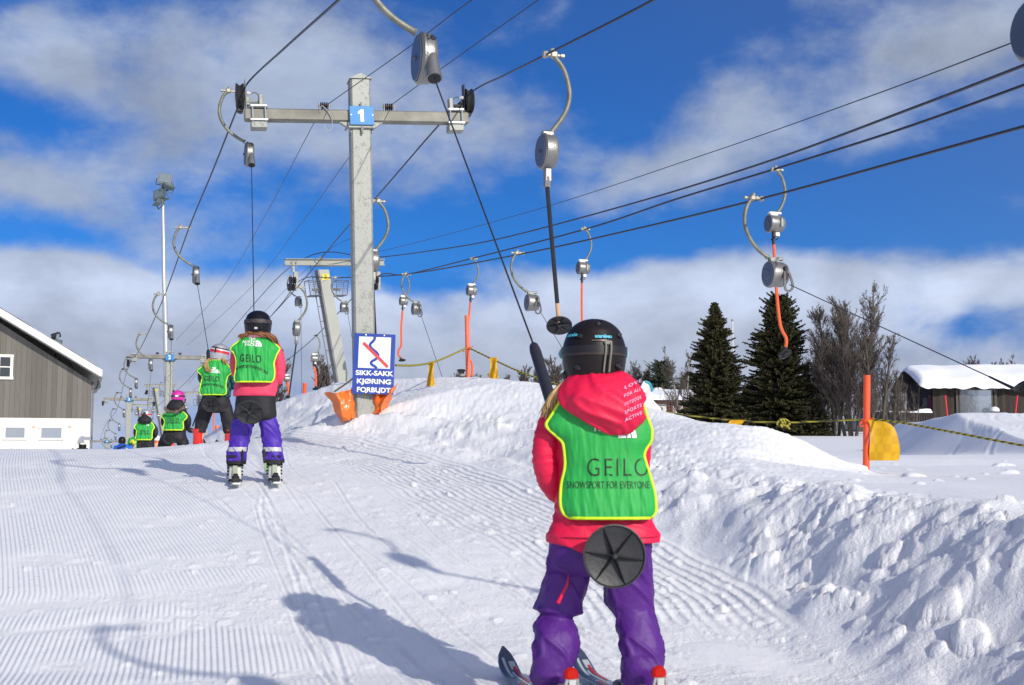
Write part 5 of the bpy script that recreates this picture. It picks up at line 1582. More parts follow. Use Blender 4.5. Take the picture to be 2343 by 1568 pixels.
def window(parent, x0, x1, z0, z1, y, m=FASC, mull=(1, 1), fw=.09, glass=DGL, depthy=.06, flip=1):
    mb = MB(); cx, cz = (x0 + x1) / 2, (z0 + z1) / 2
    mb.box((cx, y - .02 * flip, z1 - fw / 2), (x1 - x0 + .04, depthy, fw)); mb.box((cx, y - .02 * flip, z0 + fw / 2), (x1 - x0 + .06, depthy * 1.3, fw))
    for x in (x0 + fw / 2, x1 - fw / 2): mb.box((x, y - .02 * flip, cz), (fw, depthy * .9, z1 - z0 - fw * 2))
    for i in range(1, mull[0]): mb.box((x0 + (x1 - x0) * i / mull[0], y - .018 * flip, cz), (fw * .4, depthy * .7, z1 - z0 - 2 * fw))
    for i in range(1, mull[1]): mb.box((cx, y - .018 * flip, z0 + (z1 - z0) * i / mull[1]), (x1 - x0 - 2 * fw, depthy * .6, fw * .4))
    w = new_obj('window', mb, m, parent, smooth=False)
    new_obj('pane', MB().box((cx, y - .006 * flip, cz), (x1 - x0 - fw * 1.2, .012, z1 - z0 - fw * 1.2)), glass, w, smooth=False)
    return w


REFL = bpy.data.materials.new('reflecting_pane'); REFL.use_nodes = True
_b = REFL.node_tree.nodes["Principled BSDF"]; _b.inputs['Base Color'].default_value = (.42, .46, .5, 1); _b.inputs['Metallic'].default_value = .75; _b.inputs['Roughness'].default_value = .07
_nt = REFL.node_tree; _nn = _nt.nodes.new("ShaderNodeTexNoise"); _nn.inputs['Scale'].default_value = 1.8; _bb = _nt.nodes.new("ShaderNodeBump"); _bb.inputs['Strength'].default_value = .03; _bb.inputs['Distance'].default_value = .1
_tc = _nt.nodes.new("ShaderNodeTexCoord"); _nt.links.new(_tc.outputs['Object'], _nn.inputs[0]); _nt.links.new(_nn.outputs[0], _bb.inputs['Height']); _nt.links.new(_bb.outputs[0], _b.inputs['Normal'])
window(house, HP(8, 990).x, HP(61, 990).x, HP(0, 1006).z, HP(0, 974).z, -.02, glass=REFL)
window(house, HP(90, 990).x, HP(145, 990).x, HP(0, 1006).z, HP(0, 974).z, -.02, glass=REFL)
window(house, HP(-33, 840).x, HP(30, 840).x, HP(0, 868).z, HP(0, 811).z, .02, mull=(2, 2), fw=.13)
mb = MB()
for px in (77, 160): mb.box((HP(px, 978).x, -.005, HP(px, 977).z), (.14, .02, .12))
new_obj('vent', mb, mat('vent_tile', (.55, .42, .34), .8), house, smooth=False)
fl = P(127, 792, 62); t = thing('floodlight', 'small black floodlight cluster standing on the snowy house roof', 'floodlight', fl); q2 = loc_in(t)
new_obj('post', MB().tube([(0, 0, -1.6), q2(P(127, 778, 62))], .05, 6), BLK, t)
new_obj('lamp', MB().box(q2(P(124, 781, 62)), (.42, .26, .26), rot=roty(.3), bev=.03).box(q2(P(128, 768, 62)), (.44, .26, .26), rot=roty(-.3), bev=.03), BLK, t)
new_obj('lamp', MB().box(q2(P(133, 786, 61.9)), (.34, .2, .4), rot=roty(.2), bev=.02), LAMP, t)
new_obj('glass', MB().box(q2(P(132, 770, 61.8)), (.14, .06, .26), rot=roty(.2), bev=.02), GLASS, t)

# -- dark cabin at the right
Dc = 70.0
c0 = P(2134, 960, Dc); c0.z = P(2134, 962, Dc).z
cab = thing('log_cabin', 'dark timber cabin under a thick snow roof at the right edge', 'cabin', c0)
Wd = 4.6; Ln = 11.0; hw = 2.02; hr = hw + .86
mb = MB().add([(0, 0, -.8), (0, Wd, -.8), (0, Wd, hw), (0, Wd / 2, hr), (0, 0, hw)], [(4, 3, 2, 1, 0)])
mb.add([(Ln, 0, -.8), (Ln, Wd, -.8), (Ln, Wd, hw), (Ln, Wd / 2, hr), (Ln, 0, hw)], [(0, 1, 2, 3, 4)])
mb.add([(0, Wd, -.8), (Ln, Wd, -.8), (Ln, Wd, hw), (0, Wd, hw)], [(0, 1, 2, 3)])
new_obj('gable_wall', mb, planks('dark_gable', (.010, .010, .012), (.022, .020, .022), .2, .85, axis=1), cab, smooth=False)  # gable boards coloured darker than the front wall
new_obj('front_wall', MB().box((Ln / 2, .05, hw / 2 - .4), (Ln, .10, hw + .8)), WOODF, cab, smooth=False)
q = loc_in(cab)
wx0, wx1 = q(P(2192, 900, Dc)).x, q(P(2270, 900, Dc)).x
window(cab, wx0, wx1, q(P(2200, 954, Dc)).z - .05, q(P(2200, 890, Dc)).z, -.02, m=planks('dark_frame', (.06, .045, .035), (.10, .075, .06), 1, .8), fw=.07, glass=REFL)
mb = MB().box(((wx0 + wx1) / 2, -.10, q(P(2200, 950, Dc)).z - .28), (wx1 - wx0 + .3, .22, .50)); new_obj('window_box', mb, WOODF, cab, smooth=False)
mb = MB()
for x in (wx0 - .12, wx1 + .12): mb.box((x, -.06, hw / 2), (.14, .1, hw + .2))
mb.box(((wx0 + wx1) / 2, -.06, hw - .02), (wx1 - wx0 + .3, .12, .08))
mb.tube([(wx0 - .1, -.2, hw - .22), (wx1 + .1, -.2, hw - .15)], .022, 6)
new_obj('window_trim', mb, DARKM, cab, smooth=False)
mb = MB(); rs = random.Random(4)
for i in range(26):
    x = wx0 - .1 + (wx1 - wx0 + .2) * i / 25; l_ = rs.uniform(.08, .42)
    mb.tube([(x, -.28, hw + .02), (x, -.28, hw + .02 - l_)], [.022, .003], 5)
new_obj('icicles', mb, mat('ice', (.62, .70, .72), .12, 0, .05, 3, spec=.7), cab)
new_obj('gable_window', MB().box((-.03, 2.2, hr - .55), (.05, .5, .40)), mat('gable_frame', (.10, .10, .10), .7), cab, smooth=False)
new_obj('gable_window', MB().box((-.03, 1.1, .95), (.05, .7, .8)), mat('gable_frame', (.10, .10, .10), .7), cab, smooth=False)
new_obj('door', MB().box((-.03, .35, .75), (.05, .45, 1.5)), mat('dark_red', (.10, .01, .015), .7), cab, smooth=False)
# roof board + thick rounded snow
mb = MB()
for sg in (0, 1):
    y0 = -.45 if sg == 0 else Wd + .45; z0 = hw - .02 - .12
    vs = [(-.75, y0, z0), (Ln + .5, y0, z0), (Ln + .5, Wd / 2, hr + .10), (-.75, Wd / 2, hr + .10)]
    vs2 = [(x, y, z + .10) for x, y, z in vs]
    mb.add(vs + vs2, [(3, 2, 1, 0), (4, 5, 6, 7), (0, 1, 5, 4), (1, 2, 6, 5), (3, 0, 4, 7)] if sg == 0 else [(0, 1, 2, 3), (7, 6, 5, 4), (4, 5, 1, 0), (5, 6, 2, 1), (7, 4, 0, 3)])
croof = new_obj('roof', mb, DARKM, cab, smooth=False)
ny, nx = 46, 110; A_ = np.zeros((ny, nx, 3))
for i in range(ny):
    s_ = -1.06 + 2.12 * i / (ny - 1)        # across the ridge
    for j in range(nx):
        f = j / (nx - 1); x = -.86 + (Ln + 1.4) * f
        y = Wd / 2 + s_ * (Wd / 2 + .42); prof = (abs(s_) ** 1.25)
        zt = hr + .12 - (hr - hw + .16) * prof
        e1 = min(1, max(0, (1.06 - abs(s_)) / .13)); e2 = min(1, max(0, (x + .86) / .35))
        th = .40 * (e1 ** .45) * (e2 ** .5) * (.85 + .3 * float(noise2(x * .55, y * .6)))
        sag_ = -.10 * (1 - e1) * (1 + 1.5 * float(noise2(x * 1.6, 4.0)))
        A_[i, j] = (x - .06 * (1 - e2) * float(noise2(y * 2, 1.0)), y - (.10 * (1 - e1) if s_ < 0 else 0) * (1 + float(noise2(x * 1.3, 9.))), zt + th + sag_)
mb = MB().grid(A_)
new_obj('snow_layer', mb, snow_m, croof, auto=None)
# veranda with its balustrade
vb = P(2045, 962, 69); mb = MB()
v0, v1 = q(P(2050, 972, 69)), q(P(2134, 972, 69))
new_obj('veranda_base', MB().box(((v0.x + v1.x) / 2, 1.0, v0.z - .1), (v1.x - v0.x, 4.0, .45)), mat('pale_concrete', (.50, .48, .42), .9, 0, .1, 2), cab, smooth=False)
mb = MB().box(((v0.x + v1.x) / 2, -1.0, v0.z + .62), (v1.x - v0.x, .09, .10)); mb.box(((v0.x + v1.x) / 2, -1.0, v0.z + .12), (v1.x - v0.x, .06, .06))
k = 15
for i in range(k): mb.box((v0.x + (v1.x - v0.x) * (i + .5) / k, -1.0, v0.z + .36), (.10, .035, .48))
mb.box((v0.x, .4, v0.z + .62), (.09, 2.8, .1)); mb.box((v0.x, -1.0, v0.z + .3), (.12, .12, .8))
new_obj('balustrade', mb, WOODD, cab, smooth=False)
n_ = 30; A_ = np.zeros((7, n_, 3))
for i in range(7):
    for j in range(n_):
        x = v0.x - .15 + (v1.x - v0.x + .1) * j / (n_ - 1); a = math.pi * i / 6
        h_ = .10 + .05 * float(noise2(x * 2.2, 3.0)) + (.12 if .62 < j / n_ < .95 else 0)
        A_[i, j] = (x, -1.0 - math.cos(a) * .12, v0.z + .67 + math.sin(a) * h_)
new_obj('snow_ridge', MB().grid(A_), snow_m, cab)
new_obj('plank_stack', MB().box((v0.x - 1.0, -.8, v0.z + .05), (1.6, 1.2, .12), rot=roty(-.5)), snow_m, cab, smooth=False)
br = q(P(2275, 945, 69.6)); mb = MB().box(br + Vector((0, 0, -.15)), (.34, .34, .5), bev=.05)
t = thing('barrel', 'snow-capped dark barrel at the right corner of the cabin window', 'barrel', P(2275, 958, 69.4)); 
new_obj('body', MB().lathe((0, 0, 0), (0, 0, 1), [(-.2, .22), (0, .24), (.25, .25), (.42, .22), (.42, 0)], 16), WOODD, t)
new_obj('snow_cap', MB().lathe((0, 0, .40), (0, 0, 1), [(0, .26), (.08, .28), (.18, .24), (.26, .12), (.28, 0)], 16), snow_m, t)

# -- red log cabin
Dr = 100.0
r0 = P(1483, 1000, Dr)
rc = thing('log_cabin', 'small red log cabin with snowy roof right of the pink hood', 'cabin', r0); q = loc_in(rc)
X = lambda px: q(P(px, 950, Dr)).x
Z = lambda py: q(P(1530, py, Dr)).z
x0, x1 = X(1410), X(1583)
new_obj('wall', MB().box(((x0 + x1) / 2, 2.5, (Z(921) - .8) / 2), (x1 - x0, 5, Z(921) + .8)), LOGR, rc, smooth=False)
mb = MB()
for px in (1530, 1536): mb.box((X(px), -.12, Z(940)), (.14, .24, 1.9))
new_obj('log_ends', mb, LOGR, rc, smooth=False)
mb = MB().box(((x0 + x1) / 2 + .1, -.45, Z(919)), (x1 - x0 + .9, .10, .20)).box(((x0 + x1) / 2 + .1, -.2, Z(923)), (x1 - x0 + .5, .4, .10)); new_obj('eave_board', mb, mat('brown_fascia', (.10, .045, .03), .8), rc, smooth=False)
ny, nx = 26, 80; A_ = np.zeros((ny, nx, 3))
for i in range(ny):
    s_ = -1 + 2 * i / (ny - 1)
    for j in range(nx):
        f = j / (nx - 1); x = x0 - .6 + (x1 - x0 + 1.5) * f
        e1 = min(1, (1 - abs(s_)) / .12 + .02); e2 = min(1, (x1 + .9 - x) / .9 + .02)
        A_[i, j] = (x, 2.5 + s_ * 3.1, Z(918) + (1 - abs(s_)) * .72 * (.45 + .55 * min(1, e2 * 1.5)) + .42 * max(e1, 0) ** .5 * max(e2, 0) ** .5 + .04 * float(noise2(x * 1.1, s_ * 3)))
rf = new_obj('roof', MB().box(((x0 + x1) / 2 + .1, 2.5, Z(918)), (x1 - x0 + 1.0, 6.0, .10)), WOODD, rc, smooth=False)
new_obj('snow_layer', MB().grid(A_), snow_m, rf, auto=None)
ch = new_obj('chimney', MB().box((X(1513), 2.4, Z(900)), (.75, .7, 1.2)), mat('chimney_brick', (.20, .06, .04), .9, 0, .3, 6), rf, smooth=False)
new_obj('snow_cap', MB().lathe((X(1513), 2.4, Z(893)), (0, 0, 1), [(-.05, .0), (0, .48), (.15, .52), (.32, .42), (.38, 0)], 18), snow_m, ch)
window(rc, X(1538.5), X(1561), Z(949), Z(921.5) - .02, -.05, mull=(3, 3), fw=.22)
window(rc, X(1500), X(1525), Z(949), Z(921.5) - .02, -.05, mull=(3, 3), fw=.22)

# white and turquoise cloth object behind the girl
wt = P(1490, 905, 11.6)
t = thing('slope_cover', 'white padded cover with turquoise edging poking out right of the pink hood', 'cover', wt); q = loc_in(t)
pl_ = [(1471, 873), (1484, 876), (1490, 885), (1491, 900), (1487, 905), (1495, 920), (1511, 936), (1508, 944), (1470, 944), (1458, 900)]
new_obj('cloth', MB().poly([q(P(a, b, 11.6)) for a, b in pl_], .12, (0, 1, 0)), WHITE, t)
mb = MB().tube(catmull([q(P(a, b, 11.54)) for a, b in ((1476, 873), (1485, 877), (1490, 886), (1492, 896))], 4), .012, 6).tube([q(P(1470, 941, 11.54)), q(P(1508, 945, 11.54))], .014, 6)
new_obj('edging', mb, mat('turquoise', (.03, .38, .42), .5), t)
# ================================================================== the children
SKIN = mat('skin', (.62, .38, .28), .55, 0, .05, 6)
GREENV = mat('vest_green', (.016, .37, .060), .62, 0, .05, 5, .55, 13)
NEON = mat('neon_trim', (.62, .86, .015), .5, 0, .04, 9)
BLKINK = mat('print_black', (.010, .028, .014), .6, 0, .1, 9)
WPRINT = mat('print_white', (.80, .84, .80), .55, 0, .03, 9)


def srows(rows, n):
    """smooth a table of rows against its first column, top to bottom"""
    rows = np.array(rows, float); t = np.arange(len(rows)); pts = catmull([tuple(r) for r in rows], 12)
    pts = np.array(pts); key = pts[:, 0]
    order = np.argsort(key); key = key[order]; pts = pts[order]
    ts = np.linspace(key[0], key[-1], n)
    return np.stack([np.interp(ts, key, pts[:, i]) for i in range(rows.shape[1])], 1)


class Kid:
    def __init__(s, label, cx, base, d, group='children in green vests towed up the slope', cat='person', seed=1):
        s.cx, s.base, s.d = cx, base, d
        s.k = d / F * (.985 if d < 6 else .998)      # metres per pixel at this distance
        s.root = thing('person', label, cat, P(cx - (6 if d < 6 else 0), base, d), 0, group)
        s.seed = seed
        s.L = lambda px, py, y=0.0: Vector(((px - cx) * s.k, y, (base - py) * s.k))

    def loft(s, name, rows, m, parent=None, thick=.62, ycol=None, n=60, seg=44, p=2.3, wr=.004, wscale=(9, 16), y0=0.0, fold=0.0, shell=False, tmin=0, closed_bottom=True, extra=None):
        """rows: (py, xl, xr [, ycentre [, thickness factor]])"""
        R = [list(r) + [0.0] * (4 - len(r)) if len(r) < 4 else list(r) for r in rows]
        R = [r + [thick] if len(r) < 5 else r for r in R]
        S = srows(R, n)
        A_ = np.zeros((n, seg, 3))
        th = np.linspace(0, 2 * np.pi, seg, endpoint=False)
        ca, sa = np.cos(th), np.sin(th)
        for i in range(n):
            py, xl, xr, yc, tk = S[i]
            hw = (xr - xl) / 2 * s.k; cx = ((xl + xr) / 2 - s.cx) * s.k
            x = np.sign(ca) * np.abs(ca) ** (2 / p) * hw; y = np.sign(sa) * np.abs(sa) ** (2 / p) * max(hw * tk, tmin)
            z = (s.base - py) * s.k
            A_[i, :, 0] = cx + x; A_[i, :, 1] = y0 + yc + y; A_[i, :, 2] = z
        cxs = A_.mean(axis=1, keepdims=True)
        dirs = A_ - cxs; dirs[..., 2] = 0; ln = np.linalg.norm(dirs, axis=2, keepdims=True); dirs /= np.maximum(ln, 1e-6)
        tt = th[None, :] + 0 * A_[..., 2]
        zz = A_[..., 2]
        w = wr * 0 + fbm(np.cos(tt) * .14 * wscale[0] + s.seed * 3 + zz * wscale[1], np.sin(tt) * .14 * wscale[0] + zz * wscale[1] * .35, 3) * wr
        if fold: w = w + fold * np.clip(1 - np.abs(noise2(np.cos(tt) * .9 + zz * wscale[1] * 1.1 + s.seed, zz * 5 + np.sin(tt) * 1.1)) * 4, 0, 1)
        w = w - w.mean()
        env = np.minimum(1, np.minimum(np.arange(n), np.arange(n)[::-1]) / 3.)[:, None]
        A_ += dirs * (w * (.3 + .7 * env))[..., None]
        if extra: A_ = extra(A_, S)
        mb = MB().grid(A_, closed=True)
        mb.cap_ring(0, seg, True); mb.cap_ring((n - 1) * seg, seg)
        return new_obj(name, mb, m, parent or s.root, auto=None)

    def tubepx(s, name, pts, rad, m, parent=None, n=16, wr=.0, per=6, flat=1.0):
        """pts: (px, py, y); rad in metres"""
        P3 = catmull([tuple(s.L(a, b, c)) + (r,) for (a, b, c), r in zip(pts, rad)], per)
        mb = MB(); P3 = np.array(P3)
        mb.tube([Vector(p[:3]) for p in P3], [float(p[3]) * (1 + wr * float(noise2(i * .9 + s.seed, 2.2))) for i, p in enumerate(P3)], n, flat=flat)
        return new_obj(name, mb, m, parent or s.root, auto=None)

    def surf(s, rows, depth, yc=0.0, pw=2.6, folds=.006, ph=0.0):
        """the draped back of a vest: returns f(x, z) -> y"""
        S = srows(rows, 120); zz = (s.base - S[:, 0]) * s.k; o = np.argsort(zz); zz = zz[o]
        xl = ((S[:, 1] - s.cx) * s.k)[o]; xr = ((S[:, 2] - s.cx) * s.k)[o]
        dep = np.interp(zz, [(s.base - d_[0]) * s.k for d_ in depth][::-1], [d_[1] for d_ in depth][::-1])
        def f(x, z):
            a = np.interp(z, zz, xl); b = np.interp(z, zz, xr); D_ = np.interp(z, zz, dep)
            c = (a + b) / 2; hw = np.maximum((b - a) / 2, 1e-4) * 1.03
            u = np.clip(np.abs((x - c) / hw), 0, .999)
            y = yc - D_ * (.46 + .54 * (1 - u ** pw) ** (1 / pw))
            zt = (z - zz[0]) / (zz[-1] - zz[0])
            y = y + folds * (fbm(x * 26 + ph + z * 2.0, z * 4.5 + ph, 3) * 1.6 * (1 - .4 * zt) + .12 * noise2(x * 60 + z * 9, z * 9 + ph))
            return y
        return f, (zz, xl, xr)

    def vest(s, rows, depth, yc=0.0, folds=.006, ph=0., trim=.0055, neck_open=None):
        f, (zz, xl, xr) = s.surf(rows, depth, yc, folds=folds, ph=ph)
        n, m_ = 150, 130
        A_ = np.zeros((n, m_, 3)); z0, z1 = zz[0], zz[-1]
        zs_ = np.linspace(z0, z1, n)
        for i, z in enumerate(zs_):
            a, b = np.interp(z, zz, xl), np.interp(z, zz, xr)
            t = np.sin(np.linspace(-np.pi / 2, np.pi / 2, m_)); x = (a + b) / 2 + (b - a) / 2 * t
            A_[i, :, 0] = x; A_[i, :, 1] = f(x, np.full(m_, z)); A_[i, :, 2] = z
        B_ = A_.copy(); B_[..., 1] += .004
        mb = MB().grid(A_); mb.grid(B_[:, ::-1])
        # front panel
        C_ = A_.copy(); C_[..., 1] = 2 * yc - A_[..., 1] * .9
        mb.grid(C_[:, ::-1])
        v = new_obj('vest', mb, GREENV, s.root, auto=None)
        edge = [tuple(A_[i, 0]) for i in range(n - 1, -1, -2)] + [tuple(A_[0, j]) for j in range(0, m_, 4)] + [tuple(A_[i, -1]) for i in range(0, n, 2)]
        mb = MB()
        pts = [Vector(p) + Vector((0, -.002, 0)) for p in edge]
        mb.tube(pts, trim, 6, flat=1)
        mb.tube([Vector(A_[-1, j]) + Vector((0, -.002, 0)) for j in range(0, m_, 4)], trim * .8, 6)
        new_obj('trim', mb, NEON, v, auto=None)
        s.vestf = f; s.vest_o = v
        return v

    def print_(s, name, body, px, py, size, m, bold=0., space=1.0, xs=1.0, arc=0.0, width=None, skew=0.0, off=None):
        vs, fs = text2d(body, size, bold, space=space, xs=xs)
        if width:
            w = max(a for a, b in vs) - min(a for a, b in vs); k = width / w; vs = [(a * k, b) for a, b in vs]
        c = s.L(px, py); X_ = np.array([a for a, b in vs]) + c.x; Z_ = np.array([b for a, b in vs]) + c.z
        Z_ = Z_ - arc * (X_ - c.x) ** 2 + skew * (X_ - c.x)
        off = off or (.0016 if s.d < 6 else .0026 if s.d < 12 else .004)
        Y_ = s.vestf(X_, Z_) - off
        return new_obj(name, MB().add(list(zip(X_, Y_, Z_)), fs), m, s.vest_o, smooth=False)

    def dome(s, px, py, r, m):
        """quarter dome mark: three nested quarter rings"""
        mb = MB(); c = s.L(px, py)
        for r0, r1 in ((0.0, .42), (.48, .68), (.74, 1.0)):
            k = 14; vs = []
            for i in range(k + 1):
                a = math.pi / 2 * i / k
                for rr in (r0, r1):
                    x = c.x + r * rr * math.cos(a); z = c.z + r * rr * math.sin(a); vs.append((x, float(s.vestf(np.array([x]), np.array([z]))[0]) - .003, z))
            mb.add(vs, [(2 * i, 2 * i + 1, 2 * i + 3, 2 * i + 2) for i in range(k)])
        return new_obj('emblem', mb, m, s.vest_o, smooth=False)

    def helmet(s, px, top, rx, ry, m, bottom=None, y=0.0, flat=.88, name='helmet'):
        """shell seen from behind; rx, ry in pixels"""
        c = s.L(px, top + ry, y); a = rx * s.k; b = ry * s.k
        n, seg = 30, 44; A_ = np.zeros((n, seg, 3)); zb = -(bottom - (top + ry)) * s.k if bottom else -b * .85
        for i in range(n):
            f = i / (n - 1)
            z = b * math.cos(f * math.pi / 2) if f < .62 else None
            if z is None:
                zt = b * math.cos(.62 * math.pi / 2); g = (f - .62) / .38; z = zt + (zb - zt) * g
                w0 = math.sin(.62 * math.pi / 2); w = w0 + (1.0 - w0) * math.sin(min(1, g * 2.2) * math.pi / 2) - .13 * max(0, g - .5) ** 1.3 * 2
            else: w = math.sin(f * math.pi / 2) ** .92
            for j in range(seg):
                t = 2 * math.pi * j / seg
                dy = 1.16 if math.sin(t) > 0 else 1.12
                A_[i, j] = c + Vector((math.cos(t) * a * w, math.sin(t) * a * w * dy * flat * 1.08, z))
        h = new_obj(name, MB().grid(A_, closed=True), m, s.root, auto=70)
        s.hc, s.ha, s.hb, s.hz = c, a, b, zb
        return h

    def hpt(s, ang, z, out=1.0):
        """point on the helmet: ang 0 = straight back, + to the right; z relative to centre"""
        w = math.sqrt(max(0, 1 - (z / s.hb) ** 2)) ** .92 if z > 0 else 1.0 - .10 * max(0, -z / s.hb - .4)
        return s.hc + Vector((math.sin(ang) * s.ha * w * out, -math.cos(ang) * s.ha * w * .88 * 1.08 * 1.12 * out, z))

    def hband(s, name, z0, z1, m, parent, a0=-1.9, a1=1.9, out=1.02, tilt=0.0, wave=0.0):
        k = 40; A_ = np.zeros((4, k, 3))
        for j in range(k):
            a = a0 + (a1 - a0) * j / (k - 1); dz = tilt * math.sin(a) + wave * math.cos(a * 2)
            A_[0, j] = s.hpt(a, z0 + dz, .97); A_[1, j] = s.hpt(a, z0 + dz, out); A_[2, j] = s.hpt(a, z1 + dz, out); A_[3, j] = s.hpt(a, z1 + dz, .97)
        return new_obj(name, MB().grid(A_), m, parent, auto=50)

    def body(s, joints, m=SKIN):
        """one continuous skin surface grown over the joints: name -> (px, py, y, radius m)"""
        order = list(joints); vs = [s.L(*joints[k][:3]) for k in order]
        links = [('pelvis', 'chest'), ('chest', 'neck'), ('neck', 'skull'), ('skull', 'crownp'), ('chest', 'lsh'), ('lsh', 'lel'), ('lel', 'lwr'), ('lwr', 'lha'), ('chest', 'rsh'), ('rsh', 'rel'), ('rel', 'rwr'), ('rwr', 'rha'),
                 ('pelvis', 'lhip'), ('lhip', 'lkn'), ('lkn', 'lan'), ('lan', 'lfo'), ('pelvis', 'rhip'), ('rhip', 'rkn'), ('rkn', 'ran'), ('ran', 'rfo'), ('skull', 'nose')]
        me = bpy.data.meshes.new('body'); me.from_pydata([tuple(v) for v in vs], [(order.index(a), order.index(b)) for a, b in links], [])
        o = bpy.data.objects.new('body', me); COL.objects.link(o)
        mod = o.modifiers.new('skin', 'SKIN'); mod.use_smooth_shade = True
        for i, k in enumerate(order):
            r = joints[k][3]; me.skin_vertices[0].data[i].radius = (r, r)
        me.skin_vertices[0].data[order.index('pelvis')].use_root = True
        sub = o.modifiers.new('sub', 'SUBSURF'); sub.levels = 1; sub.render_levels = 1
        bpy.context.view_layer.update()
        dg = bpy.context.evaluated_depsgraph_get(); m2 = bpy.data.meshes.new_from_object(o.evaluated_get(dg))
        bpy.data.objects.remove(o)
        o = bpy.data.objects.new('body', m2); COL.objects.link(o); o.data.materials.clear(); o.data.materials.append(m); o.parent = s.root
        m2.polygons.foreach_set('use_smooth', [True] * len(m2.polygons))
        return o

    def std_body(s, hip, sh, head, legs, hand, k=1.0, leg_y=(0, 0)):
        """hip: (px, py), sh: (pxl, pxr, py), head: (px, py, r px), legs: ((hx, kx, ky, ax, ay), ...), hand: (px, py, y)"""
        u = s.k; hx, hy = hip; r = head[2] * u
        J = {'pelvis': (hx, hy, 0, .085 * k), 'chest': ((sh[0] + sh[1]) / 2, sh[2] + 12 * .0015 / u, 0, .085 * k), 'neck': (head[0], sh[2] - 8 * .0015 / u, 0, .04 * k), 'skull': (head[0], head[1] + head[2] * .15, .0, r * .86), 'crownp': (head[0], head[1] - head[2] * .35, .0, r * .80), 'nose': (head[0], head[1] + head[2] * .25, r * 1.02, r * .14)}
        for nm, x, q_ in (('l', sh[0], -1), ('r', sh[1], 1)):
            J[nm + 'sh'] = (x - q_ * 8 * .0015 / u, sh[2] + 8 * .0015 / u, 0, .038 * k)
            J[nm + 'el'] = (x + q_ * 2 * .0015 / u, sh[2] + 95 * .0015 / u, .05, .030 * k)
            J[nm + 'wr'] = (hand[0] + q_ * 22 * .0015 / u, hand[1] + 6 * .0015 / u, hand[2] - .06, .023 * k)
            J[nm + 'ha'] = (hand[0] + q_ * 8 * .0015 / u, hand[1], hand[2], .022 * k)
        for nm, (ax_, kx, ky, an, ay) in zip('lr', legs):
            J[nm + 'hip'] = (ax_, hy + 12 * .0015 / u, 0, .058 * k); J[nm + 'kn'] = (kx, ky, .035, .042 * k)
            J[nm + 'an'] = (an, ay - 50 * .0015 / u, -.01, .030 * k); J[nm + 'fo'] = (an, ay - 22 * .0015 / u, .09, .028 * k)
        return s.body(J)

    def glove(s, px, py, y, m, side, k=1.0):
        """gloved hand closed round the tow rod: palm, four bent fingers and a thumb"""
        c = s.L(px, py, y); q_ = side; mb = MB()
        mb.tube([c + Vector((q_ * .055, -.05, -.01)), c + Vector((q_ * .035, -.02, 0)), c + Vector((q_ * .025, .01, .0))], [.030 * k, .032 * k, .028 * k], 10)
        for i in range(4):
            z = (.026 - .017 * i) * k; l_ = (1, 1.1, 1.05, .85)[i]
            mb.tube(catmull([c + Vector((q_ * .03, .005, z)), c + Vector((q_ * .022, .032 * l_, z)), c + Vector((-q_ * .004, .036 * l_, z - .002)), c + Vector((-q_ * .016 * l_, .016, z - .003))], 3), .0095 * k, 6)
        mb.tube(catmull([c + Vector((q_ * .03, -.015, .025 * k)), c + Vector((q_ * .018, -.026, .035 * k)), c + Vector((-q_ * .006, -.026, .034 * k))], 3), .0105 * k, 6)
        return new_obj('glove', mb, m, s.root, auto=None)

    def boot(s, px, py_sole, w, h, m, yaw=0.0, acc=BLK, y0=0.0, detail=True, spine=None):
        """ski boot from behind; px centre, w, h pixels. parts go under the boot shell"""
        c = s.L(px, py_sole, y0); W = w * s.k; H_ = h * s.k; R_ = rotz(yaw)
        def T(v): return R_ @ Vector(v) + c
        n, seg = 18, 20; A_ = np.zeros((n, seg, 3))
        for i in range(n):
            f = i / (n - 1); z = H_ * (1 - f)
            hw = W * (.50 - .06 * math.sin(f * math.pi)) * (1 if f < .75 else 1 - .15 * (f - .75) * 4)
            back = -W * .50 + .02 * f; front = W * .55 + (.0 if f < .45 else (f - .45) / .55 * W * 1.3) + .03 * (1 - f)
            for j in range(seg):
                t = 2 * math.pi * j / seg; cx_, sy = math.cos(t), math.sin(t)
                yy = (front if sy > 0 else -back) * (abs(sy) ** .8) * (1 if sy > 0 else -1)
                A_[i, j] = T((math.copysign(abs(cx_) ** .8, cx_) * hw, yy, z + .015))
        mb = MB().grid(A_, closed=True); mb.cap_ring(0, seg, True); mb.cap_ring((n - 1) * seg, seg)
        b = new_obj('boot', mb, m, s.root, auto=60)
        new_obj('sole', MB().box(T((0, W * .45, .008)), (W * .8, W * 2.1, .018), rot=R_, bev=.003), acc, b)
        if detail:
            mb = MB()
            mb.box(T((0, -W * .52, H_ * .55)), (W * .34, .012, H_ * .55), rot=R_, bev=.004)
            new_obj('spine', mb, spine or mat('boot_grey', (.33, .38, .28), .5), b)
            mb = MB()
            for z_ in (.86, .68, .50, .34):
                mb.box(T((-W * .50, W * .10, H_ * z_)), (.014, W * .6, .016), rot=R_, bev=.003)
                mb.box(T((W * .50, W * .10, H_ * z_)), (.012, W * .5, .014), rot=R_, bev=.003)
            new_obj('buckle', mb, acc, b)
            ring = [T((math.cos(t) * W * .515, math.sin(t) * W * .515 * (1.0), H_ * .80)) for t in np.linspace(0, 6.283, 18)]
            new_obj('power_strap', MB().tube(ring, .009, 5), acc, b)
        return b

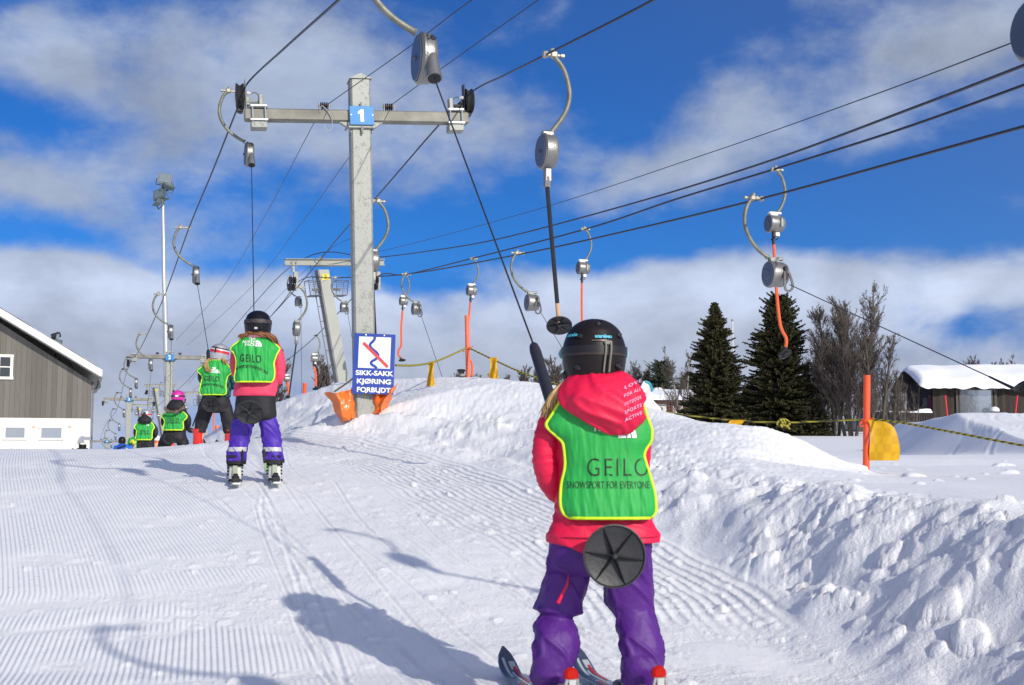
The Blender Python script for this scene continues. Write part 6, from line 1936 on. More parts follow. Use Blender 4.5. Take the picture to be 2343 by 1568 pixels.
    def ski(s, px, py, y0, yaw, m, label, length=1.0, back=.36, width=.072, group='skis on the children', pitch=0.0, bind=BLK, lever=None, decal=None, z_off=0.0):
        """a ski is a thing of its own, with its binding"""
        c = s.root.location + s.L(px, py, y0)
        t = thing('ski', label, 'ski', c, yaw, group)
        t.rotation_euler = (pitch, 0, yaw)
        n = 34; A_ = np.zeros((n, 8, 3)); T_ = .011
        for i in range(n):
            f = i / (n - 1); y = -back + length * f
            w = width / 2 * (1.0 - .16 * math.sin(min(f, .9) * math.pi) + .10 * f)
            if f > .90: w *= math.sqrt(max(.02, 1 - ((f - .90) / .1) ** 2.2))
            if f < .04: w *= .75 + .25 * f / .04
            z = .0 + (.085 * ((f - .80) / .2) ** 2 if f > .80 else 0) + (.02 * ((.10 - f) / .1) ** 2 if f < .10 else 0) + .008 * math.sin(f * math.pi)
            for j, (xx, zz_) in enumerate(((-1, 0), (-.98, .5), (-.85, 1), (0, 1.05), (.85, 1), (.98, .5), (1, 0), (0, -.05))):
                A_[i, j] = (xx * w, y, z + zz_ * T_)
        mb = MB().grid(A_, closed=True); mb.cap_ring(0, 8, True); mb.cap_ring((n - 1) * 8, 8)
        b = new_obj('board', mb, m, t, auto=50)
        if decal:
            for (f0, f1, x0, x1, dm) in decal:
                k = 9; B_ = np.zeros((k, 2, 3))
                for i in range(k):
                    f = f0 + (f1 - f0) * i / (k - 1); z = (.085 * ((f - .80) / .2) ** 2 if f > .80 else 0) + .008 * math.sin(f * math.pi) + T_ * 1.05 + .0012
                    B_[i, 0] = (x0 * width / 2, -back + length * f, z); B_[i, 1] = (x1 * width / 2, -back + length * f, z)
                new_obj('decal', MB().grid(B_), dm, b, auto=None)
        mb = MB().box((0, -.135, .035), (width * .75, .09, .045), bev=.006).box((0, -.145, .062), (width * .5, .05, .03), bev=.006)
        for sx_ in (-1, 1): mb.box((sx_ * width * .62, -.10, .02), (.012, .05, .012), bev=.003)
        hp = new_obj('heel_piece', mb, bind, t)
        if lever:
            new_obj('heel_lever', MB().box((0, -.165, .112), (width * .50, .02, .06), rot=rotx(-.25), bev=.006).lathe((0, -.158, .140), (0, -1, .2), [(-.01, 0), (-.01, width * .30), (.006, width * .34), (.014, width * .22), (.014, 0)], 18), lever, hp)
            new_obj('lever_frame', MB().tube([(-width * .36, -.13, .04), (-width * .30, -.17, .10), (-width * .22, -.175, .13)], .006, 6).tube([(width * .36, -.13, .04), (width * .30, -.17, .10), (width * .22, -.175, .13)], .006, 6).box((0, -.178, .108), (width * .34, .006, .045), bev=.002), ZINC, hp)
        new_obj('toe_piece', MB().box((0, .165, .03), (width * .7, .08, .05), bev=.008), bind, t)
        return t

    def platter(s, px, py, r, nrm, y, label='black round platter of the tow bar', grp=None):
        pass


def hair_tuft(kid, pts, r, m, n=7, spread=.02, seed=3, name='hair'):
    rs = random.Random(seed); mb = MB()
    for i in range(n):
        o = Vector((rs.uniform(-spread, spread), rs.uniform(-spread * .5, spread * .5), rs.uniform(-spread, spread) * .4))
        P3 = [kid.L(a, b, c) + o * (.3 + .7 * j / (len(pts) - 1)) + Vector((rs.uniform(-.3, .3) * spread * j / len(pts), 0, 0)) for j, (a, b, c) in enumerate(pts)]
        k = len(catmull(P3, 4)); mb.tube(catmull(P3, 4), [r * (1 - .75 * (j / (k - 1)) ** 1.5) for j in range(k)], 5)
    return new_obj(name, mb, m, kid.root, auto=None)


def tow(h, kid, start_px, disc_px, disc_r, nrm, y_disc, rod_top=None, ang=.3, rod_r=.0125):
    """attach the pulled hanger's cord, handle rod and platter to a child"""
    Lh = loc_in(h)
    W = lambda p: kid.root.location + p
    top = start_px                       # world point where the cord meets the handle
    dc = W(kid.L(disc_px[0], disc_px[1], y_disc))
    ex = Vector(h['exit_keep'])
    new_obj('cord', MB().tube([ex, Lh(top)], .0042, 5), BLACKM, h)
    a = Lh(top); b = Lh(dc)
    dr = (Lh(rod_top) - a).normalized() if rod_top is not None else (b - a).normalized()
    e1 = Lh(rod_top) if rod_top is not None else a.lerp(b, .45)
    new_obj('handle', MB().tube([a, a + dr * .02, a + dr * .06, e1], [rod_r * .6, rod_r * 1.5, rod_r * 1.9, rod_r * 1.9], 14), mat('handle_foam', (.016, .018, .030), .65, 0, .2, 30, .2, 80), h)
    lo = W(kid.L(disc_px[0], disc_px[1], y_disc + .10))
    mid = Lh(W(kid.L(disc_px[0] * .5 + kid.cx * .5, disc_px[1] + 8, .20 if kid.d < 6 else .25)))
    new_obj('rod', MB().tube(catmull([e1, mid, Lh(lo), b], 6), rod_r * .8, 8), BLK, h)
    rr = Matrix.Rotation(-h.rotation_euler.z, 3, 'Z')
    new_obj('platter', disc_mesh(b, rr @ Vector(nrm), disc_r, ang=ang), DISCM, h)


PUR = mat('purple_ski_trousers', (.075, .008, .19), .58, 0, .10, 3, .9, 17)
PUR2 = mat('violet_ski_trousers', (.055, .014, .33), .58, 0, .10, 4, .9, 17)
CORAL = mat('crimson_jacket', (.72, .003, .055), .58, 0, .06, 4, .8, 15)
PINKJ = mat('pink_jacket', (.72, .05, .12), .6, 0, .06, 4, .8, 17)
BLKC = mat('black_cloth', (.008, .008, .011), .7, 0, .25, 6, .9, 15)
HBLK = mat('helmet_black', (.010, .0070, .007), .45, 0, .25, 9, spec=.3)
HGLO = mat('helmet_gloss_black', (.003, .004, .008), .17, 0, .2, 5, spec=.35)
HSIL = mat('helmet_silver', (.52, .54, .56), .3, .55, .06, 4, coat=.3)
HPNK = mat('helmet_pink', (.62, .02, .32), .3, 0, .05, 5, coat=.4)
STRIPE = mat('red_stripe', (.62, .02, .03), .35)
BLOND = mat('blond_hair', (.52, .34, .15), .5, 0, .35, 25)
BROWN = mat('brown_hair', (.22, .085, .03), .5, 0, .4, 25)
REFLT = mat('reflective_tape', (.50, .50, .50), .4, .2, .08, 12)
REDB = mat('red_boot', (.70, .02, .015), .25, 0, .06, 6, coat=.4)
WHB = mat('white_boot', (.68, .68, .62), .35, 0, .08, 8, coat=.2)
SKIG = mat('green_ski', (.33, .62, .16), .3, 0, .2, 6, coat=.3)
SKIW = mat('white_ski', (.66, .70, .66), .3, 0, .12, 8, coat=.3)
SKIB = mat('blue_grey_ski', (.045, .065, .11), .3, 0, .3, 9, coat=.4)
SKIR = mat('ski_red_mark', (.50, .015, .03), .4)
for h_ in (h26, h25, h24, h23, h22): pass

# ------------------------------------------------------------------ nearest girl
K = Kid('girl in black helmet, crimson jacket and purple trousers, nearest of the towed children', 1375, 1612, 4.15, seed=2)
K.std_body((1378, 1225), (1290, 1460, 960), (1370, 815, 62), ((1310, 1290, 1400, 1282, 1600), (1440, 1448, 1395, 1475, 1600)), (1322, 1000, .34))
# trousers: one leg each side, joined at the seat
K.loft('trousers', [(1190, 1275, 1478, 0, .66), (1230, 1268, 1492, 0, .66), (1262, 1264, 1497, 0, .66), (1300, 1262, 1496, 0, .62), (1322, 1275, 1480, .0, .5)], PUR, n=26, wr=.004)
LL = [(1225, 1262, 1372, .0, .95), (1262, 1262, 1368, 0, .95), (1300, 1258, 1358, .0, .9), (1335, 1252, 1350, .01, .88), (1368, 1243, 1345, .02, .9), (1390, 1235, 1343, .035, .95), (1402, 1230, 1341, .04, 1.0), (1411, 1246, 1338, .03, .95), (1418, 1242, 1316, .02, .95), (1428, 1231, 1318, .01, .9), (1450, 1228, 1327, -.01, .85), (1480, 1226, 1328, -.02, .82), (1510, 1225, 1324, -.02, .85), (1530, 1222, 1317, -.02, .9), (1542, 1220, 1316, -.015, .95), (1556, 1222, 1316, 0, .95), (1572, 1232, 1306, .01, .95)]
RR = [(1225, 1378, 1497, 0, .9), (1262, 1384, 1497, 0, .9), (1300, 1390, 1497, 0, .88), (1330, 1393, 1496, .01, .88), (1352, 1393, 1500, .02, .9), (1375, 1394, 1506, .035, .95), (1392, 1398, 1507, .04, .98), (1404, 1408, 1504, .03, .95), (1412, 1414, 1505, .02, .9), (1428, 1417, 1510, .01, .85), (1460, 1419, 1516, -.01, .8), (1490, 1425, 1521, -.02, .8), (1502, 1428, 1522, -.02, .82), (1525, 1425, 1524, -.02, .85), (1548, 1428, 1520, -.01, .9), (1566, 1432, 1518, 0, .95), (1582, 1442, 1508, .01, .95)]
for R_ in (LL, RR): K.loft('trouser_leg', R_, PUR, n=120, seg=64, wr=.006, fold=.010, wscale=(7, 9))
K.tubepx('zip_flap', [(1306, 1310, -.095), (1302, 1335, -.10), (1292, 1355, -.10), (1281, 1378, -.098)], [.0015, .0035, .005, .007], CORAL, n=8, flat=.5)
K.tubepx('pocket_seam', [(1262, 1278, -.055), (1280, 1296, -.092), (1304, 1306, -.099), (1306, 1345, -.099)], [.0018] * 4, mat('purple_seam', (.05, .01, .12), .7), n=5)
# jacket: body, skirt and sleeves
K.loft('jacket', [(868, 1330, 1430, 0, .75), (885, 1308, 1448, 0, .72), (905, 1292, 1464, 0, .68), (935, 1278, 1482, 0, .62), (980, 1272, 1484, 0, .58), (1040, 1276, 1484, 0, .56), (1100, 1282, 1486, 0, .56), (1150, 1280, 1492, 0, .58), (1190, 1272, 1502, 0, .60), (1225, 1260, 1514, 0, .62), (1246, 1258, 1517, -.005, .62)], CORAL, n=90, seg=72, wr=.008, fold=.007,
       extra=lambda A_, S: A_ - np.stack([0 * A_[..., 0], 0 * A_[..., 0], np.clip((S[:, 0:1] - 1200) / 46, 0, 1) * (.020 * np.exp(-((A_[..., 0] - K.L(1400, 0).x) / .10) ** 2) * 0 + .035 * np.exp(-((A_[..., 0] - K.L(1350, 0).x) / .06) ** 2))], -1))
K.tubepx('sleeve', [(1300, 935, .0), (1272, 975, -.005), (1257, 1020, -.01), (1256, 1065, .0), (1272, 1110, .03), (1292, 1135, .10), (1300, 1090, .22)], [.052, .048, .044, .045, .046, .040, .036], CORAL, wr=.10, per=9)
K.tubepx('sleeve', [(1450, 935, .0), (1470, 985, .0), (1474, 1030, .01), (1472, 1075, .04), (1455, 1115, .09), (1415, 1110, .20), (1340, 1075, .27)], [.050, .045, .040, .040, .042, .038, .034], CORAL, wr=.10, per=9)
K.glove(1318, 995, .36, BLKC, -1); K.glove(1335, 1035, .35, BLKC, 1)
# seams and the double hem
def seam_at(kid, loftrows, side, y0, y1, m, tk=.9, r=.0016):
    pts = []
    for py in np.linspace(y0, y1, 14):
        xl = float(np.interp(py, [q_[0] for q_ in loftrows], [q_[1] for q_ in loftrows])); xr = float(np.interp(py, [q_[0] for q_ in loftrows], [q_[2] for q_ in loftrows]))
        yc = float(np.interp(py, [q_[0] for q_ in loftrows], [q_[3] for q_ in loftrows])); hw = (xr - xl) / 2 * kid.k
        pts.append(kid.L((xl + xr) / 2 + side * (xr - xl) * .10, py, yc - hw * .93 - .002))
    return new_obj('seam', MB().tube(pts, r, 5), m, kid.root, auto=None)

HM = []
for t_ in np.linspace(math.pi, 2 * math.pi, 26):
    x_ = 1387.5 + 128.5 * math.copysign(abs(math.cos(t_)) ** (2 / 2.3), math.cos(t_)); hw_ = 129 * K.k
    HM.append(K.L(x_, 1233, -abs(math.sin(t_)) ** (2 / 2.3) * hw_ * .62 - .004))
new_obj('hem_seam', MB().tube(HM, .0016, 5), mat('crimson_seam', (.32, .002, .03), .7), K.root, auto=None)
# hood
HR = [(853, 1352, 1418), (862, 1325, 1440), (875, 1306, 1455), (895, 1292, 1470), (915, 1286, 1477), (935, 1292, 1479), (952, 1306, 1478), (968, 1330, 1474), (983, 1356, 1466), (996, 1382, 1450), (1004, 1400, 1434)]
hood = K.loft('hood', [(a, b, c, -.045 - .075 * (a - 853) / 151 - .012 * math.sin((a - 853) / 151 * 3.14), .58) for a, b, c in HR], CORAL, n=70, seg=72, wr=.012, fold=.012, wscale=(12, 7), p=2.2)
# vest
VR = [(896, 1312, 1452), (915, 1296, 1466), (940, 1280, 1480), (962, 1266, 1486), (978, 1256, 1492), (990, 1262, 1496), (1004, 1278, 1496), (1018, 1292, 1494), (1032, 1296, 1484), (1048, 1298, 1478), (1066, 1299, 1482), (1085, 1297, 1488), (1110, 1291, 1495), (1135, 1288, 1501), (1158, 1288, 1503), (1172, 1291, 1503), (1182, 1297, 1499), (1189, 1308, 1488)]
K.vest(VR, [(896, .085), (930, .112), (1000, .122), (1100, .118), (1189, .134)], folds=.0065, ph=2.2, trim=.0056)
K.print_('lettering', 'GEILO', 1417, 1078, .086, BLKINK, -.0009, space=1.18, width=.205)
K.print_('lettering', 'SNOWSPORT FOR EVERYONE', 1395, 1116, .034, BLKINK, 0, space=1.05, width=.272)
K.print_('lettering', 'FACE', 1392, 988, .030, WPRINT, .001, width=.085)
K.dome(1417, 1010, .062, WPRINT)
for i, (wd, dy) in enumerate((('LOVE', 0), ('FOR ALL', 19), ('OUTDOOR', 38), ('SPORTS', 56), ('ACTIVE', 73))):
    vs, fs = text2d(wd, .019, .0003, space=1.25)
    c = K.L(1450 - (2 if i else 0), 890 + dy); sk = .45; vv = []; kw_ = .058 / (max(a for a, b in vs) - min(a for a, b in vs))
    hcx = K.L(1384, 0).x
    for a, b in vs:
        x = c.x + a * kw_; z = c.z + b * .8 + a * kw_ * sk
        u_ = min(.985, abs(x - hcx) / (.142)); y = -.045 - .075 * (896 - 853 + dy) / 151 - .012 - .083 * (1 - u_ ** 2.2) ** (1 / 2.2) - .008
        vv.append((x, y, z))
    new_obj('lettering', MB().add(vv, fs), mat('hood_print', (.58, .40, .60), .6), hood, smooth=False)
# helmet with its goggle strap, clip and vents
H = K.helmet(1370, 732, 75, 76, HBLK, bottom=872)
K.hband('band', -.012, .012, mat('helmet_band', (.008, .006, .008), .45), H, out=1.035, a0=-2.3, a1=2.3)
K.hband('band', -.020, -.012, mat('helmet_dark_brown', (.035, .020, .018), .4), H, out=1.028, a0=-2.3, a1=2.3)
K.hband('lip', .026, .030, mat('helmet_lip', (.10, .075, .055), .35), H, out=1.012, a0=-.15, a1=.40)
a_c = .27
cl = [K.hpt(a_c, .020, 1.06), K.hpt(a_c, .0, 1.075), K.hpt(a_c - .02, -.03, 1.05), K.hpt(a_c - .04, -.06, 1.03), K.hpt(a_c - .05, -.078, 1.02)]
cl2 = [p + Vector((.018, 0, 0)) for p in cl]
clip = new_obj('goggle_clip', MB().tube(catmull(cl, 4), [.0032] * 17, 6).tube(catmull(cl2, 4), [.0032] * 17, 6).box(K.hpt(a_c + .08, .020, 1.07), (.026, .006, .014), rot=rotz(.2), bev=.002), mat('clip_grey', (.20, .20, .16), .5), H)
for (a_, z_, w_) in ((-.55, .045, .5), (.15, .088, .45), (.95, .048, .5), (-.62, -.062, .8), (.78, -.058, .8)):
    p = K.hpt(a_, z_, 1.0)
    new_obj('vent', MB().box(p, (.024 * w_ + .008, .012, .020), rot=rotz(a_ * .8) @ roty(.5), bev=.006), INK, H)
vs, fs = text2d('scarabeo', .0165, .0006)
for a0_, z_ in ((.24, .042), (-.86, .050)):
    vv = []
    for a, b in vs: vv.append(K.hpt(a0_ + a / (K.ha * .95), z_ + b, 1.02) + Vector((0, -.002, 0)))
    new_obj('lettering', MB().add(vv, fs), mat('cyan_print', (.10, .55, .70), .5), H, smooth=False)
new_obj('goggles', MB().tube(catmull([K.L(1302, 808, -.03), K.L(1301, 830, .0), K.L(1305, 850, .03), K.L(1314, 866, .05)], 4), [.008, .012, .011, .008] and .009, 8).tube(catmull([K.L(1300, 812, .02), K.L(1318, 816, .09), K.L(1370, 818, .115), K.L(1424, 816, .09), K.L(1440, 812, .02)], 5), .020, 8), mat('goggle_teal', (.12, .42, .50), .35), K.root)
new_obj('ear_pad', MB().box(K.L(1313, 864, .015), (.05, .10, .045), rot=roty(.5), bev=.015), BLKC, K.root)
hair_tuft(K, [(1318, 872, -.02), (1298, 890, -.035), (1280, 910, -.04), (1268, 935, -.045), (1264, 960, -.045)], .0042, BLOND, n=60, spread=.030)
hair_tuft(K, [(1300, 884, -.05), (1282, 905, -.06), (1272, 925, -.06), (1272, 945, -.055)], .0042, BLOND, n=30, spread=.024, seed=8)
for px, py_ in ((1281, 1612), (1474, 1608)): K.boot(px, py_, 74, 60, REDB, yaw=.22, acc=mat('boot_shell_dark', (.10, .10, .11), .4), detail=True, spine=GREYD)
DEC = [(.80, .95, -.55, -.25, mat('ski_pale', (.42, .48, .52), .35, coat=.3)), (.70, .90, .30, .62, SKIR), (.62, .86, -.12, .1, mat('ski_pale', (.42, .48, .52), .35)), (.88, .93, .05, .7, mat('ski_pale', (.42, .48, .52), .35)), (.5, .7, -.6, -.4, SKIR)]
K.ski(1278, 1622, -.0, .27, SKIB, 'left dark ski of the nearest girl with a patterned tip', length=1.02, back=.34, lever=mat('lever_red', (.42, .010, .006), .7, spec=.12), bind=mat('binding_black', (.03, .03, .035), .4), decal=DEC, pitch=.015)
K.ski(1470, 1618, -.0, .27, SKIB, 'right dark ski of the nearest girl with snow on its tip', length=1.02, back=.34, lever=mat('lever_red', (.42, .010, .006), .7, spec=.12), bind=mat('binding_black', (.03, .03, .035), .4), decal=DEC, pitch=.015)

# ------------------------------------------------------------------ second girl
K2 = Kid('girl in glossy black helmet, pink jacket and violet trousers, second of the towed children', 585, 1104, 9.0, seed=5)
u2 = K2.k
K2.std_body((583, 925), (545, 622, 800), (582, 745, 26), ((560, 545, 1000, 537, 1100), (608, 618, 1000, 627, 1098)), (575, 850, .36))
K2.loft('trousers', [(892, 542, 622, 0, .62), (910, 537, 625, 0, .62), (935, 534, 628, 0, .62), (955, 532, 629, 0, .6), (964, 540, 622, 0, .5)], BLKC, n=24, wr=.004)
L2 = [(945, 541, 580, 0, .7), (957, 536, 580, 0, .75), (966, 529, 578, 0, .88), (985, 526, 573, 0, .85), (1005, 524, 568, .01, .85), (1025, 521, 565, 0, .85), (1040, 519, 563, 0, .88), (1055, 518, 561, 0, .9), (1061, 519, 560, 0, .9)]
R2 = [(945, 588, 624, 0, .7), (957, 588, 628, 0, .75), (966, 590, 631, 0, .88), (985, 594, 636, 0, .85), (1005, 597, 640, .01, .85), (1025, 600, 643, 0, .85), (1040, 601, 646, 0, .88), (1052, 602, 648, 0, .9), (1058, 603, 648, 0, .9)]
for R_ in (L2, R2):
    lg = K2.loft('trouser_leg', R_, PUR2, n=70, seg=44, wr=.010, fold=.009, wscale=(7, 8))
    lo = [r for r in R_ if r[0] >= 1020]
    t0, t1 = (1025, 1033)
    a_ = [r for r in R_ if r[0] >= 1005]
    for nm, y_0, y_1, mm_, grow in (('reflective_band', 1024, 1034, REFLT, .6), ('cuff', R_[-1][0] - 6, R_[-1][0] + 2, BLKC, 1.2)):
        rr = []
        for py in np.linspace(y_0, y_1, 4):
            rr.append((py, float(np.interp(py, [r[0] for r in R_], [r[1] for r in R_])) - grow, float(np.interp(py, [r[0] for r in R_], [r[2] for r in R_])) + grow, 0, .92))
        K2.loft(nm, rr, mm_, lg, n=8, seg=40, wr=.003, wscale=(7, 6))
    xi = R_[-1][2] - 6 if R_ is L2 else R_[-1][1] + 6
    new_obj('inner_guard', MB().box(K2.L(xi, 1044, -.038), (.022, .05, .10), rot=rotz(.5 if R_ is L2 else -.5), bev=.01), BLKC, lg)
    xo = R_[-1][1] + 14 if R_ is L2 else R_[-1][2] - 14
    new_obj('strap', MB().box(K2.L(xo, 1045, -.060), (.075, .008, .018), rot=rotz(0), bev=.003), BLKC, lg)
0 and K2.loft('seat_panel', [(938, 531.5, 630, 0, .63), (952, 530, 631, 0, .62), (962, 531, 631, 0, .6), (972, 533, 590, .0, .6)][:3], BLKC, n=12, wr=.003)
K2.loft('jacket', [(771, 562, 606, 0, .8), (780, 552, 616, 0, .7), (795, 541, 626, 0, .62), (830, 538, 630, 0, .6), (870, 535, 630, 0, .6), (892, 531, 629, 0, .62), (903, 530, 627, 0, .62), (908, 531, 625, 0, .6)], PINKJ, n=50, seg=52, wr=.008, fold=.004)
K2.tubepx('sleeve', [(545, 792, 0), (535, 815, .0), (533, 840, .02), (540, 862, .06), (552, 868, .16), (566, 858, .28)], [.045, .044, .044, .042, .036, .032], PINKJ, wr=.12)
K2.tubepx('sleeve', [(620, 792, 0), (631, 815, .0), (633, 842, .02), (628, 866, .05), (612, 872, .15), (592, 858, .28)], [.045, .045, .046, .044, .036, .032], PINKJ, wr=.12)
K2.glove(570, 852, .33, BLKC, -1); K2.glove(586, 846, .33, BLKC, 1)
V2 = [(768, 562, 602), (774, 552, 612), (782, 545, 620), (790, 536, 629), (797, 529, 636), (801, 527, 639), (807, 532, 636), (815, 537, 632), (824, 540, 629), (834, 541, 626), (850, 540, 628), (864, 538, 628), (872, 539, 626), (877, 543, 621)]
K2.vest(V2, [(768, .085), (800, .125), (850, .135), (877, .145)], folds=.012, ph=7.1, trim=.0062)
K2.print_('lettering', 'THE', 577, 778.5, .028, WPRINT, .0005, width=.050); K2.print_('lettering', 'NORTH', 570, 785.5, .028, WPRINT, .0005, width=.093); K2.print_('lettering', 'FACE', 573, 792.5, .028, WPRINT, .0005, width=.073)
K2.dome(585.5, 797, .049, WPRINT)
K2.print_('lettering', 'GEILO', 576, 825, .078, BLKINK, .0007, space=1.15, width=.158, skew=-.08)
K2.print_('lettering', 'SNOWSPORT FOR EVERYONE', 577, 843, .032, BLKINK, .0005, width=.25, arc=2.2, skew=-.12)
H = K2.helmet(583, 710, 31, 30, HGLO, bottom=768)
K2.hband('goggle_strap', -.005, .024, mat('strap_pattern', (.035, .028, .03), .6, 0, .8, 40), H, out=1.035, a0=-2.0, a1=2.0)
new_obj('sticker', MB().box(K2.hpt(.08, -.045, 1.03), (.022, .003, .014), rot=rotz(.05)), mat('sticker', (.55, .55, .55), .5), H)
new_obj('scarf', MB().tube(catmull([K2.L(562, 772, -.06), K2.L(580, 770, -.10), K2.L(604, 772, -.07)], 5), .016, 8), mat('pink_scarf', (.70, .25, .30), .8), K2.root)
for (pts, sd) in (([(575, 762, -.085), (562, 768, -.10), (554, 771, -.10), (550, 776, -.09)], 4), ([(592, 762, -.09), (604, 768, -.11), (618, 774, -.10), (630, 788, -.08)], 6), ([(600, 764, -.08), (614, 767, -.09), (626, 776, -.08), (627, 792, -.06)], 7), ([(565, 762, -.09), (580, 767, -.12), (596, 768, -.12), (606, 773, -.11)], 9)):
    hair_tuft(K2, pts, .0038, BROWN, n=30, spread=.026, seed=sd)
for px, py_ in ((537.5, 1101), (627, 1099)): K2.boot(px, py_, 32, 44, WHB, yaw=.2, acc=BLKC)
K2.ski(537, 1103, 0, .26, SKIW, 'left white and green ski of the girl in violet trousers', length=1.05, back=.30, bind=BLK, decal=[(.62, .98, -.8, .8, SKIG), (.0, .3, -.8, -.3, SKIG)], pitch=.10)
K2.ski(627, 1101, 0, .26, SKIW, 'right white and green ski of the girl in violet trousers', length=1.05, back=.30, bind=BLK, decal=[(.62, .98, -.8, .8, SKIG), (.0, .3, -.8, -.3, SKIG)], pitch=.10)

# ------------------------------------------------------------------ third girl, legs apart
PLAID = bpy.data.materials.new('teal_plaid'); PLAID.use_nodes = True
_n, _l = PLAID.node_tree.nodes, PLAID.node_tree.links; _b = _n["Principled BSDF"]; _b.inputs['Roughness'].default_value = .8
_t = _n.new("ShaderNodeTexCoord"); _c = _n.new("ShaderNodeTexChecker"); _c.inputs['Scale'].default_value = 22; _l.new(_t.outputs['Object'], _c.inputs[0]); _c.inputs[1].default_value = (.012, .015, .02, 1); _c.inputs[2].default_value = (.01, .12, .14, 1); _l.new(_c.outputs[0], _b.inputs['Base Color'])
K3 = Kid('girl in silver helmet with red stripe, legs apart and one red boot raised', 490, 1034, 13.8, seed=8)
K3.std_body((491, 915), (466, 524, 845), (497, 815, 18), ((478, 466, 965, 456, 1030), (508, 520, 965, 524, 1030)), (480, 880, .34))
K3.loft('trousers', [(895, 462, 520, 0, .65), (912, 459, 522, 0, .65), (930, 455, 524, 0, .62), (945, 456, 526, 0, .5)], BLKC, n=20, wr=.006)
for R_ in ([(915, 458, 492, 0, .85), (935, 451, 488, 0, .85), (955, 447, 480, 0, .85), (975, 445, 473, 0, .85), (990, 443, 469, 0, .9)], [(915, 490, 523, 0, .85), (935, 497, 528, 0, .85), (955, 503, 535, 0, .85), (975, 508, 538, 0, .85), (992, 511, 539, 0, .9)]):
    K3.loft('trouser_leg', R_, BLKC, n=36, seg=32, wr=.010, fold=.008, wscale=(7, 7))
K3.loft('jacket', [(822, 480, 506, 0, .8), (832, 470, 518, 0, .7), (846, 462, 525, 0, .62), (880, 460, 525, 0, .6), (900, 458, 525, 0, .62), (909, 460, 524, 0, .6)], PLAID, n=30, seg=40, wr=.008)
K3.tubepx('sleeve', [(468, 843, 0), (459, 856, .0), (458, 868, .02), (466, 880, .10), (476, 880, .26)], [.05, .05, .046, .04, .034], PLAID, wr=.1)
K3.tubepx('sleeve', [(518, 843, 0), (528, 856, .0), (530, 870, .02), (522, 884, .10), (490, 882, .26)], [.05, .052, .05, .04, .034], PLAID, wr=.1)
K3.glove(478, 878, .32, BLKC, -1); K3.glove(488, 876, .32, BLKC, 1)
V3 = [(825, 482, 508), (830, 474, 514), (837, 465, 521), (844, 457, 527), (850, 452, 531), (856, 457, 529), (862, 463, 522), (872, 462, 519), (885, 460, 518), (896, 459, 519), (902, 461, 518), (905, 465, 513)]
K3.vest(V3, [(825, .09), (850, .13), (905, .15)], folds=.014, ph=3.3, trim=.0072)
K3.print_('lettering', 'THE', 491, 844.5, .024, WPRINT, .0014, width=.042); K3.print_('lettering', 'NORTH', 487, 849, .024, WPRINT, .0014, width=.078); K3.print_('lettering', 'FACE', 490, 853.5, .024, WPRINT, .0014, width=.06)
K3.dome(496.5, 856, .044, WPRINT)
K3.print_('lettering', 'GEILO', 487, 869, .080, BLKINK, .0008, space=1.1, width=.17, skew=-.05)
K3.print_('lettering', 'SNOWSPORT FOR EVERYONE', 488, 882, .034, BLKINK, .0006, width=.26, arc=1.5, skew=-.06)
H = K3.helmet(497, 786, 21.5, 20, HSIL, bottom=824)
K3.hband('stripe', -.010, .018, STRIPE, H, out=1.02, tilt=-.02)
K3.hband('stripe', .022, .030, WPRINT, H, out=1.02, tilt=-.02)
K3.hband('dark_strap', .040, .050, BLKC, H, out=1.03, tilt=-.02)
new_obj('goggle_clip', MB().tube([K3.hpt(-.15, .055, 1.05), K3.hpt(-.17, .01, 1.06), K3.hpt(-.17, -.01, 1.04)], .009, 6), BLKC, H)
for i, mm_ in enumerate((mat('scarf_white', (.65, .60, .62), .8), mat('scarf_plum', (.16, .03, .09), .8), mat('scarf_white', (.65, .60, .62), .8), mat('scarf_plum', (.16, .03, .09), .8))):
    new_obj('scarf', MB().tube(catmull([K3.L(480, 817 + i * 2.4, -.05), K3.L(494, 815 + i * 2.4, -.10), K3.L(510, 817 + i * 2.4, -.06)], 5), .0065, 6), mm_, K3.root)
hair_tuft(K3, [(480, 822, -.09), (474, 830, -.12), (475, 842, -.13), (480, 852, -.15)], .006, mat('sandy_hair', (.40, .22, .09), .5, 0, .3, 25), n=34, spread=.030)
hair_tuft(K3, [(508, 822, -.09), (514, 826, -.11), (517, 834, -.10)], .006, MATS['sandy_hair'], n=24, spread=.028, seed=12)
K3.boot(452, 1027, 25, 42, REDB, yaw=.1, acc=BLKC, detail=False); K3.boot(524, 1029, 24, 42, REDB, yaw=.4, acc=BLKC, detail=False)
K3.ski(451, 1030, 0, .15, mat('dark_ski', (.03, .035, .04), .3, coat=.3), 'left dark ski of the girl with the red boots', length=.95, back=.28, pitch=.06)
K3.ski(524, 1032, 0, .45, MATS['dark_ski'], 'right dark ski of the girl with the red boots', length=.95, back=.28, pitch=.06)

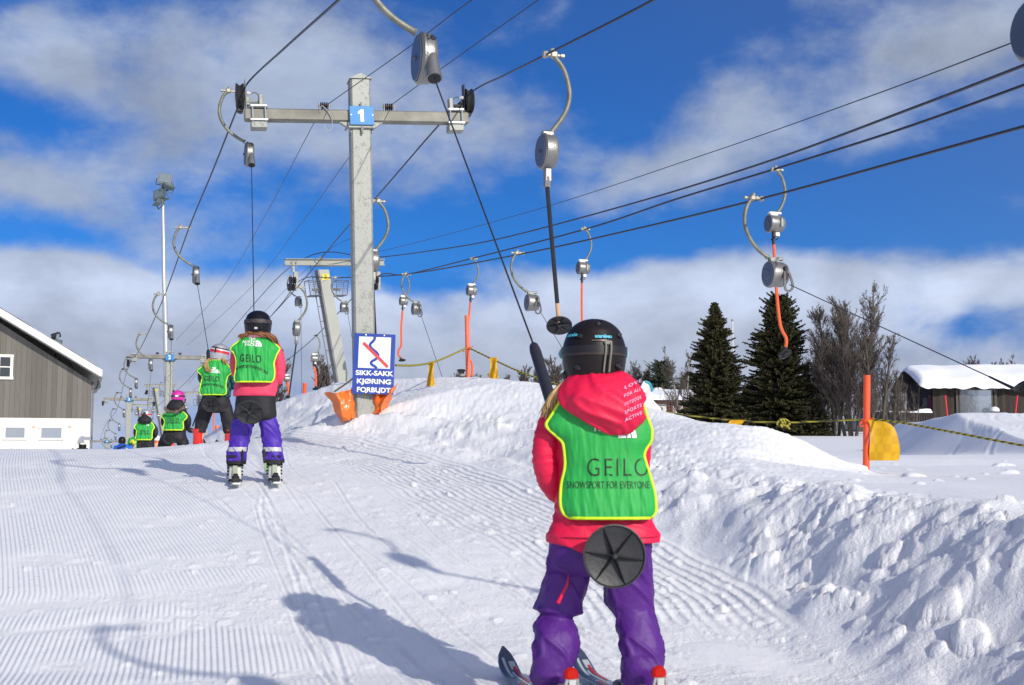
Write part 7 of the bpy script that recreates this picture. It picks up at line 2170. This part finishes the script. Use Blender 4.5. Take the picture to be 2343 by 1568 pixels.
# ------------------------------------------------------------------ fourth and fifth child
K4 = Kid('kid in magenta helmet with a black fur-trimmed hood, standing just over the crest', 397, 1066, 19.5, seed=11)
K4.std_body((398, 1002), (378, 422, 955), (403, 912, 13), ((386, 374, 1030, 370, 1064), (408, 416, 1030, 420, 1064)), (395, 975, .34))
K4.loft('trousers', [(980, 373, 422, 0, .65), (993, 371, 423, 0, .65), (1004, 366, 425, 0, .62), (1014, 366, 426, 0, .5)], BLKC, n=20, wr=.006)
for R_ in ([(998, 368, 396, 0, .85), (1012, 362, 393, 0, .85), (1026, 359, 387, 0, .85), (1040, 358, 384, 0, .85), (1050, 359, 382, 0, .9)], [(998, 396, 424, 0, .85), (1012, 402, 429, 0, .85), (1026, 407, 433, 0, .85), (1040, 409, 434, 0, .85), (1050, 410, 432, 0, .9)]):
    K4.loft('trouser_leg', R_, BLKC, n=30, seg=28, wr=.012, fold=.010, wscale=(7, 7))
K4.loft('jacket', [(932, 388, 418, 0, .8), (942, 380, 424, 0, .7), (952, 374, 426, 0, .62), (975, 374, 424, 0, .6), (990, 373, 423, 0, .6)], BLKC, n=30, seg=36, wr=.008)
K4.tubepx('sleeve', [(380, 950, 0), (373, 960, 0), (374, 972, .02), (384, 978, .15), (392, 976, .28)], [.055, .052, .05, .042, .036], BLKC)
K4.tubepx('sleeve', [(420, 950, 0), (427, 960, 0), (426, 973, .02), (416, 980, .15), (400, 976, .28)], [.055, .052, .05, .042, .036], BLKC)
K4.glove(394, 974, .32, BLKC, -1); K4.glove(400, 973, .32, BLKC, 1)
V4 = [(943, 384, 418), (947, 377, 423), (951, 372, 427), (955, 371, 428), (960, 376, 425), (965, 378, 420), (973, 377, 420), (981, 375, 421), (985, 379, 418)]
K4.vest(V4, [(943, .11), (960, .14), (985, .155)], folds=.014, ph=1.3, trim=.011)
K4.print_('lettering', 'GEILO', 399, 962, .078, BLKINK, .001, space=1.1, width=.18, skew=0)
K4.print_('lettering', 'SNOWSPORT FOR EVERYONE', 399, 969, .034, BLKINK, .0006, width=.22)
K4.dome(404, 947.5, .05, WPRINT)
H = K4.helmet(403, 893.5, 15.5, 15, HPNK, bottom=922)
K4.hband('goggle_strap', -.004, .018, BLKC, H, out=1.03)
new_obj('goggle_clip', MB().box(K4.hpt(.1, .006, 1.06), (.05, .01, .03), bev=.004), WPRINT, H)
hd = K4.loft('hood', [(916, 391, 415, -.06, .8), (922, 386, 419, -.08, .8), (932, 381, 423, -.09, .75), (940, 383, 421, -.10, .7), (946, 392, 412, -.09, .7)], BLKC, n=24, seg=32, wr=.010)
fur = [K4.L(380, 934, -.15), K4.L(386, 941, -.20), K4.L(396, 944, -.225), K4.L(408, 944, -.225), K4.L(418, 940, -.20), K4.L(424, 933, -.15)]
mb = MB(); rs = random.Random(2)
for p in catmull(fur, 16):
    for k in range(7):
        v = Vector((rs.uniform(-1, 1), rs.uniform(-1, .3), rs.uniform(-1, 1))).normalized(); mb.tube([Vector(p), Vector(p) + v * rs.uniform(.02, .036)], [.006, .001], 3, cap=False)
new_obj('fur_trim', mb, mat('fur', (.26, .21, .16), .9, 0, .3, 30), hd, auto=None)
for px, yw in ((370, .25), (421, .25)):
    K4.boot(px, 1064, 18, 22, BLKC, yaw=yw, detail=False)
K4.ski(370, 1066, 0, .26, MATS['dark_ski'], 'left ski of the kid in the magenta helmet, hidden by the crest', length=.95, back=.28)
K4.ski(421, 1066, 0, .26, MATS['dark_ski'], 'right ski of the kid in the magenta helmet, hidden by the crest', length=.95, back=.28)

K5 = Kid('kid in silver helmet with red stripe and pointed black hood, farthest of the green vests', 331, 1074, 24.5, seed=14)
K5.std_body((331, 1020), (314, 348, 975), (331, 950, 11), ((322, 321, 1045, 320, 1072), (340, 341, 1045, 342, 1072)), (331, 995, .34))
K5.loft('trousers', [(1003, 313, 350, 0, .7), (1015, 312, 351, 0, .7), (1030, 312, 351, 0, .65), (1040, 314, 350, 0, .5)], BLKC, n=16, wr=.006)
for R_ in ([(1025, 312, 332, 0, .85), (1045, 312, 331, 0, .85), (1062, 312, 330, 0, .85)], [(1025, 331, 351, 0, .85), (1045, 332, 351, 0, .85), (1062, 333, 351, 0, .85)]):
    K5.loft('trouser_leg', R_, BLKC, n=16, seg=24, wr=.01)
K5.loft('jacket', [(964, 321, 341, 0, .8), (972, 314, 348, 0, .7), (985, 311, 351, 0, .62), (1008, 312, 350, 0, .6)], BLKC, n=24, seg=32, wr=.008)
K5.tubepx('sleeve', [(314, 975, 0), (309, 985, 0), (310, 996, .02), (320, 1000, .2)], [.055, .052, .05, .04], BLKC)
K5.tubepx('sleeve', [(347, 975, 0), (353, 985, 0), (352, 996, .02), (342, 1000, .2)], [.055, .052, .05, .04], BLKC)
K5.glove(326, 996, .3, BLKC, -1); K5.glove(334, 996, .3, BLKC, 1)
V5 = [(966, 318, 344), (971, 312, 349), (976, 308, 352), (980, 308, 353), (985, 313, 350), (995, 313, 349), (1003, 312, 349), (1007, 315, 346)]
K5.vest(V5, [(966, .11), (985, .14), (1007, .155)], folds=.014, ph=4.3, trim=.013)
K5.print_('lettering', 'GEILO', 333, 988, .075, BLKINK, .0012, space=1.1, width=.17)
K5.print_('lettering', 'SNOWSPORT FOR EVERYONE', 333, 994, .034, BLKINK, .0006, width=.21)
K5.dome(336, 975, .05, WPRINT)
H = K5.helmet(331, 937, 13, 12.5, HSIL, bottom=962)
K5.hband('stripe', -.012, .014, STRIPE, H, out=1.02)
K5.loft('hood', [(944, 330, 332, -.12, 1), (952, 324, 338, -.10, .8), (958, 317, 345, -.09, .75), (965, 315, 347, -.09, .7), (971, 322, 342, -.10, .7)], BLKC, n=24, seg=32, wr=.008)
for px in (321, 342):
    K5.boot(px, 1072, 15, 18, BLKC, yaw=.25, detail=False)
K5.ski(321, 1074, 0, .26, MATS['dark_ski'], 'left ski of the farthest green-vested kid, hidden by the crest', length=.95, back=.28)
K5.ski(342, 1074, 0, .26, MATS['dark_ski'], 'right ski of the farthest green-vested kid, hidden by the crest', length=.95, back=.28)

# ------------------------------------------------------------------ people partly behind the crest
BLUJ = mat('blue_jacket', (.01, .11, .52), .6, 0, .1, 5); GRJ = mat('green_jacket', (.03, .33, .07), .6, 0, .1, 5); YEJ = mat('yellow_print', (.62, .62, .03), .6); ORJ = mat('orange_jacket', (.72, .12, .02), .6, 0, .1, 5)


def extra_person(label, cx, base, d, head, hr, sh, jm, tm, hm, seed, prn=None, cls=None):
    """a smaller figure: head = (px, py), sh = (xl, xr, py)"""
    Kx = Kid(label, cx, base, d, 'people farther down behind the snow crest', seed=seed)
    w = sh[1] - sh[0]; xl, xr, py = sh; hip = base - (base - py) * .52
    Kx.std_body((cx, hip), (xl + w * .1, xr - w * .1, py + 3), (head[0], head[1], hr * .9), ((cx - w * .22, cx - w * .24, (hip + base) / 2, cx - w * .25, base), (cx + w * .22, cx + w * .24, (hip + base) / 2, cx + w * .25, base)), (cx, (py + hip) / 2, .3))
    for sg in (-1, 1): Kx.loft('trouser_leg', [(hip - 4, cx + sg * w * .24 - w * .22, cx + sg * w * .24 + w * .22, 0, .9), ((hip + base) / 2, cx + sg * w * .25 - w * .19, cx + sg * w * .25 + w * .19, 0, .9), (base - 6, cx + sg * w * .26 - w * .17, cx + sg * w * .26 + w * .17, 0, .9)], tm, n=16, seg=20, wr=.01)
    jk = Kx.loft('jacket', [(py - 3, head[0] - w * .17, head[0] + w * .17, 0, .8), (py + 3, xl + w * .08, xr - w * .08, 0, .7), (py + (hip - py) * .5, xl + w * .06, xr - w * .06, 0, .6), (hip + 3, xl + w * .08, xr - w * .08, 0, .62)], jm, n=24, seg=30, wr=.010)
    Kx.tubepx('sleeve', [(xl + w * .12, py + 3, 0), (xl + w * .02, (py + hip) / 2 - 2, 0), (xl + w * .2, hip - 6, .2)], [.055, .052, .04], jm); Kx.tubepx('sleeve', [(xr - w * .12, py + 3, 0), (xr - w * .02, (py + hip) / 2 - 2, 0), (xr - w * .2, hip - 6, .2)], [.055, .052, .04], jm)
    Kx.helmet(head[0], head[1] - hr, hr, hr, hm, bottom=head[1] + hr * .85)
    for sg in (-1, 1): Kx.boot(cx + sg * w * .25, base, w * .3, 14, BLKC, detail=False)
    return Kx, jk


Kx, jk = extra_person('person in black helmet and blue jacket with a black bag strap, showing above the crest', 279, 1080, 27, (277, 1008), 8.3, (262, 300, 1019), BLUJ, BLKC, HBLK, 21)
Kx.tubepx('bag_strap', [(268, 1030, -.14), (278, 1024, -.155), (290, 1020, -.12)], [.016] * 3, BLKC, jk, n=6)
Kx.tubepx('hi_vis_band', [(290, 1027, -.12), (298, 1031, -.08)], [.018] * 2, YEJ, jk, n=6)
Kx, jk = extra_person('person in green jacket with yellow star print beside the farthest green vest', 307, 1080, 27.5, (311, 992), 7.5, (295, 322, 1001), GRJ, BLKC, HBLK, 22)
Kx.tubepx('print', [(301, 1014, -.15), (306, 1008, -.16), (309, 1016, -.155), (313, 1010, -.14)], [.02, .025, .03, .02], YEJ, jk, n=6)
Kx, jk = extra_person('person in orange jacket almost hidden left of the kid in the magenta helmet', 358, 1084, 30, (357, 1003), 6.5, (350, 366, 1010), ORJ, mat('red_trousers', (.45, .02, .05), .7), WHITE, 23)
Kx, jk = extra_person('person in black with white goggles strap, only the head and back by the house corner', 183, 1078, 21, (187, 1020), 8.5, (166, 197, 1027), BLKC, BLKC, HBLK, 24)
Kx.hband('goggle_strap', .02, .05, WPRINT, Kx.root.children[-3] if False else [c for c in Kx.root.children if c.name.startswith('helmet')][0], out=1.06, a0=-.4, a1=2.0)
# ------------------------------------------------------------------ cords, handles and platters of the pulled hangers
tow(h26, K, P(1219, 786, 5.05), (1402, 1268), .102, (.10, -.98, -.02), -.205, rod_top=P(1262, 925, 4.72), ang=.12)
tow(h25, K2, P(581, 730, 9.55), (583, 947), .103, (.05, -.80, -.60), -.235, ang=.5)
tow(h24, K3, P(476, 800, 14.2), (492.5, 927), .103, (.0, -.85, -.50), -.25, ang=.1)
tow(h23, K4, P(387, 960, 19.9), (395, 1005), .103, (.0, -.85, -.50), -.25, ang=.2)
tow(h22, K5, P(332, 985, 24.9), (333.5, 1021), .103, (.0, -.92, -.40), -.22, ang=.2)
for o in list(bpy.data.objects):
    for k in ('exit', 'exit_keep'):
        if k in o: del o[k]

# bare trees standing behind the photographer's right shoulder, seen mirrored in the cabin window
for i, (x_, y_, s_) in enumerate(((43.5, 20, 1.25), (47.5, 17, 1.15), (50.5, 14, 1.3))):
    copy_tree((T1, T2, T3)[i], (x_, y_, 1.0), s_, i * 1.3, ('bare birch mirrored at the left of the cabin window pane', 'bare birch mirrored in the middle of the cabin window pane', 'bare birch mirrored at the right of the cabin window pane')[i], 'bare trees mirrored in the cabin window')
